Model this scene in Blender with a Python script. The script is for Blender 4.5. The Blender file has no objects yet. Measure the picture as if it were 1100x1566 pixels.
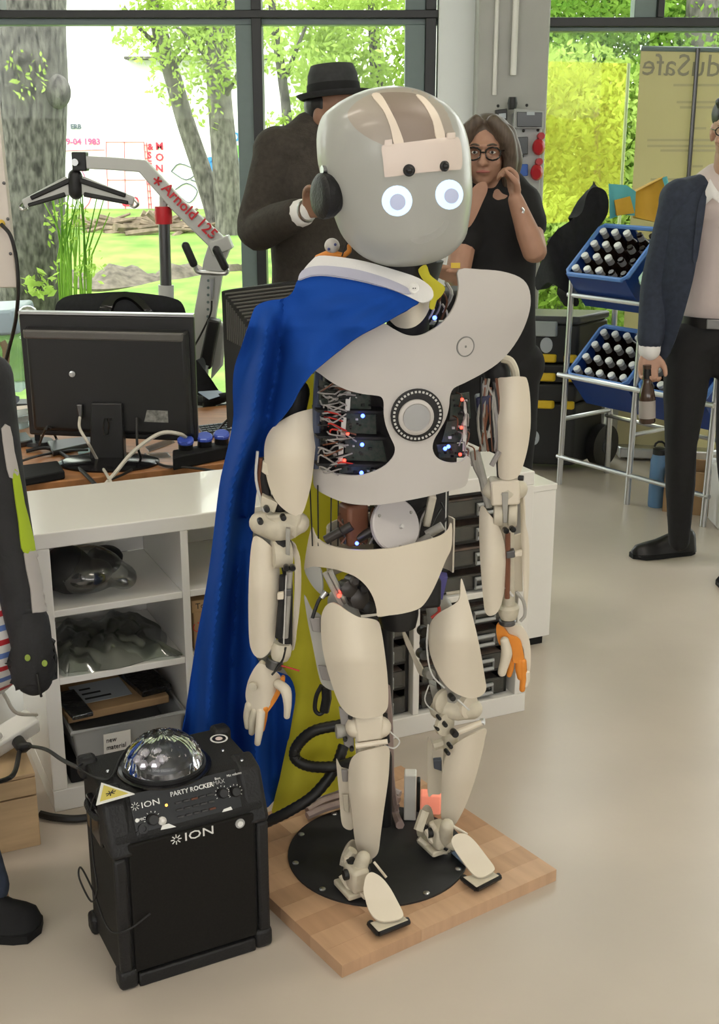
import bpy, bmesh, math, random
from mathutils import Vector, Matrix
from mathutils.geometry import delaunay_2d_cdt
from mathutils.bvhtree import BVHTree
random.seed(7)
S = bpy.context.scene
COL = S.collection
# ------------------------------------------------------------------ camera
HC, TH, FPX = 1.65, math.radians(17.0), 1880.0
cam_data = bpy.data.cameras.new('camera')
cam = bpy.data.objects.new('camera', cam_data); COL.objects.link(cam)
cam.location = (0, 0, HC); cam.rotation_euler = (math.pi/2 - TH, 0, 0)
cam_data.sensor_fit = 'VERTICAL'; cam_data.sensor_height = 36.0
cam_data.lens = FPX*36.0/1566.0; cam_data.clip_end = 200
S.camera = cam
# ------------------------------------------------------------------ world, lamps, exposure
w = bpy.data.worlds.new('overcast_sky'); S.world = w; w.use_nodes = True
bg = w.node_tree.nodes['Background']
bg.inputs[0].default_value = (1.0, 0.985, 0.955, 1); bg.inputs[1].default_value = 4.6
S.view_settings.view_transform = 'Standard'; S.view_settings.look = 'None'
S.view_settings.gamma = 1.0; S.view_settings.use_curve_mapping = False
S.view_settings.exposure = 0.3
def area(name, loc, rot, sx, sy, power, col=(1, .90, .78)):
    d = bpy.data.lights.new(name, 'AREA'); d.shape = 'RECTANGLE'; d.size = sx; d.size_y = sy
    d.energy = power; d.color = col
    o = bpy.data.objects.new(name, d); COL.objects.link(o); o.location = loc; o.rotation_euler = rot
    return o
LAMPS = [(-1.6, 0.6), (1.4, 0.6), (-1.6, 3.0), (1.4, 3.0), (4.0, 1.8), (-4.0, 1.8)]
LAMP_Z, LAMP_W = 3.68, 17
for lx, ly in LAMPS:
    area('ceiling_lamp_light', (lx, ly, LAMP_Z - .03), (0, 0, 0), 1.5, .3, LAMP_W)
# ------------------------------------------------------------------ pixel helpers (1100 x 1566 frame)
CT, ST = math.cos(TH), math.sin(TH)
CAM = Vector((0, 0, HC))
def ray(px, py):
    u = (px-550)/FPX; v = (783-py)/FPX
    return Vector((u, v*ST+CT, v*CT-ST))
def pY(px, py, Y):
    r = ray(px, py); return CAM + r*(Y/r.y)
def pZ(px, py, Z):
    r = ray(px, py); return CAM + r*((Z-HC)/r.z)
def lerp(tab, x):
    """piecewise linear table [(x, y), ...] or a number"""
    if not isinstance(tab, (list, tuple)): return tab
    if x <= tab[0][0]: return tab[0][1]
    for (a, b), (c, d) in zip(tab, tab[1:]):
        if x <= c: return b + (d-b)*(x-a)/(c-a)
    return tab[-1][1]
# ------------------------------------------------------------------ materials
MATS = {}
def mat(name, col, rough=.5, metal=0, noise=0, nscale=20, bump=0, bscale=60, emit=0, alpha=1, trans=0, coat=0, sss=0, col2=None, stretch=None, spec=.5, ior=1.45):
    if name in MATS: return MATS[name]
    m = bpy.data.materials.new(name); m.use_nodes = True; MATS[name] = m
    nt = m.node_tree; N = nt.nodes; L = nt.links
    b = N['Principled BSDF']
    b.inputs['Base Color'].default_value = (*col, 1); b.inputs['Roughness'].default_value = rough
    b.inputs['Metallic'].default_value = metal; b.inputs['IOR'].default_value = ior
    b.inputs['Specular IOR Level'].default_value = spec
    if coat: b.inputs['Coat Weight'].default_value = coat
    if alpha < 1: b.inputs['Alpha'].default_value = alpha
    if trans: b.inputs['Transmission Weight'].default_value = trans
    if sss:
        b.inputs['Subsurface Weight'].default_value = sss; b.inputs['Subsurface Radius'].default_value = (.01, .006, .004)
    if emit:
        b.inputs['Emission Color'].default_value = (*col, 1); b.inputs['Emission Strength'].default_value = emit
    if noise or bump:
        tc = N.new('ShaderNodeTexCoord'); mp = N.new('ShaderNodeMapping'); L.new(tc.outputs['Object'], mp.inputs[0])
        if stretch: mp.inputs['Scale'].default_value = stretch
    if noise:
        t = N.new('ShaderNodeTexNoise'); t.inputs['Scale'].default_value = nscale; t.inputs['Detail'].default_value = 5
        L.new(mp.outputs[0], t.inputs[0])
        r = N.new('ShaderNodeValToRGB'); r.color_ramp.elements[0].position = .32; r.color_ramp.elements[1].position = .68
        c2 = col2 or tuple(max(0, c*(1-noise)) for c in col)
        r.color_ramp.elements[0].color = (*c2, 1); r.color_ramp.elements[1].color = (*col, 1)
        L.new(t.outputs[0], r.inputs[0]); L.new(r.outputs[0], b.inputs['Base Color'])
    if bump:
        t2 = N.new('ShaderNodeTexNoise'); t2.inputs['Scale'].default_value = bscale; t2.inputs['Detail'].default_value = 4
        L.new(mp.outputs[0], t2.inputs[0])
        bp = N.new('ShaderNodeBump'); bp.inputs['Strength'].default_value = bump; bp.inputs['Distance'].default_value = .01
        L.new(t2.outputs[0], bp.inputs['Height']); L.new(bp.outputs[0], b.inputs['Normal'])
    return m
def glassmat(name, tint=(1, 1, 1), refl=.06, rough=.02):
    m = bpy.data.materials.new(name); m.use_nodes = True; nt = m.node_tree; N = nt.nodes; L = nt.links
    N.remove(N['Principled BSDF'])
    t = N.new('ShaderNodeBsdfTransparent'); t.inputs[0].default_value = (*tint, 1)
    g = N.new('ShaderNodeBsdfGlossy'); g.inputs['Roughness'].default_value = rough
    f = N.new('ShaderNodeLayerWeight'); f.inputs[0].default_value = .25
    ma = N.new('ShaderNodeMath'); ma.operation = 'MULTIPLY_ADD'; ma.inputs[1].default_value = .5 if rough > .02 else .12; ma.inputs[2].default_value = refl
    L.new(f.outputs['Fresnel'], ma.inputs[0])
    x = N.new('ShaderNodeMixShader'); L.new(ma.outputs[0], x.inputs[0]); L.new(t.outputs[0], x.inputs[1]); L.new(g.outputs[0], x.inputs[2])
    L.new(x.outputs[0], N['Material Output'].inputs[0]); MATS[name] = m
    return m
def leafmat(name, c1, c2, tr=.45):
    m = bpy.data.materials.new(name); m.use_nodes = True; nt = m.node_tree; N = nt.nodes; L = nt.links
    N.remove(N['Principled BSDF'])
    tc = N.new('ShaderNodeTexCoord'); t = N.new('ShaderNodeTexNoise'); t.inputs['Scale'].default_value = 1.7; t.inputs['Detail'].default_value = 6
    L.new(tc.outputs['Object'], t.inputs[0])
    r = N.new('ShaderNodeValToRGB'); r.color_ramp.elements[0].position = .35; r.color_ramp.elements[1].position = .65
    r.color_ramp.elements[0].color = (*c1, 1); r.color_ramp.elements[1].color = (*c2, 1); L.new(t.outputs[0], r.inputs[0])
    d = N.new('ShaderNodeBsdfDiffuse'); q = N.new('ShaderNodeBsdfTranslucent'); x = N.new('ShaderNodeMixShader'); x.inputs[0].default_value = tr
    L.new(r.outputs[0], d.inputs[0]); L.new(r.outputs[0], q.inputs[0]); L.new(d.outputs[0], x.inputs[1]); L.new(q.outputs[0], x.inputs[2])
    L.new(x.outputs[0], N['Material Output'].inputs[0]); MATS[name] = m
    return m
# ------------------------------------------------------------------ objects
ROOT = {}
def tag(o, label=None, cat=None, group=None, kind=None):
    if label: o['label'] = label
    if cat: o['category'] = cat
    if group: o['group'] = group
    if kind: o['kind'] = kind
    return o
def thing(name, label, cat, loc, group=None, rz=0):
    o = bpy.data.objects.new(name, None); COL.objects.link(o); o.empty_display_size = .1
    o.location = loc; o.rotation_euler = (0, 0, rz)
    ROOT[o] = Matrix.Translation(Vector(loc)) @ Matrix.Rotation(rz, 4, 'Z')
    return tag(o, label, cat, group)
def frame(d, up=Vector((0, 0, 1))):
    d = Vector(d).normalized(); a = d.cross(up)
    if a.length < 1e-4: a = d.cross(Vector((0, 1, 0)))
    a.normalize(); b = a.cross(d).normalized()
    return a, b, d
def cat_closed(pts, n=6):
    out = []; k = len(pts)
    for i in range(k):
        p0, p1, p2, p3 = (Vector(pts[(i+j-1) % k]) for j in range(4))
        for s in range(n):
            t = s/n
            out.append(.5*((2*p1)+(p2-p0)*t+(2*p0-5*p1+4*p2-p3)*t*t+(3*p1-p0-3*p2+p3)*t**3))
    return out
def cat_open(pts, n=6):
    P = [Vector(p) for p in pts]; P = [2*P[0]-P[1]] + P + [2*P[-1]-P[-2]]; out = []
    for i in range(1, len(P)-2):
        p0, p1, p2, p3 = P[i-1:i+3]
        for s in range(n):
            t = s/n
            out.append(.5*((2*p1)+(p2-p0)*t+(2*p0-5*p1+4*p2-p3)*t*t+(3*p1-p0-3*p2+p3)*t**3))
    return out + [P[-2].copy()]
class MB:
    def __init__(s, M=None): s.v = []; s.f = []; s.M = M
    def add(s, vs, fs):
        o = len(s.v)
        s.v += [(s.M @ Vector(v)) if s.M is not None else Vector(v) for v in vs]
        s.f += [[i+o for i in f] for f in fs]; return s
    def box(s, c, d, R=None):
        c = Vector(c); vs = []
        for z in (-.5, .5):
            for x, y in ((-.5, -.5), (.5, -.5), (.5, .5), (-.5, .5)):
                q = Vector((x*d[0], y*d[1], z*d[2])); vs.append(c + (R @ q if R is not None else q))
        return s.hull8(vs)
    def box2(s, a, b):
        return s.box([(p+q)/2 for p, q in zip(a, b)], [abs(q-p) for p, q in zip(a, b)])
    def hull8(s, vs):
        return s.add(vs, [(3, 2, 1, 0), (4, 5, 6, 7), (0, 1, 5, 4), (1, 2, 6, 5), (2, 3, 7, 6), (3, 0, 4, 7)])
    def rings(s, rs, cap=True, loop=False):
        n = len(rs[0]); vs = [v for r in rs for v in r]; fs = []
        m = len(rs)
        for i in range(m if loop else m-1):
            for j in range(n):
                k = (j+1) % n; i2 = (i+1) % m
                fs.append((i*n+j, i*n+k, i2*n+k, i2*n+j))
        if cap and not loop:
            fs.append(tuple(range(n))[::-1]); fs.append(tuple((m-1)*n+j for j in range(n)))
        return s.add(vs, fs)
    def tube(s, pts, r, n=8, smooth=0, cap=True, flat=1.0, loop=False, up=None):
        if smooth: pts = cat_open(pts, smooth)
        P = [Vector(p) for p in pts]; m = len(P); rs = []
        ref = None
        for i, p in enumerate(P):
            d = (P[(i+1) % m]-P[i-1]) if loop else (P[min(i+1, m-1)]-P[max(i-1, 0)])
            if d.length < 1e-9: d = Vector((0, 0, 1))
            d.normalize()
            if ref is None:
                a, b, _ = frame(d, up or Vector((0, 0, 1)))
            else:
                a = ref - d*ref.dot(d)
                a = a.normalized() if a.length > 1e-6 else frame(d)[0]
                b = a.cross(d)
            ref = a
            t = i/(m-1) if m > 1 else 0
            if isinstance(r, (list, tuple)):
                x = t*(len(r)-1); k = min(int(x), len(r)-2) if len(r) > 1 else 0
                rr = r[k] + (r[min(k+1, len(r)-1)]-r[k])*(x-k)
            else: rr = r
            rs.append([p + a*math.cos(2*math.pi*j/n)*rr + b*math.sin(2*math.pi*j/n)*rr*flat for j in range(n)])
        return s.rings(rs, cap, loop)
    def limb(s, pts, radii, n=12, smooth=5, flat=1.0, up=None):
        """tapering limb with round ends; radii one per control point"""
        P = cat_open(pts, smooth); m = len(P); R = []
        for i in range(m):
            x = i/(m-1)*(len(radii)-1); k = min(int(x), len(radii)-2)
            R.append(radii[k]+(radii[k+1]-radii[k])*(x-k))
        d0 = (P[0]-P[1]).normalized(); d1 = (P[-1]-P[-2]).normalized()
        pre = [(P[0]+d0*R[0]*math.sin(a), R[0]*math.cos(a)) for a in (1.45, 1.1, .7, .35)]
        post = [(P[-1]+d1*R[-1]*math.sin(a), R[-1]*math.cos(a)) for a in (.35, .7, 1.1, 1.45)]
        Q = [p for p, _ in pre] + P + [p for p, _ in post]; RR = [r for _, r in pre] + R + [r for _, r in post]
        rs = []; ref = None
        for i, p in enumerate(Q):
            d = (Q[min(i+1, len(Q)-1)]-Q[max(i-1, 0)]).normalized()
            if ref is None: a, b, _ = frame(d, up or Vector((0, 0, 1)))
            else:
                a = (ref - d*ref.dot(d)).normalized(); b = a.cross(d)
            ref = a
            rs.append([p + a*math.cos(2*math.pi*j/n)*RR[i] + b*math.sin(2*math.pi*j/n)*RR[i]*flat for j in range(n)])
        return s.rings(rs)
    def ell(s, c, r, R=None, nu=16, nv=10):
        c = Vector(c); rs = []
        for i in range(nv+1):
            t = math.pi*(i+.02)/(nv+.04) - math.pi/2
            ring = []
            for j in range(nu):
                q = Vector((r[0]*math.cos(t)*math.cos(2*math.pi*j/nu), r[1]*math.cos(t)*math.sin(2*math.pi*j/nu), r[2]*math.sin(t)))
                ring.append(c + (R @ q if R is not None else q))
            rs.append(ring)
        return s.rings(rs)
    def lathe(s, prof, c=(0, 0, 0), axis=(0, 0, 1), n=20, sx=1, sy=1, cap=True):
        """prof: (radius, height) list along axis"""
        a, b, d = frame(axis, Vector((0, 1, 0)) if abs(Vector(axis).normalized().z) > .9 else Vector((0, 0, 1)))
        c = Vector(c)
        return s.rings([[c + d*h + a*math.cos(2*math.pi*j/n)*r*sx - b*math.sin(2*math.pi*j/n)*r*sy for j in range(n)] for r, h in prof], cap)
    def cyl(s, a, b, r, n=14): 
        a = Vector(a); b = Vector(b); return s.lathe([(r, 0), (r, (b-a).length)], a, b-a, n)
    def prism(s, poly, o, ax, ay, thick):
        """polygon (x, y) in the plane o + x*ax + y*ay, extruded both ways along the normal"""
        ax = Vector(ax); ay = Vector(ay); o = Vector(o); nz = ax.cross(ay).normalized()*thick/2; n = len(poly)
        A = [o+ax*x+ay*y-nz for x, y in poly]; B = [o+ax*x+ay*y+nz for x, y in poly]
        fs = [tuple(range(n))[::-1], tuple(range(n, 2*n))] + [(j, (j+1) % n, n+(j+1) % n, n+j) for j in range(n)]
        return s.add(A+B, fs)
    def quadpatch(s, a, b, c, d, thick, nrm=None):
        a, b, c, d = map(Vector, (a, b, c, d)); n = nrm or (b-a).cross(d-a).normalized(); n = n*thick
        return s.hull8([a-n, b-n, c-n, d-n, a, b, c, d])
    def grid(s, fn, nu, nv):
        vs = [fn(i/nu, j/nv) for j in range(nv+1) for i in range(nu+1)]
        fs = [(j*(nu+1)+i, j*(nu+1)+i+1, (j+1)*(nu+1)+i+1, (j+1)*(nu+1)+i) for j in range(nv) for i in range(nu)]
        return s.add(vs, fs)
    def obj(s, name, m, parent=None, bev=0, seg=2, sub=0, ang=40, remesh=0, solid=0, soff=-1, smooth=True, label=None, relax=0, kind=None):
        me = bpy.data.meshes.new(name)
        vs = s.v
        if parent is not None and parent in ROOT:
            I = ROOT[parent].inverted(); vs = [I @ v for v in vs]
        me.from_pydata([tuple(v) for v in vs], [], s.f); me.validate(); me.update()
        bm = bmesh.new(); bm.from_mesh(me)
        if not solid: bmesh.ops.recalc_face_normals(bm, faces=bm.faces)
        bm.to_mesh(me); bm.free()
        if smooth:
            me.polygons.foreach_set('use_smooth', [True]*len(me.polygons))
            if ang < 180 and not remesh: me.set_sharp_from_angle(angle=math.radians(ang))
        mm = m if not isinstance(m, str) else MATS[m]
        me.materials.append(mm)
        o = bpy.data.objects.new(name, me); COL.objects.link(o)
        if parent is not None: o.parent = parent; ROOT[o] = ROOT.get(parent, Matrix())
        else: ROOT[o] = Matrix()
        if remesh:
            q = o.modifiers.new('remesh', 'REMESH'); q.mode = 'VOXEL'; q.voxel_size = remesh; q.use_smooth_shade = True
            if relax: q = o.modifiers.new('relax', 'SMOOTH'); q.factor = .5; q.iterations = relax
        if solid:
            q = o.modifiers.new('solid', 'SOLIDIFY'); q.thickness = solid; q.offset = soff
            if smooth: q = o.modifiers.new('crisp', 'EDGE_SPLIT'); q.split_angle = math.radians(50); q.use_edge_sharp = False
        if bev:
            q = o.modifiers.new('bevel', 'BEVEL'); q.width = bev; q.segments = seg; q.limit_method = 'ANGLE'; q.angle_limit = math.radians(35)
        if sub:
            q = o.modifiers.new('sub', 'SUBSURF'); q.levels = sub; q.render_levels = sub
        if label: o['label'] = label
        if kind: o['kind'] = kind
        return o
def struct(o): o['kind'] = 'structure'; return o
def cdt(outline, step, holes=()):
    """fill a 2-D outline (with holes) with near-even triangles"""
    pts = [Vector((p[0], p[1])) for p in outline]; edges = []
    n = len(pts); edges += [(i, (i+1) % n) for i in range(n)]
    hp = []
    for h in holes:
        o = len(pts); pts += [Vector((p[0], p[1])) for p in h]; k = len(h); edges += [(o+i, o+(i+1) % k) for i in range(k)]
        hp.append([Vector((p[0], p[1])) for p in h])
    def inside(p, poly):
        c = False; k = len(poly); j = k-1
        for i in range(k):
            a, b = poly[i], poly[j]
            if (a[1] > p[1]) != (b[1] > p[1]) and p[0] < (b[0]-a[0])*(p[1]-a[1])/(b[1]-a[1])+a[0]: c = not c
            j = i
        return c
    bpts = list(pts)
    x0 = min(p.x for p in pts); x1 = max(p.x for p in pts); y0 = min(p.y for p in pts); y1 = max(p.y for p in pts)
    y = y0+step/2; row = 0
    while y < y1:
        x = x0 + (step/2 if row % 2 else 0)
        while x < x1:
            q = Vector((x, y))
            if inside(q, outline) and not any(inside(q, h) for h in hp) and min((b-q).length_squared for b in bpts) > (step*.45)**2: pts.append(q)
            x += step
        y += step*.87; row += 1
    v, e, f, *_ = delaunay_2d_cdt(pts, edges, [], 0, 1e-5)
    fs = []
    for t in f:
        c = sum((v[i] for i in t), Vector((0, 0)))/len(t)
        if inside(c, outline) and not any(inside(c, h) for h in hp): fs.append(list(t))
    return v, fs
def plate(name, m, parent, outline, surf, thick=.004, step=8, n=4, holes=(), sm=True, label=None, soff=-1):
    ol = cat_closed([Vector((p[0], p[1])) for p in outline], n) if sm else [Vector((p[0], p[1])) for p in outline]
    v, fs = cdt(ol, step, holes)
    P = [surf(q.x, q.y) for q in v]
    out = []
    for t in fs:
        a, b, c = (P[i] for i in t[:3])
        nn = (b-a).cross(c-a)
        out.append(t if nn.dot(CAM-a) > 0 else t[::-1])
    mb = MB(); mb.add(P, out)
    return mb.obj(name, m, parent, solid=thick, soff=soff, label=label, ang=60)
def bul(xc, w, d, Y, p=2.0):
    """relief surface: distance Y on the line x = xc (tables over py), d further back at w pixels to the side"""
    def f(px, py):
        t = abs(px-lerp(xc, py))/lerp(w, py)
        return pY(px, py, lerp(Y, py) + lerp(d, py)*t**p)
    return f
def onplane(P0, N):
    P0 = Vector(P0); N = Vector(N)
    def f(px, py):
        r = ray(px, py); return CAM + r*((P0-CAM).dot(N)/r.dot(N))
    return f
def text(name, s, m, parent, o, ax, ay, size, ext=.001, align='LEFT', sx=1.0, bold=0, label=None):
    c = bpy.data.curves.new(name, 'FONT'); c.body = s; c.size = size; c.extrude = ext; c.align_x = align; c.offset = bold; c.resolution_u = 2
    t = bpy.data.objects.new(name+'_tmp', c); COL.objects.link(t)
    bpy.context.view_layer.update()
    me = bpy.data.meshes.new_from_object(t.evaluated_get(bpy.context.evaluated_depsgraph_get()))
    bpy.data.objects.remove(t); bpy.data.curves.remove(c)
    ax = Vector(ax).normalized(); ay = Vector(ay); ay = (ay-ax*ay.dot(ax)).normalized(); nz = ax.cross(ay); o = Vector(o)
    I = ROOT[parent].inverted() if parent is not None and parent in ROOT else Matrix()
    for v in me.vertices: v.co = I @ (o + ax*v.co.x*sx + ay*v.co.y + nz*v.co.z)
    me.name = name; me.materials.clear(); me.materials.append(MATS[m] if isinstance(m, str) else m)
    ob = bpy.data.objects.new(name, me); COL.objects.link(ob)
    if parent is not None: ob.parent = parent; ROOT[ob] = ROOT.get(parent, Matrix())
    else: ROOT[ob] = Matrix()
    if label: ob['label'] = label
    return ob
def dup(o, parent=None, T=None):
    """copy of a part (shares its mesh); T: extra world transform"""
    c = o.copy(); COL.objects.link(c)
    if parent is not None: c.parent = parent
    ROOT[c] = ROOT.get(c.parent, Matrix()) if c.parent else Matrix()
    if T is not None:
        R0 = ROOT.get(o.parent, Matrix()) if o.parent else Matrix(); R1 = ROOT.get(c.parent, Matrix()) if c.parent else Matrix()
        c.matrix_basis = R1.inverted() @ T @ R0 @ o.matrix_basis
    return c
# ================================================================== setting
mat('concrete', (.52, .455, .385), .30, noise=.14, nscale=1.6, bump=.03, bscale=25)
mat('plaster', (.62, .61, .58), .8, noise=.06, nscale=3)
mat('plaster_white', (.80, .83, .84), .6, noise=.04, nscale=4)
mat('pillar_grey', (.42, .42, .40), .6, noise=.08, nscale=5)
mat('frame_black', (.012, .013, .014), .4)
mat('frame_grey', (.15, .20, .20), .4, noise=.05)
mat('black_plastic', (.012, .012, .013), .4)
mat('black_matte', (.010, .010, .011), .75, noise=.3, nscale=40, spec=.3)
mat('black_gloss', (.008, .008, .009), .15)
mat('white_plastic', (.74, .73, .70), .35)
mat('steel', (.55, .56, .57), .28, metal=1)
mat('dark_steel', (.13, .13, .135), .35, metal=.9)
mat('lamp_glow', (1, .95, .88), .5, emit=2.0)
glassmat('pane', (.96, .99, .98), .004)
ob = struct(MB().box2((-7, -5.2, -.12), (8, 6.95, 0)).obj('floor', 'concrete'))
ob = struct(MB().box2((-7, -5.2, 3.75), (8, 7.1, 3.9)).obj('ceiling', 'plaster_white'))
struct(MB().box2((-7.15, -5.2, 0), (-7, 7.1, 3.75)).obj('wall_left', 'plaster'))
struct(MB().box2((8, -5.2, 0), (8.15, 7.1, 3.75)).obj('wall_right', 'plaster'))
b = MB(); b.box2((-7, -5.35, 0), (8, -5.2, 1.9)); b.box2((-7, -5.35, 3.3), (8, -5.2, 3.75))
for x in (-7, -3.25, .5, 4.25, 7.7): b.box2((x, -5.35, 1.9), (x+.3, -5.2, 3.3))
struct(b.obj('wall_front', 'plaster'))
WY = 6.9
b = MB(); b.box2((-7, WY, 3.45), (8, WY+.2, 3.75)); b.box2((-7, WY, 0), (8, WY+.2, .10)); b.box2((-7, WY, .1), (-6.2, WY+.2, 3.45)); b.box2((7, WY, .1), (8, WY+.2, 3.45))
struct(b.obj('wall_back', 'plaster_white'))
# ceiling lamps (out of frame, they light the room)
for i, (lx, ly) in enumerate(LAMPS):
    t = thing('ceiling_lamp', 'long white linear lamp mounted under the ceiling', 'lamp', (lx, ly, LAMP_Z), 'linear ceiling lamps')
    MB().box2((lx-.78, ly-.17, LAMP_Z), (lx+.78, ly+.17, LAMP_Z+.07)).obj('housing', 'white_plastic', t, bev=.01)
# windows
def px2x(px, Y=WY, z=1.9): return (px-550)/FPX*(Y*CT+(HC-z)*ST)
w1 = thing('window_1', None, None, (-2.5, WY, .1)); w1['kind'] = 'structure'
TZ0, TZ1 = 2.236, 2.275
XL, XR = -6.2, px2x(668)
def bar(win, x0, x1, z0, z1, m, y0=WY-.06, y1=WY+.08, n='frame_bar'):
    return MB().box2((x0, y0, z0), (x1, y1, z1)).obj(n, m, win, bev=.003)
bar(w1, XL, XR, TZ0, TZ1, 'frame_black'); bar(w1, XL, XR, TZ0-.03, TZ0, 'frame_grey', WY-.02)
bar(w1, XL, XR, .10, .20, 'frame_black'); bar(w1, XL, XR, 3.38, 3.45, 'frame_black')
mull = []
for a, bb in ((363, 388), (619, 649)):
    x0, x1 = px2x(a), px2x(bb); x2 = px2x(403 if a == 363 else 665)
    bar(w1, x0, x1, .2, TZ0-.03, 'frame_grey', WY-.03); bar(w1, x1, x2, .2, TZ0, 'frame_black')
    bar(w1, x1, x2, TZ1, 3.38, 'frame_black'); bar(w1, x0, x1, TZ1, 3.38, 'frame_grey', WY-.03)
    mull.append((x0, x2))
xa = px2x(2); bar(w1, xa-.04, xa+.04, TZ1, 3.38, 'frame_black'); bar(w1, -4.3, -4.2, .2, 3.38, 'frame_black')
for x0, x1 in ((XL, -4.3), (-4.2, mull[0][0]), (mull[0][1], mull[1][0])):
    for z0, z1 in ((.2, TZ0-.03), (TZ1, 3.38)):
        MB().box2((x0, WY+.02, z0), (x1, WY+.03, z1)).obj('pane', 'pane', w1)
w2 = thing('window_2', None, None, (3.5, WY, .1)); w2['kind'] = 'structure'
XC0, XC1 = px2x(729), px2x(838)
z0 = pY(960, 42, WY).z; z1 = pY(960, 28, WY).z
bar(w2, XC1-.05, 7, z0, z1, 'frame_black'); bar(w2, XC1-.05, 7, z0-.02, z0, 'frame_grey', WY-.02)
bar(w2, XC1-.05, 7, .1, .2, 'frame_black'); bar(w2, XC1-.05, 7, 3.38, 3.45, 'frame_black')
x1 = px2x(995); x2 = px2x(1005)
bar(w2, x1, x2, z1, 3.38, 'frame_black'); bar(w2, px2x(962), x1, z1, 3.38, 'frame_grey', WY-.03)
bar(w2, 3.3, 3.4, .2, 3.38, 'frame_black')
for a, bb in ((XC1-.05, 3.3), (3.4, 7)):
    MB().box2((a, WY+.02, .2), (bb, WY+.03, z0-.02)).obj('pane', 'pane', w2)
for a, bb in ((XC1-.05, px2x(962)), (x2, 3.3), (3.4, 7)):
    MB().box2((a, WY+.02, z1), (bb, WY+.03, 3.38)).obj('pane', 'pane', w2)
# pillar between the windows
struct(MB().box2((XR, WY-.10, 0), (XC0+.02, WY+.2, 3.75)).obj('wall_back_pier', 'plaster_white', bev=.006))
pillar = struct(MB().box2((px2x(729, 6.62), 6.62, 0), (px2x(838, 6.62), WY+.2, 3.75)).obj('wall_pillar', 'pillar_grey', bev=.012))
MB().cyl((px2x(757, 6.60), 6.605, 1.85), (px2x(757, 6.60), 6.605, 3.75), .011).obj('conduit', 'white_plastic', pillar)
MB().cyl((px2x(785, 6.58), 6.59, pY(785, 115, 6.59).z), (px2x(787, 6.58), 6.59, 3.75), .016).obj('conduit', 'white_plastic', pillar)
# ------------------------------------------------------------------ outdoors
mat('grass_soil', (.24, .36, .07), .9, noise=.5, nscale=2.2, col2=(.10, .20, .03), bump=.3, bscale=30)
mat('earth', (.17, .145, .11), .95, noise=.6, nscale=9, bump=.8, bscale=20)
mat('white_render', (.82, .82, .80), .8, noise=.04, nscale=1.5)
mat('bark', (.15, .14, .125), .9, noise=.6, nscale=9, col2=(.022, .020, .018), bump=1.0, bscale=20, stretch=(2.6, 2.6, 1.0))
mat('bark_pale', (.17, .16, .135), .9, noise=.7, nscale=9, bump=.7, bscale=14, stretch=(2, 2, .8))
leafmat('leaf_bright', (.20, .30, .05), (.46, .60, .16)); leafmat('leaf_mid', (.07, .17, .02), (.26, .42, .07))
leafmat('leaf_deep', (.025, .08, .02), (.12, .26, .05)); leafmat('leaf_yellow', (.30, .42, .03), (.55, .66, .10))
def gz(Y): return lerp([(7, -.05), (12.5, .0), (18, .45), (40, 1.6)], Y)
b = MB(); b.grid(lambda u, v: Vector((-25+55*u, 7.1+33*v, gz(7.1+33*v)+.03*math.sin(9*u*5)*math.sin(40*v))), 40, 40)
struct(tag(b.obj('lawn', 'grass_soil', solid=.3), 'green lawn outside the windows', 'lawn'))
b = MB(); random.seed(3)
b.grid(lambda u, v: Vector((-12+10.8*u, 14.2+(v-.5)*(.9+.4*math.sin(23*u)+.3*math.sin(61*u))*min(1, 9*(1-u))+.25*math.sin(14*u), gz(14.2)-.06+(.13+.05*math.sin(97*u)+.04*math.sin(211*u+9*v))*math.sin(3.14*v))), 160, 6)
struct(tag(b.obj('earth_strip', 'earth', solid=.1), 'bare strip of dark earth across the lawn', 'earth'))
def leaves(mb, c, r, n, size, shell=.35):
    c = Vector(c)
    for _ in range(n):
        d = Vector((random.gauss(0, 1), random.gauss(0, 1), random.gauss(0, 1))).normalized()
        k = (shell+(1-shell)*random.random())**.6
        p = c + Vector((d.x*r[0], d.y*r[1], d.z*r[2]))*k
        a = Vector((random.gauss(0, 1), random.gauss(0, 1), random.gauss(0, 1))).normalized()
        q = a.cross(Vector((random.gauss(0, 1), random.gauss(0, 1), .3))).normalized(); s = size*(.6+.8*random.random())
        mb.add([p-a*s, p+q*s*.45, p+a*s, p-q*s*.45], [(0, 1, 2, 3)])
def tree(name, label, pts, radii, crowns, lm, bm='bark', group=None, ls=.07, limbs=()):
    """pts in world; crowns (centre, radii, count)"""
    P = [Vector(p) for p in pts]
    t = thing(name, label, 'tree', (P[0].x, P[0].y, P[0].z), group)
    b = MB(); b.tube([P[0]-Vector((0, 0, .3))]+P, radii, 14, smooth=5); b.obj('trunk', bm, t)
    for lp, lr in limbs:
        b = MB(); b.tube(lp, [lr, lr*.35], 7, smooth=4); b.obj('branch', bm, t)
    b = MB()
    for c, r, n in crowns: leaves(b, c, r, int(n*1.9), ls*.55)
    if b.f: b.obj('foliage', lm, t, smooth=False, kind='stuff')
    return t
G = lambda px, py, Y: pY(px, py, Y)
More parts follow.
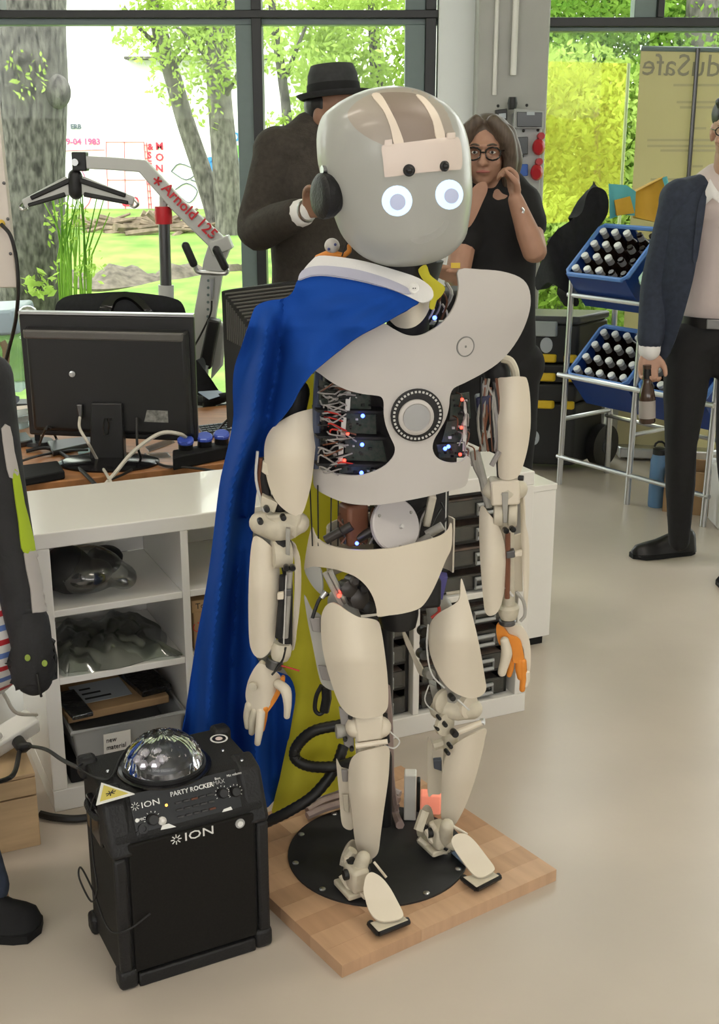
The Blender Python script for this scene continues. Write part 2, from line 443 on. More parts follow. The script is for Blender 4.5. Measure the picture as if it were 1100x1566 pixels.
# big old trunk beside the left edge
tb = G(45, 500, 11.6); tb.z = gz(11.6)
knot = G(97, 145, 11.4)
t = tree('old_tree', 'thick grey furrowed tree trunk close outside the left window', [tb, G(46, 380, 11.5), G(46, 250, 11.5), G(44, 120, 11.5), G(40, 30, 11.5), G(40, -200, 11.5)],
     [.38, .33, .31, .31, .34, .34, .36], [], 'leaf_mid')
MB().ell(G(86, 140, 11.35), (.13, .12, .15)).obj('knot', 'bark', t)
b = MB(); leaves(b, G(42, 110, 11.15), (.2, .08, .25), 70, .03); leaves(b, G(60, 435, 11.1), (.16, .1, .12), 45, .05); b.obj('shoots', 'leaf_bright', t, smooth=False, kind='stuff')
# slender trunks in front of the pale wall
tree('slender_tree', 'slender leaning tree trunk in front of the graffiti wall', [G(332, 338, 17.6), G(312, 270, 17.6), G(285, 190, 17.6), G(262, 110, 17.6), G(245, 50, 17.6), G(225, -60, 17.6)],
     [.17, .14, .13, .12, .11, .10], [(G(250, 45, 17.4), (.7, .5, .5), 420), (G(300, 20, 17.4), (.9, .5, .6), 520), (G(262, 130, 17.4), (.35, .3, .3), 60)], 'leaf_bright', 'bark_pale',
     limbs=[([G(262, 105, 17.6), G(300, 70, 17.5), G(345, 95, 17.4)], .04), ([G(255, 80, 17.6), G(215, 45, 17.4), G(190, 10, 17.4)], .04)], ls=.085)
tree('twin_tree', 'upright speckled tree trunk in front of the graffiti wall', [G(352, 335, 17.2), G(345, 250, 17.2), G(336, 150, 17.2), G(332, 60, 17.2), G(330, -40, 17.2)],
     [.22, .20, .17, .15, .14], [(G(330, 70, 17.0), (.45, .4, .6), 320), (G(350, 25, 17.0), (.8, .5, .5), 420), (G(318, 140, 17.0), (.3, .3, .5), 70)], 'leaf_bright', 'bark_pale',
     limbs=[([G(334, 100, 17.2), G(300, 70, 17.1), G(270, 40, 17)], .05), ([G(338, 160, 17.2), G(360, 120, 17), G(390, 60, 17)], .04)], ls=.085)
tree('thin_tree', 'thin dark tree stem behind the narrow window bay', [G(446, 380, 14.5), G(440, 200, 14.5), G(432, 120, 14.5), G(420, 40, 14.5), G(410, -60, 14.5)],
     [.07, .06, .055, .05, .04], [(G(470, 60, 14.3), (.7, .5, .5), 500), (G(430, 210, 14.3), (.4, .4, .3), 110)], 'leaf_bright', 'bark', limbs=[([G(432, 130, 14.5), G(460, 60, 14.4), G(480, 10, 14.3)], .03)], ls=.085)
tree('leafy_tree', 'leafy bright green tree behind the man in the hat', [G(590, 420, 15.5), G(585, 250, 15.5), G(575, 100, 15.5), G(570, 0, 15.5)],
     [.12, .10, .08, .06], [(G(570, 80, 15.2), (1.0, .8, 1.0), 3000), (G(530, 190, 15.2), (.8, .6, .7), 1100), (G(470, 240, 15.2), (.6, .5, .5), 420)], 'leaf_bright', 'bark', ls=.085)
# dense planting behind the right-hand window
random.seed(11)
for px, py, Y, r, n, lm, lab in ((880, 60, 12.5, (1.5, 1.0, 1.6), 7000, 'leaf_mid', 'dense green shrub beside the concrete pillar, highest against the glass'),
                                 (960, 200, 11.5, (1.4, 1.0, 1.5), 7000, 'leaf_mid', 'dense green shrub behind the pale yellow banner'),
                                 (870, 260, 10.6, (.9, .8, 1.0), 4500, 'leaf_bright', 'yellow-green shrub low against the right-hand window'),
                                 (1040, 40, 13.0, (1.6, 1.0, 1.5), 6000, 'leaf_deep', 'deep green shrub above the pale yellow banner'),
                                 (900, 400, 10.0, (1.2, .7, .6), 4500, 'leaf_bright', 'low bright shrub behind the bottle rack')):
    c = G(px, py, Y); g = gz(Y)
    t = thing('shrub', lab, 'shrub', (c.x, c.y, g))
    b = MB(); leaves(b, c, r, int(n*2.6), .036, .55); b.obj('foliage', lm, t, smooth=False, kind='stuff')
    b = MB(); 
    for k in range(4): b.tube([(c.x+.2*k-.3, c.y, g-.1), (c.x+.5*(k-1.5), c.y, c.z-.2), (c.x+.9*(k-1.5)*r[0]*.5, c.y, c.z+.5*r[2])], [.05, .02], 6)
    b.obj('stems', 'bark', t)
c = G(1075, 30, 11.0); MBt = tree('pale_stem_tree', 'smooth pale grey tree stem above the yellow banner', [(c.x, 11, gz(11)), (c.x+.02, 11, 1.5), (c.x-.02, 11, 3.5), (c.x+.1, 11, 5)], [.14, .14, .13, .12], [], 'leaf_mid', 'bark_pale')
# pale building wall with graffiti
mat('paint_red', (.62, .03, .06), .6); mat('paint_pink', (.75, .08, .2), .6); mat('paint_blue', (.05, .25, .6), .6); mat('paint_dark', (.09, .11, .14), .6); mat('paint_green', (.2, .5, .1), .6)
BY = 20.0
t = thing('graffiti_building', 'overexposed white building wall with red and blue graffiti', 'building', (-6, BY, gz(BY)))
a = G(420, 400, BY); MB().box2((-16, BY, gz(BY)-1), (a.x+1.6, BY+4, 7.5)).obj('wall', 'white_render', t)
MB().box2((G(195, 95, BY).x, BY-.3, G(200, 92, BY).z), (a.x, BY, G(200, 88, BY).z)).obj('ledge', 'bark_pale', t)
X, Zv = (1, 0, 0), (0, 0, 1)
def wtext(s, px, py, h, m, sx=1.0): return text('graffiti_letter', s, m, t, pY(px, py, BY-.02), X, Zv, h, .004, sx=sx, bold=.004)
for k, ch in enumerate('&SEUM'): wtext(ch, 226, 229+k*13, .135, 'paint_red')
for k, ch in enumerate('MON'): wtext(ch, 238, 229+k*17, .16, 'paint_red')
wtext('19-04 1983', 95, 221, .13, 'paint_pink', 1.0); wtext('ERB', 108, 197, .10, 'paint_dark'); wtext('DS', 351, 217, .22, 'paint_blue')
wtext('un', 185, 315, .3, 'paint_red')
def stroke(pts, r, m, n='graffiti_line'): 
    b = MB(); b.tube([pY(x, y, BY-.015) for x, y in pts], r, 5, flat=.4, smooth=3 if len(pts) > 2 else 0); return b.obj(n, m, t)
for (x0, y0), (x1, y1) in (((162, 217), (220, 217)), ((220, 217), (229, 335)), ((162, 217), (166, 335)), ((166, 335), (229, 335)), ((224, 217), (233, 335)), ((92, 231), (160, 229)), ((164, 275), (222, 275)), ((190, 217), (192, 335))):
    stroke([(x0, y0), (x1, y1)], .012, 'paint_red')
for k in range(11): stroke([(220+k*.75, 222+k*10), (226+k*.75, 222+k*10)], .01, 'paint_red', 'graffiti_rung')
for pts, m in ((((262, 262), (275, 250), (300, 262), (285, 275), (262, 262)), 'paint_dark'), (((268, 290), (285, 280), (302, 292), (290, 310), (275, 300)), 'paint_dark'), (((292, 275), (312, 285), (320, 320), (305, 340)), 'paint_dark'),
               (((272, 330), (290, 318), (310, 335), (325, 345)), 'paint_dark'), (((125, 260), (140, 300), (120, 330)), 'paint_pink'), (((105, 290), (118, 280), (130, 295)), 'paint_pink'),
               (((316, 255), (325, 245), (329, 260), (320, 272)), 'paint_blue')):
    stroke(pts, .018, m)
for x, y, r in ((367, 255, .16), (380, 290, .22), (375, 330, .25), (322, 252, .1)):
    MB().lathe([(r, 0), (r, .01)], pY(x, y, BY-.01), (0, -1, 0), 16, sy=1.2).obj('graffiti_patch', 'paint_blue', t)
MB().lathe([(.1, 0), (.1, .012)], pY(362, 232, BY-.012), (0, -1, 0), 16).obj('graffiti_patch', 'paint_green', t)
# brushwood heap
mat('dry_wood', (.26, .20, .14), .9, noise=.5, nscale=12, bump=.4)
random.seed(5)
for k in range(46):
    a = random.random(); px = 150+175*a; py = 386-42*random.random()*math.sin(math.pi*min(1, a*1.1+.05)) - 2
    p = pY(px, py, 17.0+random.random()*.9); p.z = max(p.z, gz(p.y)+.04)
    an = random.gauss(0, .5); L = .35+.6*random.random(); d = Vector((math.cos(an)*L/2, random.gauss(0, .15), math.sin(an)*.3*L))
    tag(MB().tube([p-d, p+Vector((0, 0, .03)), p+d], [.03+.03*random.random(), .02], 6).obj('dry_branch', 'dry_wood'), 'dry grey-brown branch in the brushwood heap outside by the graffiti wall', 'branch', 'branches of the brushwood heap')
# tall stalks by the old tree
b = MB(); random.seed(8)
root = thing('tall_weeds', 'cluster of tall thin green stalks beside the thick tree trunk', 'plant', tuple(pZ(110, 520, 0.0)))
for k in range(26):
    x = 90+45*random.random(); Y = 10.5+random.random(); p = pY(x, 470, Y); p.z = gz(Y)
    b.tube([p, pY(x+random.gauss(0, 5), 430-90*random.random(), Y), pY(x+random.gauss(0, 14), 330-60*random.random(), Y)], [.012, .004], 4)
b.obj('stalks', 'leaf_mid', root, kind='stuff'); b = MB()
for k in range(10): leaves(b, pY(90+55*random.random(), 310+150*random.random(), 10.8), (.16, .14, .16), 14, .03)
b.obj('stalk_leaves', 'leaf_bright', root, smooth=False, kind='stuff')
# ================================================================== white shelf and what lies on it
mat('shelf_white', (.78, .76, .72), .22, noise=.03, nscale=3, coat=.3)
mat('wood_desk', (.45, .20, .075), .4, noise=.35, nscale=5, stretch=(1, 9, 1), bump=.05)
mat('cardboard', (.42, .27, .14), .85, noise=.15, nscale=12)
mat('grey_tray', (.36, .37, .37), .4); mat('paper', (.78, .77, .73), .8)
mat('bag_dark', (.02, .021, .022), .6, noise=.4, nscale=14); mat('bag_content', (.17, .18, .15), .55, noise=.4, nscale=9)
glassmat('clear_film', (.92, .95, .95), .12, .12); glassmat('clear_drawer', (.55, .60, .62), .10, .15)
mat('foil', (.12, .13, .14), .12, metal=.9, bump=.8, bscale=22); mat('black_film', (.012, .012, .013), .12, bump=.7, bscale=30)
SA = Vector((-.777, 2.773, 0)); SU = Vector((.909, .416, 0)).normalized(); SV = Vector((-SU.y, SU.x, 0))
SM = Matrix.Translation(SA) @ Matrix(((SU.x, SV.x, 0, 0), (SU.y, SV.y, 0, 0), (0, 0, 1, 0), (0, 0, 0, 1)))
SHZ, SHD, SHL = .745, .39, 1.40
def SH(u, v, z): return SA + SU*u + SV*v + Vector((0, 0, z))
sh = thing('storage_shelf', 'low white open storage shelf standing along the desk', 'shelf', tuple(SA), rz=math.atan2(SU.y, SU.x))
def sbox(a, b, name, m='shelf_white', p=None, bev=.002): return MB(SM).box2(a, b).obj(name, m, p if p is not None else sh, bev=bev)
sbox((0, 0, SHZ-.04), (SHL, SHD, SHZ), 'top_board', bev=.003); sbox((0, 0, .0), (SHL, SHD, .06), 'bottom_board')
for u in (0, SHL-.038): sbox((u, 0, .06), (u+.038, SHD, SHZ-.04), 'side_panel')
UC = [.038, .372, .706, 1.034, SHL-.038]
for u in UC[1:-1]: sbox((u-.01, .004, .06), (u+.01, SHD, SHZ-.04), 'divider')
for z in (.525, .345):
    for c in (0, 1): sbox((UC[c]+(.01 if c else 0), .006, z), (UC[c+1]-.01, SHD-.01, z+.018), 'shelf_board')
for c in (2, 3): sbox((UC[c]+.01, .006, .385), (UC[c+1]-(.01 if c == 2 else 0), SHD-.01, .403), 'shelf_board')
for c in (0, 1): sbox((UC[c]+(.01 if c else 0), SHD-.012, .543), (UC[c+1]-.01, SHD, .63), 'back_panel'); sbox((UC[c]+(.01 if c else 0), SHD-.012, .06), (UC[c+1]-.01, SHD, .525), 'back_panel')
# drawer organisers in the two right-hand columns
mat('drawer_goods', (.10, .09, .085), .7, noise=.7, nscale=18, col2=(.30, .20, .15))
def organiser(u0, z0, lab):
    t = thing('drawer_organiser', lab, 'organizer', tuple(SH(u0+.155, .2, z0)), 'drawer organisers in the shelf')
    W, H = .304, .315 if z0 < .2 else .295
    b = MB(SM); b.box2((u0, .03, z0), (u0+.012, .34, z0+H)); b.box2((u0+W-.012, .03, z0), (u0+W, .34, z0+H)); b.box2((u0, .03, z0), (u0+W, .34, z0+.012))
    b.box2((u0, .03, z0+H-.012), (u0+W, .34, z0+H)); b.box2((u0, .33, z0), (u0+W, .34, z0+H))
    for k in range(1, 4): b.box2((u0, .03, z0+H*k/4-.005), (u0+W, .33, z0+H*k/4+.005))
    b.obj('casing', 'black_plastic', t)
    for k in range(4):
        za = z0+H*k/4+.008; zb = z0+H*(k+1)/4-.010
        d = MB(SM).box2((u0+.016, .018, za), (u0+W-.016, .024, zb-.012)).obj('drawer', 'clear_drawer', t)
        MB(SM).box2((u0+.02, .03, za), (u0+W-.02, .3, za+.035+.012*(k % 2))).obj('contents', 'drawer_goods', d)
        c = SH(u0+W/2+.06, .012, (za+zb)/2-.012)
        b = MB()
        hp = [(-.034, -.012), (.034, -.012), (.034, .014), (-.034, .014)]
        b.tube([c+SU*x+Vector((0, 0, y)) for x, y in hp], .006, 6, loop=True); b.obj('handle', 'grey_tray', d)
organiser(UC[2]+.012, .062, 'black organiser of clear drawers, lower right behind the robot legs'.replace('right ', ''))
organiser(UC[3]+.012, .062, 'black organiser of clear drawers, lower one at the open end of the shelf')
organiser(UC[2]+.012, .405, 'black organiser of clear drawers on the upper tier behind the robot hip')
organiser(UC[3]+.012, .405, 'black organiser of clear drawers, upper one at the open end of the shelf')
# white pedestal behind the shelf's far end
pc = Vector((.645, 3.87, 0)); 
t = thing('white_pedestal', 'plain white pedestal cabinet beyond the end of the shelf', 'cabinet', tuple(pc-SU*.19+SV*.2), rz=math.atan2(SU.y, SU.x))
PM = Matrix.Translation(pc) @ SM.to_3x3().to_4x4()
MB(PM).box2((-.40, 0, .03), (0, .30, .545)).obj('body', 'shelf_white', t, bev=.002); MB(PM).box2((-.402, -.002, .545), (.002, .302, .565)).obj('top', 'shelf_white', t, bev=.002)
MB(PM).box2((-.38, .012, 0), (-.02, .28, .03)).obj('plinth', 'black_matte', t)
# bags and parcels in the left column
def lump(mb, fn, n): mb.grid(fn, n, n)
random.seed(2)
t = thing('plastic_bag', 'clear plastic bag of black fabric on the upper shelf tier', 'bag', tuple(SH(.16, .12, .543)))
b = MB(SM)
for k in range(9): b.ell((.055+.16*random.random(), .06+.16*random.random(), .575+.03*random.random()), (.05, .05, .032), nu=12, nv=8)
b.ell((.10, .12, .605), (.062, .09, .06)); b.obj('contents', 'bag_dark', t, remesh=.008)
b = MB(SM); b.ell((.14, .12, .60), (.10, .11, .056)); b.ell((.23, .10, .575), (.04, .07, .03)); b.obj('film', 'clear_film', t, remesh=.012, relax=2)
t = thing('folded_plastic_sheet', 'crumpled clear plastic wrap folded flat on the middle shelf tier', 'plastic wrap', tuple(SH(.19, .15, .363)))
def wrap(h0, amp, seed):
    ph = [random.Random(seed+i).random()*6 for i in range(8)]
    def f(a, c):
        u = .045+.30*a; v = .015+.30*c
        e = min(1, 6*min(a, 1-a, c, 1-c))
        return (u+.012*math.sin(9*c+ph[0]), v+.012*math.sin(8*a+ph[1]), .3645+e*(h0+amp*(math.sin(14*a+5*c+ph[2])*math.sin(9*c+ph[3])+.5*math.sin(31*a-17*c+ph[4]))))
    return f
MB(SM).grid(wrap(.030, .010, 3), 26, 26).obj('sheet', 'bag_content', t, solid=.002, soff=1)
MB(SM).grid(wrap(.040, .014, 9), 26, 26).obj('film', 'clear_film', t, solid=.0015, soff=1)
tag(MB(SM).add([(.06, .372, .37), (.27, .372, .37), (.27, .378, .47), (.06, .378, .47), (.06, .374, .37), (.27, .374, .37), (.27, .380, .47), (.06, .380, .47)], [(0, 1, 2, 3), (7, 6, 5, 4), (0, 4, 5, 1), (1, 5, 6, 2), (2, 6, 7, 3), (3, 7, 4, 0)]).obj('paper_sheet', 'paper'), 'white paper sheet leaning at the back of the middle shelf tier', 'paper')
# grey tray with a handwritten note, parcels on it
t = thing('plastic_tray', 'grey plastic tray with a handwritten note in the bottom of the shelf', 'tray', tuple(SH(.20, .17, .062)))
b = MB(SM); x0, x1, y0, y1, z0, z1 = .06, .355, .012, .33, .12, .205
b.box2((x0+.015, y0+.015, z0), (x1-.015, y1-.015, z0+.006))
b.hull8([(x0+.012, y0+.012, z0), (x1-.012, y0+.012, z0), (x1-.012, y0+.017, z0), (x0+.012, y0+.017, z0), (x0, y0, z1), (x1, y0, z1), (x1, y0+.005, z1), (x0, y0+.005, z1)])
b.hull8([(x0+.012, y1-.017, z0), (x1-.012, y1-.017, z0), (x1-.012, y1-.012, z0), (x0+.012, y1-.012, z0), (x0, y1-.005, z1), (x1, y1-.005, z1), (x1, y1, z1), (x0, y1, z1)])
b.hull8([(x0+.012, y0+.012, z0), (x0+.017, y0+.012, z0), (x0+.017, y1-.012, z0), (x0+.012, y1-.012, z0), (x0, y0, z1), (x0+.005, y0, z1), (x0+.005, y1, z1), (x0, y1, z1)])
b.hull8([(x1-.017, y0+.012, z0), (x1-.012, y0+.012, z0), (x1-.012, y1-.012, z0), (x1-.017, y1-.012, z0), (x1-.005, y0, z1), (x1, y0, z1), (x1, y1, z1), (x1-.005, y1, z1)])
b.obj('shell', 'grey_tray', t)
b = MB(SM); b.tube([(x0, y0, z1), (x1, y0, z1), (x1, y1, z1), (x0, y1, z1)], .007, 6, loop=True); b.obj('rim', 'grey_tray', t)
n = MB(SM).hull8([(.135, .0, .135), (.205, .0, .135), (.205, .0015, .135), (.135, .0015, .135), (.135, -.008, .195), (.205, -.008, .195), (.205, -.0065, .195), (.135, -.0065, .195)]).obj('note', 'paper', t)
mat('ink', (.02, .02, .025), .8)
for s, z in (('new', .170), ('material', .148)): text('handwriting', s, 'ink', n, SH(.141, -.0062+(.195-z)*.13-.004, z), SU, (SV*-.13+Vector((0, 0, 1))), .021, .0004, sx=.75)
MB(SM).cyl((.245, .006, .165), (.245, -.006, .163), .008).obj('knob', 'steel', t)
# three stacked supports under the tray: a flat black box
tag(MB(SM).box2((.05, .02, .061), (.35, .36, .118)).obj('flat_box', 'black_matte', bev=.004), 'flat black box under the grey plastic tray', 'box')
def parcel(name, lab, c, d, ang, m, z, tilt=0):
    t = thing(name, lab, 'parcel', tuple(SH(c[0], c[1], z)))
    M = SM @ Matrix.Translation((c[0], c[1], z)) @ Matrix.Rotation(ang, 4, 'Z') @ Matrix.Rotation(tilt, 4, 'Y')
    MB(M).box2((-d[0]/2, -d[1]/2, 0), (d[0]/2, d[1]/2, d[2])).obj('box', m, t, bev=.003); return t, M
t, M = parcel('cardboard_parcel', 'flat brown cardboard parcel with a pale address label on the tray', (.19, .17), (.27, .22, .022), .05, 'cardboard', .2125)
lb = MB(M).box2((-.09, -.06, .0225), (.05, .06, .0235)).obj('address_label', mat('label_grey', (.42, .46, .50), .5), t)
for k in range(3): MB(M).box2((-.07, -.04+.03*k, .0236), (.0-.02*k, -.03+.03*k, .024)).obj('print_line', 'ink', lb)
t, M = parcel('film_parcel', 'parcel wrapped in glossy black film lying on the cardboard parcel', (.285, .20), (.085, .24, .018), .15, 'black_film', .2365)
t, M = parcel('foil_pouch', 'shiny silver-black foil pouch at the edge of the tray', (.085, .10), (.055, .16, .012), .1, 'foil', .2365)
t, M = parcel('thin_board', 'thin tan board under the film parcel', (.30, .09), (.075, .1, .008), .1, 'cardboard', .2365) if False else (None, None)
t = thing('cardboard_box', 'small brown cardboard box with marker writing in the second shelf column', 'box', tuple(SH(.46, .15, .363)))
MB(SM).box2((.395, .03, .364), (.60, .24, .50)).obj('carton', 'cardboard', t, bev=.002)
MB(SM).box2((.39, .025, .472), (.605, .245, .505)).obj('lid', 'cardboard', t, bev=.002)
b = MB(SM); b.tube([(.405+.012*math.sin(k*.7), .0285, .43+.012*math.cos(k*.7)) for k in range(9)], .0012, 5); b.obj('red_mark', mat('red_ink', (.6, .03, .02), .7), t)
text('marker_writing', 'To', 'ink', t, SH(.40, .0245, .482), SU, (0, 0, 1), .022, .0004)
# ================================================================== desk
DZ = .72
DA = Vector((-.942, 3.298, 0)); DM = Matrix.Translation(DA) @ SM.to_3x3().to_4x4()
def DK(u, v, z=DZ): return DA + SU*u + SV*v + Vector((0, 0, z))
t = thing('desk', 'reddish wooden desk with cables standing behind the white shelf', 'desk', tuple(DK(.3, .4, 0)))
MB(DM).box2((-1.1, 0, DZ-.035), (.92, .78, DZ)).obj('tabletop', 'wood_desk', t, bev=.004)
for u in (-1.0, .86):
    for v in (.06, .72): MB(DM).box2((u-.025, v-.025, 0), (u+.025, v+.025, DZ-.035)).obj('leg', 'dark_steel', t)
MB(DM).box2((-1.0, .7, .35), (.86, .72, DZ-.06)).obj('modesty_panel', 'black_matte', t)
t = thing('rear_desk', 'second reddish wooden desk joined behind the first', 'desk', tuple(DK(.3, 1.2, 0)))
mat('wood_pale', (.55, .36, .22), .4, noise=.2, nscale=5, stretch=(1, 9, 1))
MB(DM).box2((-1.1, .80, DZ-.035), (.52, 1.08, DZ)).obj('tabletop', 'wood_pale', t, bev=.004)
for u in (-1.0, .46):
    for v in (.86, 1.02): MB(DM).box2((u-.025, v-.025, 0), (u+.025, v+.025, DZ-.035)).obj('leg', 'dark_steel', t)
# monitor seen from behind
mat('monitor_back', (.013, .013, .014), .38, bump=.05, bscale=300); mat('monitor_ridge', (.10, .095, .09), .35, bump=.05, bscale=200)
TL, TR, BR, BL = pY(28, 480, 3.62), pY(296, 485, 3.57), pY(303, 690, 3.57), pY(45, 665, 3.62)
BR = pY(303, 676, 3.57)
def mq(a, b, off=0.0):
    top = TL.lerp(TR, a); bot = BL.lerp(BR, a); p = top.lerp(bot, b); return p + Vector((0, -1, 0))*off
t = thing('monitor', 'wide black desktop monitor seen from behind with a highlight strip along its top edge', 'monitor', tuple(pZ(170, 712, DZ)))
fa = [mq(0, 0), mq(1, 0), mq(1, 1), mq(0, 1)]; back = Vector((0, .028, 0))
MB().hull8([p+back for p in fa]+fa).obj('panel', 'monitor_back', t, bev=.006)
MB().hull8([mq(.035, .09), mq(.975, .09), mq(.985, .96), mq(.03, .96), mq(.05, .12, .03), mq(.95, .12, .03), mq(.96, .93, .03), mq(.05, .93, .03)]).obj('rear_cover', 'monitor_back', t, bev=.008)
MB().hull8([mq(0, 0)+back*1.1, mq(1, 0)+back*1.1, mq(1, 0, .002), mq(0, 0, .002), mq(0, -.02)+back*1.1, mq(1, -.02)+back*1.1, mq(1, -.02, .002), mq(0, -.02, .002)]).obj('edge_highlight', 'steel', t)  # steel strip stands in for the highlight along the top ridge
MB().hull8([mq(.03, .11, .025), mq(.95, .11, .025), mq(.95, .19, .025), mq(.03, .19, .025), mq(.035, .12, .034), mq(.94, .12, .034), mq(.93, .18, .034), mq(.045, .18, .034)]).obj('vent_ridge', 'monitor_ridge', t, bev=.004)
MB().lathe([(.009, 0), (.009, .006), (.005, .007)], mq(.30, .46, .03), (0, -1, 0), 14).obj('lock_socket', 'steel', t)
s = MB().hull8([mq(.72, .735, .029), mq(.84, .735, .029), mq(.84, .83, .029), mq(.70, .83, .029), mq(.72, .735, .032), mq(.84, .735, .032), mq(.84, .83, .032), mq(.70, .83, .032)]).obj('rating_label', mat('label_silver', (.30, .30, .28), .5, noise=.6, nscale=90), t)
b0 = pZ(163, 714, DZ)
MB().lathe([(.15, 0), (.15, .006), (.13, .012), (.03, .018)], (b0.x, b0.y+.04, DZ), (0, 0, 1), 32, sy=.72).obj('base', 'black_gloss', t)
n0, n1 = pY(139, 617, 3.545), pY(186, 617, 3.545); n2, n3 = pY(190, 706, 3.535), pY(137, 706, 3.535)
nb = Vector((0, .045, 0)); MB().hull8([n3+nb, n2+nb, n1+nb, n0+nb, n3, n2, n1, n0]).obj('stand_neck', 'monitor_back', t, bev=.004)
b = MB(); b.tube([(n0*.4+n1*.6).lerp(n3*.4+n2*.6, k)+Vector((0, -.001, 0)) for k in (.25, .3)], .008, 8); b.tube([pY(160, 640, 3.539), pY(158, 655, 3.539), pY(160, 665, 3.537), pY(165, 664, 3.537), pY(167, 650, 3.539), pY(165, 640, 3.539)], .0025, 6, loop=True); b.obj('cable_clip', 'black_gloss', t)
# second monitor turned side-on, with ridged back
t = thing('slatted_monitor', 'black monitor with slatted ventilation back beside the blue cape', 'monitor', tuple(pZ(400, 650, DZ)))
def Q(px, py, Y): return pY(px, py, Y)
f = [Q(338, 444, 3.72), Q(462, 430, 4.02), Q(470, 640, 4.02), Q(347, 655, 3.72)]
bk = Vector((.10, .22, 0)); MB().hull8([f[0]+Vector((.05, .09, -.002)), f[1]+Vector((.0, .09, -.002)), f[2]+Vector((.0, .09, 0)), f[3]+Vector((.05, .09, 0))]+f).obj('bezel', 'monitor_back', t, bev=.004)
g = [f[0].lerp(f[1], .16).lerp(f[3], .0)+Vector((0, 0, -.02)), f[1]]
for k in range(9):
    a = k/9; p0 = f[0].lerp(f[1], .05+.03*k)+Vector((0, -.004, -.012-.011*k)); p1 = f[1]+Vector((0, -.004, -.012-.011*k))
    MB().tube([p0, p1], .0035, 5).obj('slat', 'dark_steel' if False else 'monitor_ridge', t)
for k in range(12):
    p0 = f[0].lerp(f[1], .06+.022*k)+Vector((0, -.004, -.03-.009*k)); p1 = f[0].lerp(f[1], .06+.022*k)+Vector((0, -.004, -.15-.004*k))
    MB().tube([p0, p1], .0025, 5).obj('slat', 'monitor_ridge', t)
c = pZ(405, 655, DZ); MB().lathe([(.09, 0), (.09, .01), (.04, .02), (.03, .12)], (c.x+.02, c.y+.12, DZ), (0, 0, 1), 20).obj('foot', 'monitor_back', t)
# power brick, power strip with blue caps, laptops, keyboard
def deskbox(name, lab, cat, q, h, m, bev=.004, z=DZ, parts=None):
    P = [pZ(x, y, z+h) for x, y in q]; B = [Vector((p.x, p.y, z+.001)) for p in P]
    t = thing(name, lab, cat, tuple(sum(B, Vector())/4)); MB().hull8(B+P).obj('body' if parts is None else parts, m, t, bev=bev); return t
deskbox('power_brick', 'flat black power supply box on the desk edge below the monitor', 'power supply', [(28, 733), (99, 720), (88, 704), (24, 712)], .025, 'black_matte')
deskbox('closed_laptop', 'thin dark grey laptop lying closed under the monitor', 'laptop', [(80, 690), (140, 676), (139, 666), (72, 674)], .018, 'dark_steel')
deskbox('tablet', 'slim slate-grey tablet lying beside the lime sleeve', 'tablet', [(18, 678), (50, 672), (40, 660), (12, 664)], .02, 'dark_steel')
deskbox('clear_box', 'small clear plastic box of screws beside the monitor', 'box', [(20, 640), (44, 634), (43, 624), (18, 628)], .045, 'clear_drawer')
tag(MB().hull8([pZ(0, 638, DZ+.02), pZ(12, 634, DZ+.02), pZ(30, 612, DZ+.10), pZ(0, 603, DZ+.10)]+[p+Vector((0, 0, .012)) for p in (pZ(0, 638, DZ+.02), pZ(12, 634, DZ+.02), pZ(30, 612, DZ+.10), pZ(0, 603, DZ+.10))]).obj('blue_folder', mat('slate_blue', (.10, .15, .24), .4)), 'slate-blue folder propped at the desk edge beside the jacket sleeve', 'folder')
deskbox('desk_note', 'pale paper slip lying beneath the monitor cables', 'paper', [(120, 695), (142, 690), (138, 682), (118, 686)], .002, mat('pale_teal', (.40, .55, .58), .7), 0)
t = deskbox('power_strip', 'black power strip with blue hinged socket caps on the desk', 'power strip', [(264, 700), (352, 682), (350, 672), (264, 688)], .04, 'black_matte', parts='housing')
mat('cap_blue', (.06, .11, .55), .35)
for px, py in ((284, 680), (313, 675), (339, 671)):
    p = pZ(px, py, DZ+.055); s = MB().lathe([(.022, -.014), (.022, .006), (.018, .008)], p, (.05, -.25, 1), 18).obj('socket', 'black_plastic', t)
    MB().lathe([(.0245, 0), (.0245, .008), (.020, .012)], p+Vector((0, .002, .008)), (.05, -.35, 1), 20).obj('cap', 'cap_blue', s)
    MB().box(p+Vector((.0, -.027, .010)), (.018, .01, .006)).obj('cap_tab', 'cap_blue', s)
t = deskbox('keyboard', 'grey keyboard lying behind the power strip', 'keyboard', [(312, 664), (352, 656), (352, 645), (303, 650)], .014, mat('key_grey', (.16, .19, .21), .5), parts='case')
for r in range(4):
    for k in range(6):
        a = pZ(308+r*2.2+k*7.2, 652.5+r*2.9-k*.9, DZ+.018); MB().box(a, (.013, .012, .006), Matrix.Rotation(.45, 3, 'Z')).obj('key', mat('key_dark', (.05, .07, .08), .5), t)
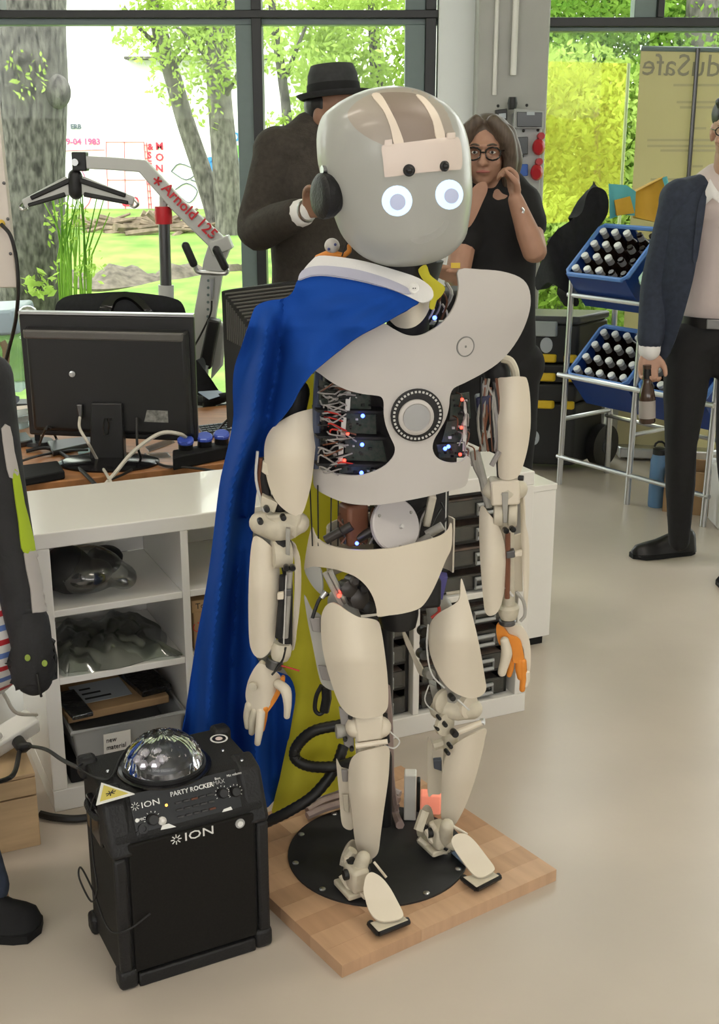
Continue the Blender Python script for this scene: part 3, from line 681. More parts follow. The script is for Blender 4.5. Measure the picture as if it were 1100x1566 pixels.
# cables over the desk
mat('cable_black', (.012, .012, .012), .5); mat('cable_white', (.55, .52, .46), .5)
def cable(pts, r, m, lab, name='cable', group=None, sm=6, n=7):
    return tag(MB().tube(pts, r, n, smooth=sm).obj(name, m), lab, 'cable', group)
cable([mq(.33, .80, .04), pY(122, 655, 3.5), pY(135, 678, 3.45), pZ(150, 705, DZ+.01), pZ(163, 725, DZ+.01), pZ(172, 742, DZ+.004)], .0045, 'cable_white', 'pale cable hanging from the monitor back to the desk edge')
MB().hull8([mq(.315, .70, .03), mq(.35, .70, .03), mq(.345, .82, .03), mq(.325, .82, .03), mq(.315, .70, .048), mq(.35, .70, .048), mq(.345, .82, .048), mq(.325, .82, .048)]).obj('video_plug', 'dark_steel', bpy.data.objects['monitor'], bev=.003)
cable([pZ(288, 672, DZ+.06), pY(275, 664, 3.50), pY(245, 663, 3.49), pY(205, 690, 3.44), pY(175, 725, 3.36), pZ(153, 751, DZ-.01)], .006, 'cable_white', 'thick cream cable arching over the desk from the power strip')
cable([mq(.66, .80, .035), pY(210, 680, 3.5), pZ(215, 705, DZ+.006), pZ(195, 722, DZ+.006), pZ(165, 735, DZ+.006)], .004, 'cable_black', 'black cable from the monitor port down past its stand')
cable([pZ(40, 690, DZ+.006), pZ(70, 685, DZ+.012), pZ(95, 694, DZ+.008), pZ(120, 715, DZ+.006), pZ(152, 747, DZ+.004)], .006, 'cable_black', 'black cable running from the desk clutter to the desk edge')
cable([pZ(60, 680, DZ+.01), pY(66, 665, 3.5), pY(75, 652, 3.5), pZ(85, 668, DZ+.02), pZ(97, 695, DZ+.006), pZ(120, 698, DZ+.006)], .004, 'cable_black', 'looped black cable under the monitor beside its stand')
cable([pZ(30, 706, DZ+.03), pZ(60, 697, DZ+.01), pZ(100, 690, DZ+.01), pZ(135, 688, DZ+.01)], .004, 'cable_black', 'black cable lying across the power supply box')
cable([pZ(222, 695, DZ+.006), pZ(250, 712, DZ+.006), pZ(290, 715, DZ+.006), pZ(340, 722, DZ+.006)], .004, 'cable_black', 'black cable along the desk edge in front of the power strip')
cable([pZ(325, 668, DZ+.03), pY(340, 650, 3.85), pY(356, 635, 3.9)], .004, 'cable_black', 'black cable rising across the keyboard')
for k, (a, bb) in enumerate((((228, 690), (268, 676)), ((232, 700), (262, 698)))): deskbox('clear_sleeve', 'crumpled clear plastic sleeve lying before the power strip' if k else 'clear plastic sleeve under the monitor edge', 'plastic sleeve', [a, bb, (bb[0]-6, bb[1]-7), (a[0]-6, a[1]-7)], .004, 'clear_film', .001)
# ================================================================== speaker box
mat('vinyl_black', (.011, .011, .0115), .55, bump=.35, bscale=420, spec=.35); mat('grille', (.011, .010, .009), .75, noise=.4, nscale=260, spec=.25)
mat('bumper', (.012, .012, .013), .48, bump=.2, bscale=160, spec=.4); mat('print_white', (.75, .75, .73), .5); mat('print_grey', (.35, .35, .35), .5)
PA = Vector((-.48, 2.082, 0)); yaw = math.radians(27.5)
PM = Matrix.Translation(PA) @ Matrix.Rotation(yaw, 4, 'Z'); PU = Vector((math.cos(yaw), math.sin(yaw), 0)); PV = Vector((-math.sin(yaw), math.cos(yaw), 0))
W, D, H = .335, .245, .42
def SP(u, v, z): return PM @ Vector((u, v, z))
sp = thing('party_speaker', 'black portable party speaker with a clear light dome on top', 'speaker', tuple(PM @ Vector((W/2, D/2, 0))), rz=yaw)
prof = [(.012, .008), (.012, .335), (.020, .345), (.052, .405), (.075, .412), (D-.01, .412), (D-.01, .008)]
b = MB(PM); n = len(prof); b.add([(u, y, z) for u in (.012, W-.012) for y, z in prof], [tuple(range(n)), tuple(range(n, 2*n))[::-1]]+[(j, (j+1) % n, n+(j+1) % n, n+j) for j in range(n)])
b.obj('cabinet', 'vinyl_black', sp, bev=.004)
MB(PM).box2((.035, .004, .035), (W-.035, .014, .325)).obj('grille', 'grille', sp, bev=.003)
# corner guards and edge rails
for u in (.0, W-.04):
    for v in (.0, D-.04):
        for z in (.0, H-.045):
            if z > .1 and v < .1: continue
            MB(PM).box2((u, v, z), (u+.04, v+.04, z+.045)).obj('corner_guard', 'bumper', sp, bev=.010, seg=3)
for u in (.0, W-.05): 
    b = MB(PM); b.hull8([(u, .0, .30), (u+.05, .0, .30), (u+.05, .09, .30), (u, .09, .30), (u, .045, .405), (u+.05, .045, .405), (u+.05, .1, .42), (u, .1, .42)]); b.obj('corner_guard', 'bumper', sp, bev=.010, seg=3)
    MB(PM).box2((u+(.004 if u < .1 else .02), .002, .04), (u+(.03 if u < .1 else .046), .02, .30)).obj('edge_rail', 'bumper', sp, bev=.006)
MB(PM).box2((.04, .0, .0), (W-.04, .02, .03)).obj('front_rail', 'bumper', sp, bev=.004)
# slanted control panel
cp = [(.055, .0175, .3335), (W-.055, .0175, .3335), (W-.055, .0535, .4085), (.055, .0535, .4085)]
ctr = lambda a, c, off=.004: PM @ (Vector(cp[0]).lerp(Vector(cp[1]), a).lerp(Vector(cp[3]).lerp(Vector(cp[2]), a), c) + Vector((0, -.90, .43))*off)
nP = (PM.to_3x3() @ Vector((0, -.90, .43))).normalized(); uP = PU; vP = (ctr(0, 1)-ctr(0, 0)).normalized()
panel = MB().hull8([ctr(0, 0, -.002), ctr(1, 0, -.002), ctr(1, 1, -.002), ctr(0, 1, -.002), ctr(0, 0), ctr(1, 0), ctr(1, 1), ctr(0, 1)]).obj('control_panel', 'black_gloss', sp, bev=.001)
text('panel_brand', 'ION', 'print_white', panel, ctr(.085, .62, .0052), uP, vP, .0165, .0003, sx=1.3)
text('panel_title', 'PARTY ROCKER', 'print_white', panel, ctr(.36, .72, .0052), uP, vP, .0128, .0003, bold=.0003)
text('panel_title', 'MAX', 'print_grey', panel, ctr(.765, .735, .0052), uP, vP, .0118, .0003)
def star(c, r, par):
    for k in range(8):
        d = uP*math.cos(k*math.pi/4)+vP*math.sin(k*math.pi/4); MB().tube([c+d*r*.4, c+d*r], r*.1, 4).obj('brand_ray', 'print_white', par)
star(ctr(.035, .70, .0052), .0085, panel)
def knob(a, c, r):
    p = ctr(a, c, .004); k = MB().lathe([(r, 0), (r*.95, .010), (r*.8, .012)], p, nP, 18).obj('knob', 'black_plastic', panel)
    for j in range(9):
        an = math.radians(-30+30*j); d = uP*math.cos(an)+vP*math.sin(an); MB().tube([p+d*r*1.25+nP*.0005, p+d*r*1.5+nP*.0005], .0008, 4).obj('scale_tick', 'print_white', panel)
    return k
knob(.165, .30, .0115); knob(.835, .50, .0105); knob(.955, .46, .0105)
text('knob_caption', 'Bass', 'print_white', panel, ctr(.79, .85, .0045), uP, vP, .007, .0002); text('knob_caption', 'Mic volume', 'print_white', panel, ctr(.905, .85, .0045), uP, vP, .007, .0002)
mat('btn', (.035, .035, .037), .4); mat('btn_red', (.12, .04, .02), .4); mat('led_orange', (1, .35, .05), .4, emit=4)
for r in range(3):
    for c in range(5): MB().box(ctr(.42+.075*c, .20+.17*r, .005), (.013, .007, .004), PM.to_3x3() @ Matrix.Rotation(-.45, 3, 'X')).obj('button', 'btn_red' if (r, c) in ((2, 2), (0, 4)) else 'btn', panel, bev=.001)
MB().ell(ctr(.31, .55, .005), (.0028,)*3, nu=8, nv=6).obj('status_light', 'led_orange', panel)
text('input_label', 'MIC', 'print_white', panel, ctr(.045, .34, .0045), uP, vP, .008, .0003); MB().lathe([(.004, 0), (.004, .001)], ctr(.03, .37, .004), nP, 14).obj('mic_icon', 'print_white', panel)
for a, c, r in ((.07, .15, .010), (.02, .06, .005)): MB().lathe([(r, 0), (r, .004), (r*.6, .004), (r*.55, .001)], ctr(a, c, .004), nP, 16).obj('input_jack', 'black_plastic', panel)
k = MB().lathe([(.0085, 0), (.0085, .006), (.003, .012)], ctr(.245, .22, .004), nP, 14).obj('plug', 'white_plastic', panel); 
MB().hull8([ctr(.22, .02, .005), ctr(.36, .0, .005), ctr(.30, .12, .005), ctr(.24, .12, .005), ctr(.22, .02, .007), ctr(.36, .0, .007), ctr(.30, .12, .007), ctr(.24, .12, .007)]).obj('white_tag', 'print_white', panel)
MB().hull8([ctr(.80, .06, .0045), ctr(.90, .06, .0045), ctr(.89, .14, .0045), ctr(.82, .12, .0045), ctr(.80, .06, .006), ctr(.90, .06, .006), ctr(.89, .14, .006), ctr(.82, .12, .006)]).obj('white_tag', 'print_white', panel)
text('front_brand', 'ION', 'print_white', sp, SP(.148, .0030, .305), PU, (0, 0, 1), .026, .0006, sx=1.35)
for k in range(8):
    d = PU*math.cos(k*math.pi/4)+Vector((0, 0, math.sin(k*math.pi/4))); c = SP(.132, .0030, .3135); MB().tube([c+d*.004, c+d*.011], .0012, 4).obj('brand_ray', 'print_white', sp)
MB(PM).lathe([(.010, 0), (.010, .004), (.007, .004)], (.268, .0045, .312), (0, -1, 0), 20).obj('badge_ring', 'print_grey', sp)
MB(PM).lathe([(.006, 0), (.006, .0055)], (.268, .0045, .312), (0, -1, 0), 14).obj('badge', 'print_white', sp)
# warning triangle, carrying handle, badge on top, dome
tri = MB(PM); c = Vector((.040, .038, .386)); 
e1 = Vector((1, .0, .0)); e2 = Vector((0, .45, .89)).normalized()
def T(x, y, off=0): return Vector((.012, .072, .4135+off))+Vector((x, 0, 0))+Vector((0, -.88, -.0))*y
tq = [(-.004, -.012), (.075, .020), (.000, .072)]
b = MB(PM)
for zz, sc, mm, nm in ((.0, 1.0, 'print_white', 'warning_sticker'), (.0008, .76, 'yellow_sign', 'yellow_field')):
    if mm == 'yellow_sign': mat('yellow_sign', (.62, .52, .10), .5)
P3 = [SP(.004, .038, .4205), SP(.072, .088, .4215), SP(.004, .112, .4215)]
P3 = [pZ(147, 1231, .421), pZ(206, 1214, .421), pZ(155, 1197, .421)]
cc = sum(P3, Vector())/3
def trip(s, z): return [cc+(p-cc)*s+Vector((0, 0, z)) for p in P3]
stk = MB().add(trip(1, -.0015)+trip(1, .0006), [(0, 1, 2), (5, 4, 3), (0, 3, 4, 1), (1, 4, 5, 2), (2, 5, 3, 0)]).obj('warning_sticker', 'print_white', sp)
MB().add(trip(.74, .0004)+trip(.74, .0012), [(0, 1, 2), (5, 4, 3), (0, 3, 4, 1), (1, 4, 5, 2), (2, 5, 3, 0)]).obj('yellow_field', 'yellow_sign', stk)
for k in range(7):
    an = k*.9+.3; d = (P3[1]-P3[0])*math.cos(an)+(P3[2]-P3[0])*math.sin(an)
    MB().tube([cc+d*.02+Vector((0, 0, .0015)), cc+d*.13+Vector((0, 0, .0015))], .0011, 4).obj('laser_mark', 'ink', stk)
h = MB(PM).box2((-.001, .075, .29), (.014, .175, .365)).obj('handle_recess', 'black_gloss', sp, bev=.004)
MB(PM).tube([(.006, .08, .355), (-.004, .10, .352), (-.004, .15, .352), (.006, .17, .355)], .007, 8, smooth=3).obj('handle_grip', 'bumper', sp)
p = pZ(335, 1130, .4125); r_ = MB().lathe([(.019, 0), (.019, .0012), (.0155, .0012), (.0155, .0004)], p, (0, 0, 1), 24).obj('round_badge', 'print_white', sp)
MB().lathe([(.0150, 0), (.0150, .0010)], p, (0, 0, 1), 20).obj('badge_field', 'black_plastic', r_); MB().lathe([(.009, 0), (.007, .0018)], p, (0, 0, 1), 16).obj('badge_figure', mat('pale_pink', (.75, .62, .60), .5), r_)
for x, y in ((370, 1163), (165, 1180), (200, 1195), (341, 1148)):
    MB().lathe([(.004, 0), (.003, .003)], pZ(x, y, .4125), (0, 0, 1), 10).obj('screw', 'steel', sp)
dc = pZ(251, 1172, .413); dc = Vector((dc.x, dc.y, .413))
MB().lathe([(.097, 0), (.097, .003), (.092, .004)], dc, (0, 0, 1), 40).obj('dome_plate', 'black_gloss', sp)
MB().lathe([(.086, .003), (.086, .010), (.078, .010), (.078, .003)], dc, (0, 0, 1), 36).obj('dome_ring', 'black_plastic', sp)
dome = bpy.data.materials.new('dome_glass'); dome.use_nodes = True; q = dome.node_tree.nodes['Principled BSDF']
q.inputs['Transmission Weight'].default_value = 1; q.inputs['Roughness'].default_value = .03; q.inputs['IOR'].default_value = 1.33; q.inputs['Base Color'].default_value = (.95, .97, 1, 1); MATS['dome_glass'] = dome
def domept(u, v, r):
    t = v*math.pi/2; a = u*2*math.pi; k = 1+.045*(abs(math.sin(13*a))-.5)*(abs(math.sin(v*20))-.3)
    return dc+Vector((r*k*math.cos(t)*math.cos(a), r*k*math.cos(t)*math.sin(a), .008+.86*r*k*math.sin(t)))
MB().rings([[domept(j/52, min(.995, i/16), .080) for j in range(52)] for i in range(17)], cap=True).obj('dome', 'dome_glass', sp, ang=12)
MB().lathe([(.05, 0), (.045, .02), (.02, .035)], dc, (0, 0, 1), 14).obj('lamp_core', 'dark_steel', sp)
mat('crystal', (.7, .66, .72), .1, metal=.3)
for k in range(6): MB().ell(dc+Vector((.022*math.cos(k*1.05)-.02, .022*math.sin(k*1.05)-.03, .03)), (.011, .011, .009), nu=6, nv=4).obj('light_lens', 'crystal', sp, smooth=False)
cable([SP(.03, .24, .40), pZ(120, 1175, .425), pZ(165, 1192, .418), pZ(185, 1158, .418), pZ(200, 1140, .417), pZ(215, 1134, .417), SP(.17, .237, .416), SP(.175, .25, .36)], .0025, 'cable_black', 'thin black cable lying across the speaker top')
cable([SP(.012, .10, .415), SP(-.006, .115, .36), SP(-.012, .10, .26), SP(-.012, .085, .20), SP(-.015, .13, .14), SP(-.02, .20, .155), SP(-.015, .20, .18), SP(-.012, .12, .17), SP(-.008, .03, .135), SP(.02, -.004, .145), SP(.07, .0, .165)], .002, 'cable_black', 'thin black cable looping down the side of the speaker')
cable([SP(W-.03, .21, .424), pY(330, 1108, 2.44), pY(350, 1103, 2.5), pY(300, 1102, 2.62), pY(270, 1118, 2.6)], .002, 'cable_black', 'thin black cable from the speaker corner towards the cape') if False else None
# ================================================================== wooden crate with white power strip, bottom left
mat('pine', (.60, .42, .24), .6, noise=.22, nscale=4, stretch=(1, 1, 9), bump=.05)
ca = pZ(63, 1292, 0); cu = SU; cvv = SV
CM = Matrix.Translation(ca) @ SM.to_3x3().to_4x4()
t = thing('pine_crate', 'pale pine crate standing beside the white shelf', 'crate', tuple(ca-SU*.2))
MB(CM).box2((-.40, 0, .0), (0, .012, .135)).obj('side_board', 'pine', t, bev=.002); MB(CM).box2((-.40, 0, .139), (0, .012, .185)).obj('side_board', 'pine', t, bev=.002)
MB(CM).box2((-.012, .013, 0), (0, .26, .185)).obj('end_board', 'pine', t, bev=.002); MB(CM).box2((-.40, .013, 0), (-.388, .26, .185)).obj('end_board', 'pine', t, bev=.002)
MB(CM).box2((-.40, .248, 0), (0, .26, .185)).obj('side_board', 'pine', t, bev=.002); MB(CM).box2((-.40, 0, .187), (0, .26, .197)).obj('lid', 'pine', t, bev=.002)
ps0 = pZ(4, 1172, .198); ps1 = pZ(44, 1110, .24)
t = thing('white_power_strip', 'white multi-socket power strip lying on the pine crate', 'power strip', (ps0.x, ps0.y, .198))
M = Matrix.Translation((ps0.x-.02, ps0.y+.06, .235)) @ Matrix.Rotation(math.radians(48), 4, 'Z') @ Matrix.Rotation(math.radians(-12), 4, 'Y') @ Matrix.Rotation(math.radians(18), 4, 'X')
MB(M).box2((-.16, -.028, -.022), (.10, .028, .022)).obj('housing', 'white_plastic', t, bev=.006)
for k in range(3): MB(M).lathe([(.019, 0), (.019, .0015), (.016, .0015), (.015, -.006)], (-.12+.055*k, 0, .022), (0, 0, 1), 18).obj('socket', 'white_plastic', t)
pl = M @ Vector((.03, -.03, .0))
t = thing('black_plug', 'black mains plug in the white power strip', 'plug', tuple(pl))
b = MB(); b.limb([pl+Vector((0, .0, 0)), pl+Vector((.02, -.03, .0)), pl+Vector((.035, -.035, .005))], [.016, .016, .010]); b.obj('plug_body', 'black_plastic', t, remesh=.004)
pp = pl+Vector((.035, -.035, .005)); b = MB(); b.tube([pp, pY(70, 1146, 2.52), pY(95, 1162, 2.42), SP(.0, .22, .40)], .0045, 8, smooth=5); b.obj('cord', 'cable_black', t)
b = MB(); b.tube([pl+Vector((.012, -.03, -.01)), pY(20, 1185, 2.5), pY(-10, 1198, 2.5)], .006, 8, smooth=5); b.obj('cord', 'cable_black', t)
cable([pY(0, 1050, 2.55), pY(10, 1068, 2.56), pY(25, 1090, 2.6), M @ Vector((.11, 0, .01))], .0045, 'cable_white', 'white cord rising from the power strip on the crate')
cable([pZ(62, 1245, .012), pZ(85, 1250, .012), pZ(120, 1252, .012), pZ(165, 1245, .012)], .010, 'cable_black', 'thick black cable on the floor behind the speaker')
# ================================================================== plinth of the robot
mat('beech', (.54, .335, .20), .45, noise=.16, nscale=5, stretch=(8, 1, 1)); mat('beech2', (.46, .275, .16), .45, noise=.16, nscale=5, stretch=(8, 1, 1)); mat('beech3', (.60, .385, .24), .45, noise=.14, nscale=5, stretch=(8, 1, 1))
BF = Vector((-.036, 2.13, 0)); ba = math.radians(35); BL_ = .60
BM = Matrix.Translation(BF) @ Matrix.Rotation(ba, 4, 'Z')
pb = thing('display_board', 'square beech board on the floor under the robot', 'board', tuple(BM @ Vector((.3, .3, 0))), rz=ba)
random.seed(4)
for k in range(10):
    v0 = BL_*k/10; cuts = sorted([0, BL_]+[BL_*random.uniform(.2, .8) for _ in range(1)])
    for a, c in zip(cuts, cuts[1:]):
        MB(BM).box2((a+.0002, v0+.0002, 0), (c-.0002, v0+BL_/10-.0002, .030)).obj('stave', random.choice(('beech', 'beech2', 'beech3')), pb, smooth=False)
dcx = BM @ Vector((.30, .29, .030))
dp = thing('base_plate', 'round black metal plate screwed onto the beech board', 'plate', tuple(dcx))
MB().lathe([(.212, 0), (.212, .005), (.210, .006)], dcx, (0, 0, 1), 72).obj('disc', mat('plate_black', (.016, .016, .017), .6, noise=.2, nscale=60), dp)
for k in range(10):
    an = k*math.pi/5+.25; MB().lathe([(.0075, 0), (.0075, .002), (.004, .004)], dcx+Vector((.198*math.cos(an), .198*math.sin(an), .006)), (0, 0, 1), 12).obj('screw', 'steel', dp)
MB().lathe([(.016, .006), (.016, .60)], dcx+Vector((.02, .12, 0)), (0, 0, 1), 16).obj('support_pole', 'black_plastic', dp)
# small white beacon box with a black connector and red-lit block
wb = pZ(628, 1262, .036)
t = thing('white_box', 'slim white upright box with a glowing red side behind the robot foot', 'box', tuple(wb))
M = Matrix.Translation((wb.x, wb.y+.02, .036)) @ Matrix.Rotation(-.05, 4, 'Z')
MB(M).box2((-.016, 0, .0), (.014, .035, .125)).obj('case', 'white_plastic', t, bev=.003)
MB(M).box2((.0145, .006, .02), (.024, .034, .105)).obj('connector', 'black_plastic', t, bev=.003)
MB(M).box2((.025, .01, .012), (.075, .045, .065)).obj('lit_block', mat('red_glow', (.95, .30, .20), .5, emit=.35), t, bev=.004)
# hoses
mat('hose_pink', (.36, .27, .25), .5, noise=.2, nscale=30); mat('hose_grey', (.42, .38, .38), .5)
random.seed(9)
pts = [pZ(612, 1262, .045), pY(604, 1240, 2.72), pY(597, 1190, 2.68), pY(596, 1150, 2.66), pY(594, 1100, 2.64), pY(590, 1050, 2.62)]
cable(pts, .011, 'hose_pink', 'pinkish braided hose rising from the black plate behind the robot shin', 'hose')
for k, lab in enumerate(('grey-pink hose lying on the board, uppermost of the bundle', 'grey-pink hose in the middle of the bundle on the board', 'reddish hose lowest in the bundle on the board')):
    cable([pZ(612-2*k, 1215+10*k, .05), pZ(575, 1200+9*k, .06), pZ(530, 1205+11*k, .06), pZ(495, 1215+11*k, .05), pZ(470, 1232+8*k, .045)], .010, ('hose_grey', 'hose_pink', 'hose_pink')[k], lab, 'hose')
corr = mat('hose_black', (.012, .012, .012), .45)
pts = [pY(524, 1108, 2.56), pY(480, 1118, 2.56), pY(455, 1140, 2.56), pY(452, 1160, 2.55), pY(475, 1172, 2.54), pY(515, 1172, 2.53), pY(545, 1164, 2.56)]
def corrugated(pts, r, name, lab):
    P = cat_open(pts, 10); b = MB(); b.tube(P, [r*(1+.10*(k % 2)) for k in range(len(P))], 10); return tag(b.obj(name, corr), lab, 'hose')
corrugated(pts, .0125, 'corrugated_hose', 'black corrugated hose looped in front of the yellow cloth')
corrugated([pY(526, 1140, 2.60), pY(512, 1176, 2.57), pY(480, 1216, 2.55), pY(440, 1242, 2.54), pY(400, 1262, 2.54), pY(372, 1285, 2.54)], .0125, 'corrugated_hose', 'black corrugated hose running down behind the speaker')
# ================================================================== humanoid robot
mat('shell_white', (.52, .49, .465), .42, noise=.03, nscale=6); mat('shell_cream', (.68, .61, .495), .45, noise=.04, nscale=6)
mat('print_cream', (.60, .545, .43), .55, noise=.15, nscale=40); mat('print_grey_part', (.36, .345, .31), .5, noise=.2, nscale=30)
mat('circuit', (.015, .035, .025), .45, noise=.8, nscale=120, col2=(.06, .06, .05)); mat('inner_dark', (.016, .015, .016), .6, noise=.6, nscale=50)
mat('motor_dark', (.045, .04, .038), .35, metal=.6); mat('wire_brown', (.16, .06, .03), .5); mat('wire_red', (.45, .03, .02), .5); mat('wire_grey', (.30, .28, .27), .5)
mat('orange_print', (.72, .25, .03), .5, noise=.12, nscale=30); mat('led_blue', (.05, .10, 1), .4, emit=9); mat('led_red', (1, .05, .03), .4, emit=4)
mat('ribbon_white', (.55, .54, .52), .6)
RO = Vector((.095, 2.53, 0)); ph = math.radians(15); RF = Vector((math.sin(ph), -math.cos(ph), 0)); RU = Vector((math.cos(ph), math.sin(ph), 0))
def rloc(P): d = P-RO; return d.dot(RU), d.dot(RF), P.z
def RW(u, w_, z): return RO + RU*u + RF*w_ + Vector((0, 0, z))
def rp(px, py, w_):
    r = ray(px, py); return CAM + r*(((RO+RF*w_)-CAM).dot(RF)/r.dot(RF))
def rsurf(fn):
    def f(px, py):
        r = ray(px, py); r = r/r.y
        def g(Y):
            u, w_, z = rloc(CAM+r*Y); return w_-fn(u, z)
        a = 2.05
        while a < 3.1 and g(a) > 0: a += .03
        lo, hi = a-.03, a
        for _ in range(12):
            m = (lo+hi)/2
            if g(m) > 0: lo = m
            else: hi = m
        return CAM+r*hi
    return f
rb = thing('humanoid_robot', 'cream-white humanoid robot with a frosted round head and cape', 'robot', (RO.x, RO.y, .036))
# ---- head
hd_tab = [(131, 602, 4), (133.5, 601, 24), (138, 600, 42), (145, 599, 59), (153, 598, 74), (161, 597.5, 86), (178, 596, 103), (204, 597.5, 112.5), (234, 600.5, 115.5), (260, 603, 114.5), (298, 609.5, 109.5), (339, 614, 100), (364, 617, 91), (387, 618, 70), (399, 617, 48), (406, 614, 24), (408.5, 612, 4)]
HY = 2.47; hb = MB(); rings_ = []; fy = math.radians(24)
P = cat_open([Vector((a, c, d)) for a, c, d in hd_tab], 3)
for q in P:
    c = pY(q.y, q.x, HY); e = pY(q.y+q.z, q.x, HY); r_ = (e-c).length; ring = []
    for j in range(48):
        an = 2*math.pi*j/48; k = 1+.06*max(0, math.cos(an))  # a little longer towards the face
        d = Vector((math.sin(fy)*math.cos(an)+math.cos(fy)*math.sin(an), -math.cos(fy)*math.cos(an)+math.sin(fy)*math.sin(an), 0))
        ring.append(c+d*r_*k)
    rings_.append(ring)
hb.rings(rings_)
hm = mat('frosted_head', (.50, .505, .485), .27, noise=.05, nscale=5, coat=.2)
def glow(m, col, f):
    nt = m.node_tree; N = nt.nodes; t = N.new('ShaderNodeBsdfTranslucent'); t.inputs[0].default_value = (*col, 1); x = N.new('ShaderNodeMixShader'); x.inputs[0].default_value = f
    nt.links.new(N['Principled BSDF'].outputs[0], x.inputs[1]); nt.links.new(t.outputs[0], x.inputs[2]); nt.links.new(x.outputs[0], N['Material Output'].inputs[0])
glow(hm, (.78, .77, .74), .42)
head = hb.obj('head', hm, rb, ang=180)
HBV = BVHTree.FromPolygons(hb.v, hb.f)
def hsurf(off):
    def f(px, py):
        r = ray(px, py).normalized(); h = HBV.ray_cast(CAM, r)
        if h[0] is None:
            p, n, *_ = HBV.find_nearest(pY(px, py, HY)); return p+n*off
        n = h[1] if h[1].dot(r) < 0 else -h[1]
        return h[0]+n*off
    return f
def circ(x, y, rx, ry=None, n=24, tilt=0):
    ry = ry or rx; return [(x+rx*math.cos(2*math.pi*k/n)*math.cos(tilt)-ry*math.sin(2*math.pi*k/n)*math.sin(tilt), y+rx*math.cos(2*math.pi*k/n)*math.sin(tilt)+ry*math.sin(2*math.pi*k/n)*math.cos(tilt)) for k in range(n)]
mat('crown_band', (.74, .64, .54), .45); mat('crown_brown', (.26, .205, .17), .4, noise=.12, nscale=8); mat('visor_bar', (.70, .60, .54), .45)
mat('crown_warm_shade', (.50, .445, .39), .3, coat=.2); glow(MATS['crown_warm_shade'], (.70, .62, .53), .3)
plate('crown_warm_shade', 'crown_warm_shade', head, [(532, 172), (556, 149), (600, 135), (645, 140), (678, 163), (692, 196), (690, 212), (604, 224), (578, 218), (556, 206), (540, 192)], hsurf(.0005), .0005, 6, 3)  # warm shading of the crown, painted as a beige plate on the head surface
plate('crown_panel', 'crown_brown', head, [(576, 146), (606, 142), (640, 146), (650, 163), (661, 186), (667, 213), (640, 217), (616, 219), (608, 194), (594, 166)], hsurf(.0015), .002, 7, 3)
plate('crown_band', 'crown_band', head, [(569, 148), (581, 145), (595, 166), (609, 194), (618, 222), (604, 223), (597, 194), (585, 168)], hsurf(.003), .003, 6, 3)
plate('crown_band', 'crown_band', head, [(636, 147), (650, 152), (669, 176), (680, 213), (667, 214), (661, 186), (648, 162)], hsurf(.003), .003, 6, 3)
vb = plate('camera_bar', 'visor_bar', head, [(585, 224), (600, 221), (640, 216), (688, 211), (699, 214), (703, 235), (702, 257), (690, 260), (640, 264), (595, 270), (589, 266), (587, 245)], hsurf(.006), .006, 6, 3)
for x, y in ((595, 218), (687, 208)): plate('bar_tab', 'visor_bar', vb, [(x-6, y-3), (x+5, y-4), (x+5, y+5), (x-6, y+6)], hsurf(.007), .004, 5, 1, sm=False)
for x, y, r_ in ((625, 260, 8.6), (676, 254, 7.6)):
    p = hsurf(.006)(x, y); n = (p-pY(603, 250, HY)); n.z *= .3; n.normalize()
    c = MB().lathe([(r_/790, 0), (r_/790, .006), (r_/790*.8, .008)], p-n*.002, n, 20).obj('camera_lens', 'black_plastic', head); MB().ell(p+n*.005, (r_/1100,)*3, nu=12, nv=8).obj('lens_glass', 'black_gloss', c)
mat('eye_white', (.62, .78, 1), .5, emit=.5); mat('eye_pupil', (.42, .46, .62), .5, emit=.28); glow(mat('mouth_glow', (.57, .575, .555), .27, coat=.2), (.80, .79, .76), .42)
for x, y, rx, ry, qx, qy, qr in ((607.5, 307, 23.2, 23.4, 608.5, 308.5, 11.8), (686.8, 297.5, 21, 22.8, 689.5, 299.5, 10.8)):
    e = plate('eye', 'eye_white', head, circ(x, y, rx, ry), hsurf(.0015), .0015, 5, 1, sm=False)
    plate('pupil', 'eye_pupil', e, circ(qx, qy, qr, qr*1.06), hsurf(.0025), .0010, 4, 1, sm=False)
plate('mouth', 'mouth_glow', head, [(628, 366), (650, 360), (670, 350), (681, 336), (687, 340), (678, 356), (660, 368), (640, 373)], hsurf(.0003), .0003, 5, 3)  # projected smile, painted as a slightly lighter head tone
ec = pY(498, 300, 2.40); ea = Vector((-.89, -.45, 0))
ear = MB().lathe([(.030, -.025), (.040, -.012), (.0425, 0), (.0425, .010), (.036, .016), (.02, .017)], ec, ea, 32).obj('ear_disc', 'bumper', head)
MB().lathe([(.008, -.02), (.008, -.006)], ec+Vector((-.012, 0, .048)), ea, 10).obj('ear_bolt', 'steel', ear)
# ---- neck and upper interior
nk = pY(625, 430, 2.50)
b = MB(); b.lathe([(.045, -.16), (.043, -.09), (.050, -.03), (.07, .04)], nk, (0, 0, 1), 24, sx=1.0); b.obj('neck', 'inner_dark', rb)
plate('neck_guard', 'shell_cream', rb, [(590, 462), (600, 440), (640, 436), (662, 440), (660, 462), (652, 482), (640, 496), (625, 502), (608, 500), (596, 490), (585, 480)], bul(630, 45, .05, [(430, 2.46), (505, 2.43)]), .004, 8)
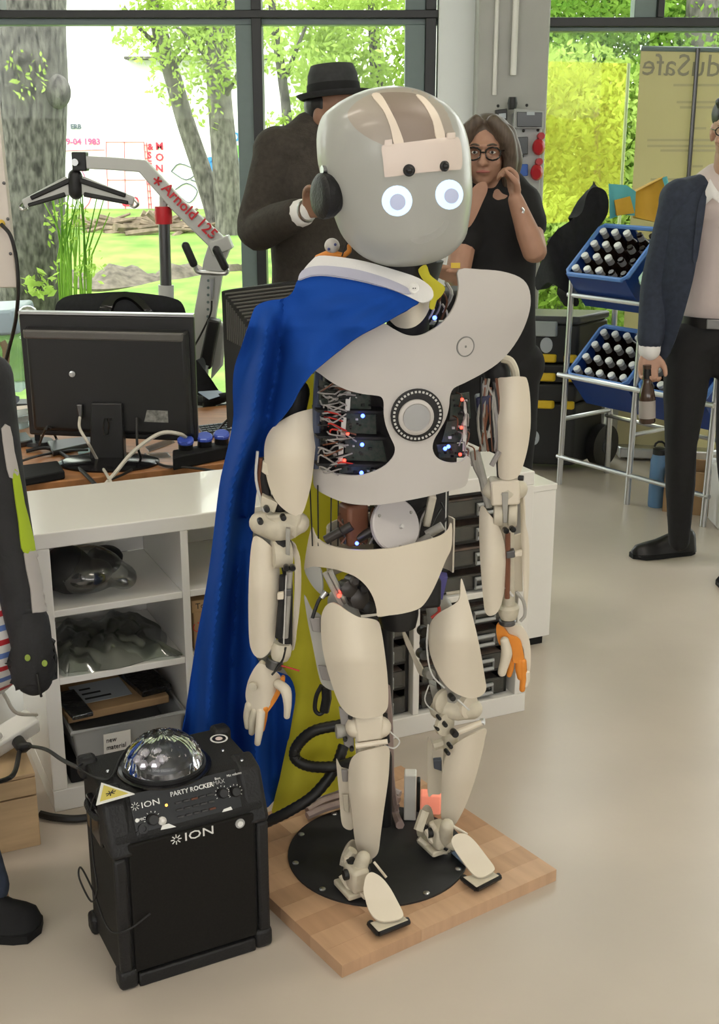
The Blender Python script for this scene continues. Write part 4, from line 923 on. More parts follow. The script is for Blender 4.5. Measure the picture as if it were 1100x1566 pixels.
# ---- torso core with electronics
def tbox(a, c, d, name, m, par=None, yw=ph, bev=0): return MB().box(RW(a[0], a[1], a[2]), d if c is None else c, Matrix.Rotation(yw, 3, 'Z')).obj(name, m, par if par is not None else rb, bev=bev)
core = MB().box(RW(-.025, -.045, 1.10), (.29, .10, .34), Matrix.Rotation(ph, 3, 'Z')).obj('torso_core', 'inner_dark', rb, bev=.01)
MB().box(RW(-.02, -.045, 1.315), (.36, .10, .06), Matrix.Rotation(ph, 3, 'Z')).obj('shoulder_beam', 'inner_dark', rb, bev=.01)
def rpanel(name, m, par, q, w_, th=.003): 
    P = [rp(x, y, w_) for x, y in q]; n = RF*th; return MB().hull8([p-n for p in P]+P).obj(name, m, par, bev=0)
# boards behind the two side windows of the chest plate
def board(q, w_, leds=(), ribbon=None):
    o = rpanel('circuit_board', 'circuit', core, q, w_)
    (x0, y0), (x1, y1) = q[0], q[2]
    for k in range(7):
        x = x0+(x1-x0)*random.random(); y = y0+(y1-y0)*(.15+.7*random.random()); s = 2+3*random.random()
        rpanel('chip', random.choice(('inner_dark', 'motor_dark', 'ribbon_white', 'black_gloss')), o, [(x, y), (x+s, y), (x+s, y+s*.8), (x, y+s*.8)], w_+.004, .004)
random.seed(21)
for q in ([(520, 596), (566, 601), (568, 632), (520, 628)], [(528, 632), (575, 634), (576, 664), (528, 662)], [(528, 672), (585, 674), (592, 706), (528, 704)], [(520, 712), (575, 713), (572, 722), (520, 724)],
          [(488, 580), (512, 590), (512, 622), (488, 618)], [(690, 604), (718, 600), (720, 640), (688, 642)], [(684, 645), (714, 640), (716, 676), (676, 676)], [(668, 680), (712, 678), (712, 700), (672, 700)]):
    board(q, .055)
for y in (627, 667, 709): rpanel('rack_shelf', 'inner_dark', core, [(486, y), (592, y+2), (592, y+6), (486, y+4)], .075, .05)
for x, y, h_ in ((530, 598, 32), (523, 638, 30), (519, 678, 32)): rpanel('ribbon_cable', 'ribbon_white', core, [(x, y), (x+7, y+1), (x+5, y+h_), (x-2, y+h_-1)], .075, .002)
rpanel('ribbon_cable', 'ribbon_white', core, [(710, 612), (715, 611), (713, 690), (708, 690)], .075, .002)
for (x, y), mm in (((555, 636), 'led_blue'), ((554, 680), 'led_blue'), ((553, 723), 'led_blue'), ((532, 663), 'led_red'), ((527, 704), 'led_red'), ((707, 611), 'led_red'), ((706, 654), 'led_red'), ((704, 695), 'led_red'), ((681, 686), 'led_blue'), ((686, 683), 'led_blue')):
    MB().ell(rp(x, y, .082), (.0042,)*3 if mm == 'led_blue' else (.0035,)*3, nu=8, nv=6).obj('indicator_light', mm, core)
random.seed(31)
for k in range(52):
    x = 486+34*random.random(); y = 585+135*random.random(); b = MB()
    b.tube([rp(x, y, .06+.02*random.random()), rp(x+12*random.random(), y+random.gauss(0, 5), .085), rp(x+28, y+random.gauss(0, 7), .075)], .0018, 5, smooth=3); b.obj('wire', random.choice(('wire_brown', 'wire_grey', 'wire_grey', 'cable_black', 'wire_red')), core)
for k in range(16):
    x = 690+28*random.random(); y = 595+100*random.random(); b = MB(); b.tube([rp(x, y, .05), rp(x+8, y+5, .08), rp(x+14*random.random(), y+22, .07)], .0016, 5, smooth=3); b.obj('wire', random.choice(('wire_brown', 'wire_grey', 'cable_black')), core)
# bundle of wires and light at the collar
for k in range(16):
    x = 646+40*random.random(); y = 428+40*random.random(); b = MB(); b.tube([rp(x, y, .03), rp(x+8, y+18, .06), rp(x-10*random.random(), y+45, .05)], .0022, 5, smooth=3); b.obj('wire', random.choice(('wire_grey', 'wire_brown', 'ribbon_white', 'cable_black')), core)
MB().ell(rp(665, 486, .085), (.0045,)*3, nu=8, nv=6).obj('indicator_light', 'led_blue', core)
# ---- chest plate
def wch(u, z): return .135-lerp([(.95, 3.0), (1.05, 2.2), (1.2, 1.25), (1.3, 1.05)], z)*u*u - 1.6*max(0, z-1.28)**2
cs = rsurf(wch)
cp_o = [(702, 412), (735, 412), (768, 415), (795, 424), (808, 438), (812, 460), (808, 484), (797, 511), (780, 537), (760, 557), (735, 573), (710, 586), (694, 594), (688.5, 606), (687, 622), (682, 641), (672, 659), (664, 673), (662, 686), (667, 698), (678, 705), (692, 708), (706, 706), (716, 698), (720, 706), (718, 722), (712, 743), (690, 750), (660, 758), (620, 766), (580, 772), (550, 772), (525, 768), (500, 758), (482, 746), (479, 730), (482, 716), (505, 723), (530, 727), (550, 727), (572, 721), (590, 711), (602, 697), (604, 684), (597, 668), (590, 650), (587, 633), (587, 616), (583, 607), (572, 604.5), (555, 602.5), (530, 596), (508, 585), (490, 572), (478, 563), (480, 552), (496, 540), (520, 522), (545, 506), (568, 496), (586, 494), (602, 503), (618, 511), (632, 514), (646, 512), (660, 505), (676, 494), (690, 477), (699, 457), (702, 435)]
chest = plate('chest_plate', 'shell_white', rb, cp_o, cs, .005, 9, 3)
def disc_on(px, py, fn, prof, name, m, par, n=32, off=0.0):
    p = cs(px, py); u, _, z = rloc(p); e = .01
    du = (wch(u+e, z)-wch(u-e, z))/(2*e); dz = (wch(u, z+e)-wch(u, z-e))/(2*e)
    nn = (RF - RU*du - Vector((0, 0, dz))).normalized()
    return MB().lathe(prof, p+nn*off, nn, n).obj(name, m, par), p+nn*off, nn
ring, rc, rn = disc_on(637.5, 634.5, None, [(.0535, 0), (.0535, .004), (.052, .005), (.036, .005)], 'light_ring', 'inner_dark', chest, 40)
a_, b_, _ = frame(rn)
l0 = None
for k in range(38):
    an = 2*math.pi*k/38; d = a_*math.cos(an)+b_*math.sin(an); t_ = rn.cross(d)
    R3 = Matrix((t_, d, rn)).transposed(); MB().box(rc+d*.0475+rn*.0055, (.0042, .0042, .0022), R3).obj('led', 'ribbon_white', ring, smooth=False)
MB().lathe([(.036, .004), (.036, .010), (.033, .013), (.029, .014), (.0275, .011)], rc+a_*.003-b_*.003, rn, 36).obj('projector_bezel', 'shell_white', chest)
MB().lathe([(.0275, .008), (.027, .012), (.0, .0135)], rc+a_*.003-b_*.003, rn, 36, cap=True).obj('projector_lens', mat('lens_grey', (.36, .36, .36), .35), chest)
o_, c_, n_ = disc_on(712, 530, None, [(.0205, -.001), (.0205, .0012), (.0185, .0012), (.0185, -.001)], 'button_groove', mat('groove', (.20, .20, .19), .5), chest)
MB().lathe([(.0180, -.001), (.0178, .0015), (.0, .0018)], c_, n_, 28).obj('chest_button', 'shell_white', chest); MB().lathe([(.003, .001), (.002, .0026)], c_, n_, 12).obj('button_dot', 'groove', chest)
# ---- waist
sp_ = MB(); sp_.lathe([(.045, .74), (.04, .83), (.03, .86), (.035, .93)], RW(-.015, -.03, 0), (0, 0, 1), 16); spine = sp_.obj('waist_column', 'inner_dark', rb)
MB().box(rp(541, 800, .03), (.05, .05, .09), Matrix.Rotation(.5, 3, 'Z')).obj('waist_motor', 'wire_brown', spine, bev=.008)
MB().box(rp(657, 780, .02), (.016, .03, .07), Matrix.Rotation(.2, 3, 'Y')).obj('waist_bracket', 'print_cream', spine, bev=.004)
for x, y in ((526, 812), (560, 818), (510, 820), (665, 812), (648, 828)): MB().cyl(rp(x-12, y+6, .05), rp(x+12, y-8, .06), .010, 12).obj('actuator', random.choice(('motor_dark', 'print_grey_part', 'steel')), spine)
MB().box(RW(.03, -.055, .865), (.17, .06, .13), Matrix.Rotation(ph, 3, 'Z')).obj('waist_block', 'inner_dark', spine, bev=.012)
random.seed(17)
for k in range(22):
    x = 525+150*random.random(); b = MB(); b.tube([rp(x, 768+10*random.random(), .0), rp(x+random.gauss(0, 10), 795, .03+.02*random.random()), rp(x+random.gauss(0, 14), 832, .05)], .0022, 5, smooth=3); b.obj('wire', random.choice(('wire_brown', 'wire_grey', 'cable_black', 'wire_brown', 'cable_black')), spine)
for x0, x1 in ((474, 478), (486, 487), (507, 506), (518, 517), (683, 681)): MB().tube([rp(x0, 742, .03), rp(x1, 835, .03)], .0016, 5).obj('tendon', 'cable_black' if x0 < 600 else 'ribbon_white', spine)
dn = (RF*.86+RU*.30+Vector((0, 0, .38))).normalized(); dcn = rp(606, 803, .085)
bd = MB().lathe([(.056, -.012), (.058, 0), (.055, .003), (.03, .002), (.0, .002)], dcn, dn, 36).obj('belly_disc', mat('disc_grey', (.50, .47, .46), .4), rb)
for k in range(3): a2, b2, _ = frame(dn); d = a2*math.cos(k*2.1+.6)+b2*math.sin(k*2.1+.6); MB().lathe([(.004, 0), (.003, .006)], dcn+d*.046, dn, 8).obj('disc_screw', 'print_grey_part', bd)
MB().lathe([(.005, 0), (.004, .008)], dcn-Vector((0, 0, .004))+RU*.01, dn, 8).obj('disc_screw', 'ribbon_white', bd)
MB().ell(rp(546, 831, .09), (.004,)*3, nu=8, nv=6).obj('indicator_light', 'led_blue', spine)
# ---- pelvis
def wpe(u, z): return .135-lerp([(.62, 6.5), (.72, 4.2), (.85, 3.2)], z)*(u+.02)**2
ps_ = rsurf(wpe)
pel = plate('pelvis_shell', 'shell_cream', rb, [(477, 807), (483, 821), (497, 832), (522, 839), (552, 841.5), (585, 840), (605, 838), (630, 832), (655, 826), (676, 819), (687, 810), (691, 800), (692, 818), (690, 840), (682, 857), (671, 884), (660, 907), (648, 925), (636, 933), (615, 938.5), (596, 941), (578, 943), (576, 932), (571, 914), (560, 896), (542, 881), (513, 871), (487, 867), (475, 867), (466, 872), (466, 860), (470, 834), (474, 815)], ps_, .004, 8, 3)
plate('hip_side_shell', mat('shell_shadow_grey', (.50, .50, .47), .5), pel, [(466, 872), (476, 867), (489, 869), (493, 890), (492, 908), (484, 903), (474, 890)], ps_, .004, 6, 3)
b = MB(); b.grid(lambda s, t: RW(.145*math.cos(math.pi*(1+s))-.02, -.02+.095*math.sin(math.pi*(1+s)), .72+.125*t), 20, 4); b.obj('pelvis_back', 'shell_cream', rb, solid=.004, soff=1)
hipm = MB().box(RW(-.02, .0, .70), (.19, .10, .07), Matrix.Rotation(ph, 3, 'Z')).obj('hip_frame', 'inner_dark', rb, bev=.01)
MB().lathe([(.04, .615), (.045, .64), (.045, .68)], RW(-.01, .0, 0), (0, 0, 1), 20).obj('hip_hub', 'black_plastic', hipm)
for x, y, r_ in ((532, 900, .018), (548, 915, .022), (562, 928, .014), (540, 888, .012), (555, 900, .010)): MB().lathe([(r_, -.02), (r_, .01), (r_*.6, .014)], rp(x, y, .075), RF+Vector((.2, 0, .2)), 14).obj('hip_motor', random.choice(('motor_dark', 'inner_dark', 'motor_dark')), hipm)
b = MB(); b.tube([rp(497, 876, .07), rp(522, 925, .07)], .006, 8); b.obj('hip_rail', 'print_grey_part', hipm); MB().tube([rp(505, 873, .075), rp(530, 922, .075)], .006, 8).obj('hip_rail', 'steel', hipm)
MB().ell(rp(519, 911, .085), (.0045,)*3, nu=8, nv=6).obj('indicator_light', 'led_red', hipm)
for k, q in enumerate(([(503, 908), (490, 915), (483, 930), (478, 945)], [(664, 905), (668, 920), (672, 935), (660, 945)])): MB().tube([rp(x, y, .04) for x, y in q], .004, 6, smooth=4).obj('hip_cable', 'cable_black' if k == 0 else 'wire_red', hipm)
MB().cyl(rp(492, 914, .05), rp(499, 905, .05), .006, 10).obj('cable_gland', 'steel', hipm)
MB().box(rp(670, 910, .0), (.02, .03, .10), Matrix.Rotation(.2, 3, 'Y')).obj('hip_bracket', mat('blue_lit', (.10, .09, .30), .4), hipm)
# ---- generic limb pieces
def rod(pts, Y, r_, m, name, par, n=8, sm=0): 
    Ys = Y if isinstance(Y, (list, tuple)) else [Y]*len(pts)
    return MB().tube([pY(x, y, yy) for (x, y), yy in zip(pts, Ys)], r_, n, smooth=sm).obj(name, m, par)
def drum(x, y, Y, r_, ln, ax, m, name, par): 
    c = pY(x, y, Y); ax = Vector(ax).normalized(); return MB().lathe([(r_*.9, -ln/2), (r_, -ln/2+.002), (r_, ln/2-.002), (r_*.9, ln/2)], c, ax, 20).obj(name, m, par)
def pbox(q, Y, th, m, name, par, bev=.002):
    P = [pY(x, y, Y) for x, y in q]; B = [p+Vector((0, th, 0)) for p in P]
    return MB().hull8(B+P).obj(name, m, par, bev=bev)
# ---- right arm (towards the shelf)
ra = MB().limb([pY(452, 600, 2.50), pY(440, 690, 2.47), pY(430, 770, 2.46)], [.030, .022, .022]).obj('right_upper_arm', 'inner_dark', rb)
plate('upper_arm_shell', 'shell_cream', ra, [(484, 627), (470, 627), (445, 635), (420, 651), (408, 668), (404, 690), (406, 720), (412, 745), (422, 766), (438, 782), (453, 789), (463, 784), (470, 765), (477, 735), (482, 690), (485, 650)], bul([(620, 450), (790, 448)], 42, .035, [(620, 2.425), (700, 2.405), (790, 2.425)]), .004, 8)
rod([(400, 700), (398, 740), (404, 775)], 2.46, .006, 'wire_brown', 'wire', ra, sm=4); rod([(394, 690), (392, 735), (405, 785)], 2.45, .003, 'ribbon_white', 'wire', ra, sm=4); rod([(408, 700), (404, 730), (408, 760)], 2.46, .010, 'inner_dark', 'actuator', ra)
pbox([(400, 758), (425, 770), (420, 785), (398, 775)], 2.43, .03, 'print_cream', 'bracket', ra); pbox([(402, 705), (414, 712), (412, 730), (400, 722)], 2.44, .02, 'print_cream', 'bracket', ra)
el = MB().limb([pY(400, 800, 2.45), pY(430, 806, 2.45), pY(456, 800, 2.45)], [.026, .034, .024]).obj('right_elbow', 'print_cream', rb)
pbox([(404, 790), (462, 784), (460, 800), (452, 826), (408, 826)][:4], 2.425, .05, 'print_cream', 'elbow_block', el, .006)
for x, y in ((408, 778), (433, 791), (398, 797)): drum(x, y, 2.42, .0062, .02, (.2, -1, 0), 'black_plastic', 'pivot', el)
pbox([(437, 808), (444, 809), (443, 850), (437, 848)], 2.405, .012, 'print_grey_part', 'slot', el, .001)
fa = MB().limb([pY(432, 835, 2.44), pY(440, 880, 2.45), pY(436, 985, 2.46)], [.022, .010, .016]).obj('right_forearm', 'inner_dark', rb)
drum(430, 846, 2.44, .030, .04, (1, .3, 0), 'print_cream', 'joint_drum', fa)
for x in (438, 447.5): drum(x, 868, 2.405, .0065, .02, (.1, -1, .1), 'black_gloss', 'pivot', fa)
rod([(443, 874), (441, 905), (436, 975)], 2.43, .007, 'print_grey_part', 'actuator_rod', fa); rod([(434, 880), (433, 910), (427, 975)], 2.43, .009, 'inner_dark', 'actuator_rod', fa); rod([(438, 880), (436, 930), (434, 985)], 2.42, .0015, 'ribbon_white', 'tendon', fa)
pbox([(424, 908), (434, 906), (434, 917), (424, 918)], 2.41, .012, 'shell_cream', 'clip', fa); pbox([(434, 902), (446, 901), (446, 912), (434, 912)], 2.42, .02, 'dark_steel', 'clamp', fa)
plate('forearm_shell', 'shell_cream', fa, [(390, 820), (405, 827), (420, 842), (427, 862), (429, 900), (427, 925), (422, 965), (415, 992), (405, 1004), (395, 1006), (386, 997), (381, 975), (380, 912), (382, 862), (385, 832)], bul(402, 26, .028, [(820, 2.43), (900, 2.415), (1006, 2.44)]), .004, 7)
plate('forearm_shell', 'shell_cream', fa, [(438, 826), (450, 832), (459, 852), (461, 890), (458, 935), (450, 988), (446, 988), (449, 930), (451, 890), (450, 855), (444, 838)], bul(452, 12, .02, [(820, 2.45), (990, 2.47)]), .004, 5)
wr = MB().lathe([(.018, -.018), (.022, -.008), (.023, .012), (.018, .02)], pY(430, 996, 2.45), (.15, 0, 1), 20).obj('right_wrist', 'print_cream', rb)
drum(420, 1014, 2.45, .019, .022, (.3, 0, 1), 'dark_steel', 'wrist_ring', wr); rod([(437, 990), (432, 1010), (422, 1025), (416, 1032)], 2.43, .0025, 'cable_black', 'wire', wr, sm=4); rod([(430, 1018), (445, 1022), (458, 1026)], 2.44, .002, 'wire_red', 'wire', wr, sm=4)
def hand_r():
    h = plate('right_hand', 'shell_cream', rb, [(395, 1015), (408, 1019), (420, 1025), (430, 1037), (424, 1058), (412, 1080), (402, 1093), (394, 1096), (384, 1089), (377, 1073), (376, 1057), (382, 1035)], bul(402, 26, .022, [(1015, 2.44), (1096, 2.45)]), .016, 6)
    plate('palm_pad', 'orange_print', h, [(430, 1037), (436, 1040), (428, 1062), (414, 1084), (406, 1091), (410, 1080), (422, 1058)], bul(415, 20, .0, 2.452), .012, 5)
    def fing(pts, rr, Y, m='shell_cream', n='finger'): 
        b = MB(); b.limb([pY(x, y, yy) for (x, y), yy in zip(pts, Y)], rr, n=12); return b.obj(n, m, h)
    fing([(426, 1046), (437, 1056), (440, 1076), (439, 1095)], [.011, .012, .009, .007], [2.45, 2.43, 2.425, 2.43], n='thumb')
    fing([(381, 1078), (378, 1095), (379, 1111)], [.009, .0085, .007], [2.465]*3, 'print_cream'); fing([(390, 1088), (386, 1105), (385, 1120)], [.009, .0085, .007], [2.458]*3, 'print_cream')
    fing([(399, 1090), (397, 1114), (394, 1136)], [.010, .0095, .007], [2.45, 2.44, 2.435]); fing([(406, 1082), (403, 1100), (401, 1115)], [.008, .008, .006], [2.455, 2.46, 2.46], 'orange_print')
    p = pY(387, 1050, 2.437); MB().lathe([(.010, -.002), (.010, .0025), (.008, .0025)], p, (-.3, -1, 0), 20).obj('knuckle_emblem', 'print_cream', h)
hand_r()
# ---- left arm (away from the shelf)
la = MB().limb([pY(760, 565, 2.60), pY(770, 650, 2.59), pY(775, 740, 2.58)], [.030, .022, .020]).obj('left_upper_arm', 'inner_dark', rb)
plate('upper_arm_shell', 'shell_cream', la, [(760, 582), (774, 577), (800, 576), (807, 582), (811, 607), (812, 640), (811, 660), (807, 687), (799, 716), (792, 729), (780, 734), (766, 732), (762, 720), (762, 670), (760, 620)], bul(783, 28, .028, [(576, 2.545), (650, 2.53), (734, 2.545)]), .004, 7)
b = MB(); b.tube([pY(x, y, 2.57) for x, y in ((768, 548), (780, 552), (787, 565), (789, 578))], .009, 8, smooth=4); b.obj('shoulder_arch', 'print_cream', la)
for k in range(14):
    x = 735+25*random.random(); b = MB(); b.tube([pY(x, 575+20*random.random(), 2.56), pY(x+random.gauss(0, 6), 620+20*random.random(), 2.55), pY(x+random.gauss(0, 8), 690, 2.56)], .003, 5, smooth=3); b.obj('wire', random.choice(('wire_grey', 'wire_brown', 'cable_black', 'print_grey_part')), la)
pbox([(728, 608), (752, 604), (754, 632), (730, 636)], 2.55, .04, mat('navy_block', (.02, .022, .06), .4), 'motor_block', la, .004); pbox([(735, 590), (745, 588), (746, 606), (737, 608)], 2.555, .02, 'wire_grey', 'motor_block', la)
pbox([(738, 660), (762, 664), (762, 668), (738, 672)], 2.555, .02, 'print_grey_part', 'bracket', la); rod([(752, 712), (764, 690)], 2.55, .006, 'wire_grey', 'strut', la); rod([(728, 690), (738, 730), (748, 775)], 2.57, .009, 'print_grey_part', 'strut', la, sm=3)
rod([(722, 690), (728, 715), (738, 735)], 2.57, .006, 'print_grey_part', 'strut', la)
e2 = MB().limb([pY(752, 748, 2.575), pY(775, 752, 2.57), pY(792, 748, 2.575)], [.024, .028, .022]).obj('left_elbow', 'print_cream', rb)
pbox([(750, 737), (796, 734), (796, 772), (752, 775)], 2.545, .05, 'shell_cream', 'elbow_fork', e2, .005); pbox([(768, 754), (778, 753), (776, 800), (770, 800)], 2.541, .02, 'print_grey_part', 'slot', e2, .001)
drum(797, 731, 2.55, .006, .012, (1, -.3, 0), 'black_plastic', 'pivot', e2)
fb = MB().limb([pY(773, 790, 2.575), pY(778, 850, 2.585), pY(778, 935, 2.59)], [.020, .012, .016]).obj('left_forearm', 'print_cream', rb)
for x in (762, 784): drum(x, 787, 2.565, .026, .020, (1, -.1, 0), 'print_cream', 'joint_drum', fb)
for x, y in ((773.5, 811), (784, 809)): drum(x, y, 2.53, .0065, .02, (.1, -1, .1), 'black_gloss', 'pivot', fb)
rod([(777, 815), (777, 860), (776, 915)], 2.56, .006, 'wire_brown', 'actuator_rod', fb); pbox([(775, 844), (788, 842), (788, 853), (775, 855)], 2.55, .02, 'dark_steel', 'clamp', fb); pbox([(787, 845), (799, 842), (799, 851), (788, 852)], 2.55, .012, 'shell_cream', 'clip', fb)
plate('forearm_shell', 'shell_cream', fb, [(735, 775), (746, 784), (760, 800), (769, 820), (774, 850), (773, 887), (770, 912), (762, 935), (750, 942), (742, 935), (739, 912), (735, 862), (733, 812)], bul(752, 22, .022, [(775, 2.55), (860, 2.535), (942, 2.55)]), .004, 7)
plate('forearm_shell', 'shell_cream', fb, [(795, 755), (800, 760), (804, 800), (809, 825), (810, 875), (807, 925), (804, 945), (801, 900), (797, 825), (796, 775)], bul(803, 8, .015, [(755, 2.57), (945, 2.58)]), .004, 4)
pbox([(780, 820), (798, 815), (800, 905), (781, 905)], 2.60, .004, 'shell_cream', 'inner_plate', fb)
w2_ = MB().lathe([(.017, -.016), (.022, -.006), (.025, .012), (.020, .018)], pY(778, 936, 2.585), (-.05, 0, 1), 20).obj('left_wrist', 'print_cream', rb)
drum(776, 951, 2.585, .019, .012, (0, 0, 1), 'dark_steel', 'wrist_ring', w2_); rod([(790, 905), (801, 920), (803, 940), (796, 950)], 2.57, .004, 'print_grey_part', 'wire', w2_, sm=4); rod([(773, 898), (785, 912)], 2.56, .003, 'ribbon_white', 'strut', w2_)
h = plate('left_hand', 'shell_cream', rb, [(772, 960), (785, 956), (797, 958), (806, 968), (811, 985), (812, 1010), (810, 1034), (806, 1034), (803, 1010), (800, 990), (790, 978), (776, 974)], bul(795, 25, .01, 2.585), .014, 6)
plate('palm_pad', 'orange_print', h, [(760, 955), (770, 960), (780, 972), (795, 977), (800, 995), (802, 1012), (794, 1014), (785, 1012), (783, 992), (773, 979), (765, 987), (760, 972)], bul(780, 25, .008, 2.575), .012, 5)
for pts, rr, m, nm in (([(772, 980), (775, 1000), (768, 1028)], [.010, .013, .010], 'shell_cream', 'thumb'), ([(782, 1010), (781, 1022), (779, 1032)], [.008, .008, .006], 'orange_print', 'finger'), ([(794, 1010), (794, 1024), (796, 1036)], [.0085, .0085, .007], 'orange_print', 'finger'),
                       ([(800, 1012), (801, 1036), (799, 1054)], [.0085, .0085, .007], 'orange_print', 'finger'), ([(806, 1030), (806, 1040), (804, 1048)], [.0075, .007, .006], 'shell_cream', 'finger')):
    MB().limb([pY(x, y, 2.565 if nm == 'thumb' else 2.585) for x, y in pts], rr, n=12).obj(nm, m, h)
# ---- right leg
rt = MB().limb([pY(525, 920, 2.47), pY(540, 1010, 2.45), pY(562, 1110, 2.44)], [.035, .03, .03]).obj('right_thigh', 'print_grey_part', rb)
plate('thigh_shell', 'shell_cream', rt, [(491, 947), (496, 930), (505, 922), (515, 924), (532, 935), (550, 944), (567, 946), (579, 951), (584, 967), (589, 1000), (593, 1037), (594, 1075), (589, 1089), (577, 1096), (555, 1099), (537, 1095), (525, 1085), (517, 1072), (507, 1045), (497, 1010), (492, 980)], bul([(920, 535), (1100, 557)], 48, .045, [(920, 2.395), (1010, 2.365), (1100, 2.385)]), .004, 8)
plate('thigh_side_panel', mat('panel_clear_grey', (.44, .43, .39), .3), rt, [(466, 910), (478, 933), (492, 944), (494, 985), (502, 1020), (510, 1045), (510, 1056), (494, 1048), (487, 1030), (478, 985), (470, 945)], bul(480, 30, -.02, 2.47), .003, 7)
for q in ([(474, 945), (490, 945), (491, 968), (478, 966)], [(486, 1018), (502, 1020), (507, 1042), (492, 1040)]): pbox(q, 2.452, .006, 'wire_grey', 'spacer', rt)
rod([(492, 1048), (484, 1065), (482, 1085), (490, 1092), (500, 1082)], 2.50, .005, 'cable_black', 'cable_loop', rt, sm=5); rod([(499, 1050), (500, 1068), (496, 1088)], 2.50, .011, 'black_plastic', 'connector', rt)
kn = MB().limb([pY(545, 1112, 2.42), pY(565, 1116, 2.42), pY(582, 1112, 2.42)], [.024, .026, .024]).obj('right_knee', 'shell_cream', rb)
pbox([(543, 1098), (586, 1094), (586, 1132), (545, 1138)], 2.395, .05, 'shell_cream', 'knee_block', kn, .006); drum(521, 1118, 2.43, .016, .02, (1, .2, 0), 'print_grey_part', 'knee_bearing', kn); 
pbox([(518, 1082), (540, 1092), (542, 1150), (526, 1140)], 2.43, .012, 'wire_grey', 'bracket', kn, .003); rod([(544, 1141), (593, 1134)], 2.385, .006, 'shell_cream', 'knee_axle', kn)
for x, y in ((538, 1145), (528, 1130), (536, 1096)): drum(x, y, 2.415, .005, .012, (0, -1, 0), 'black_plastic', 'pivot', kn)
rod([(585, 1100), (596, 1118), (611, 1133), (603, 1144), (588, 1140)], 2.42, .0018, 'ribbon_white', 'wire', kn, sm=5); rod([(588, 1092), (590, 1115), (592, 1135)], 2.45, .007, 'inner_dark', 'strut', kn)
rs = MB().limb([pY(560, 1145, 2.43), pY(562, 1230, 2.46), pY(560, 1318, 2.50)], [.022, .020, .014]).obj('right_shin', 'print_cream', rb)
plate('shin_shell', 'shell_cream', rs, [(533, 1180), (538, 1160), (550, 1150), (570, 1145), (590, 1141), (596, 1147), (596, 1162), (594, 1192), (587, 1242), (582, 1280), (579, 1302), (573, 1311), (565, 1314), (555, 1310), (547, 1300), (542, 1280), (539, 1250), (534, 1210)], bul(566, 32, .032, [(1140, 2.385), (1220, 2.39), (1314, 2.44)]), .004, 8)
plate('calf_shell', 'shell_cream', rs, [(515, 1161), (522, 1174), (533, 1180), (534, 1210), (538, 1250), (539, 1268), (528, 1267), (522, 1255), (519, 1217), (516, 1185)], bul(520, 18, -.012, 2.47), .004, 6)
pbox([(522, 1178), (532, 1178), (532, 1196), (524, 1196)], 2.455, .01, 'wire_grey', 'spacer', rs); pbox([(524, 1216), (533, 1216), (534, 1244), (526, 1240)], 2.455, .006, 'print_cream', 'calf_slot', rs)
def foot(nm, ank, sh_o, zt, toe, acc, hx):
    an = MB(); an.limb([pZ(*p) for p in ank], [.016, .018, .013], n=10); o = an.obj(nm, 'print_cream', rb)
    plate('foot_shell', 'shell_cream', o, sh_o, lambda x, y: pZ(x, y, lerp(zt, y)), .006, 6)
    (a, b2, c, d), z = toe
    MB().hull8([pZ(*p, .037) for p in (a, b2, c, d)]+[pZ(p[0], p[1]-1, .055) for p in (a, b2, c, d)]).obj('toe_plate', 'print_cream', o, bev=.002)
    for p, q in ((a, b2), (d, a)): MB().tube([pZ(*p, .046), pZ(*q, .046)], .0085, 8).obj('toe_bumper', 'black_plastic', o)
    random.seed(hx)
    for k, (q, m, rr) in enumerate(acc): MB().tube([pZ(*p) for p in q], rr, 8).obj('ankle_link', m, o)
    return o
f1 = foot('right_foot', [(556, 1312, .13), (550, 1335, .09), (566, 1355, .07)], [(557, 1352), (560, 1340), (567, 1334), (575, 1336), (586, 1344), (597, 1358), (607, 1376), (616, 1394), (616, 1402), (605, 1407), (588, 1409), (575, 1405), (565, 1393), (559, 1375), (556, 1362)], [(1334, .125), (1375, .085), (1409, .062)], ((((579, 1426), (625, 1408), (612, 1398), (566, 1412))), .04),
     [([(528, 1318, .10), (540, 1300, .13)], 'print_cream', .012), ([(530, 1310, .12), (536, 1350, .06), (560, 1372, .05)], 'shell_cream', .007), ([(522, 1338, .08), (540, 1368, .045)], 'print_cream', .007), ([(545, 1320, .11), (556, 1360, .06)], 'shell_cream', .006), ([(536, 1314, .12), (538, 1320, .11)], 'black_plastic', .010), ([(533, 1352, .06), (545, 1360, .055)], 'black_plastic', .009), ([(572, 1318, .12), (591, 1342, .09)], 'shell_cream', .003), ([(536, 1370, .04), (552, 1368, .04)], 'print_cream', .006)], 1)
plate('heel_guard', 'shell_cream', f1, [(519, 1330), (523, 1306), (533, 1290), (544, 1285), (549, 1300), (545, 1325), (536, 1350), (525, 1345)], bul(530, 12, .01, 2.475), .004, 5)
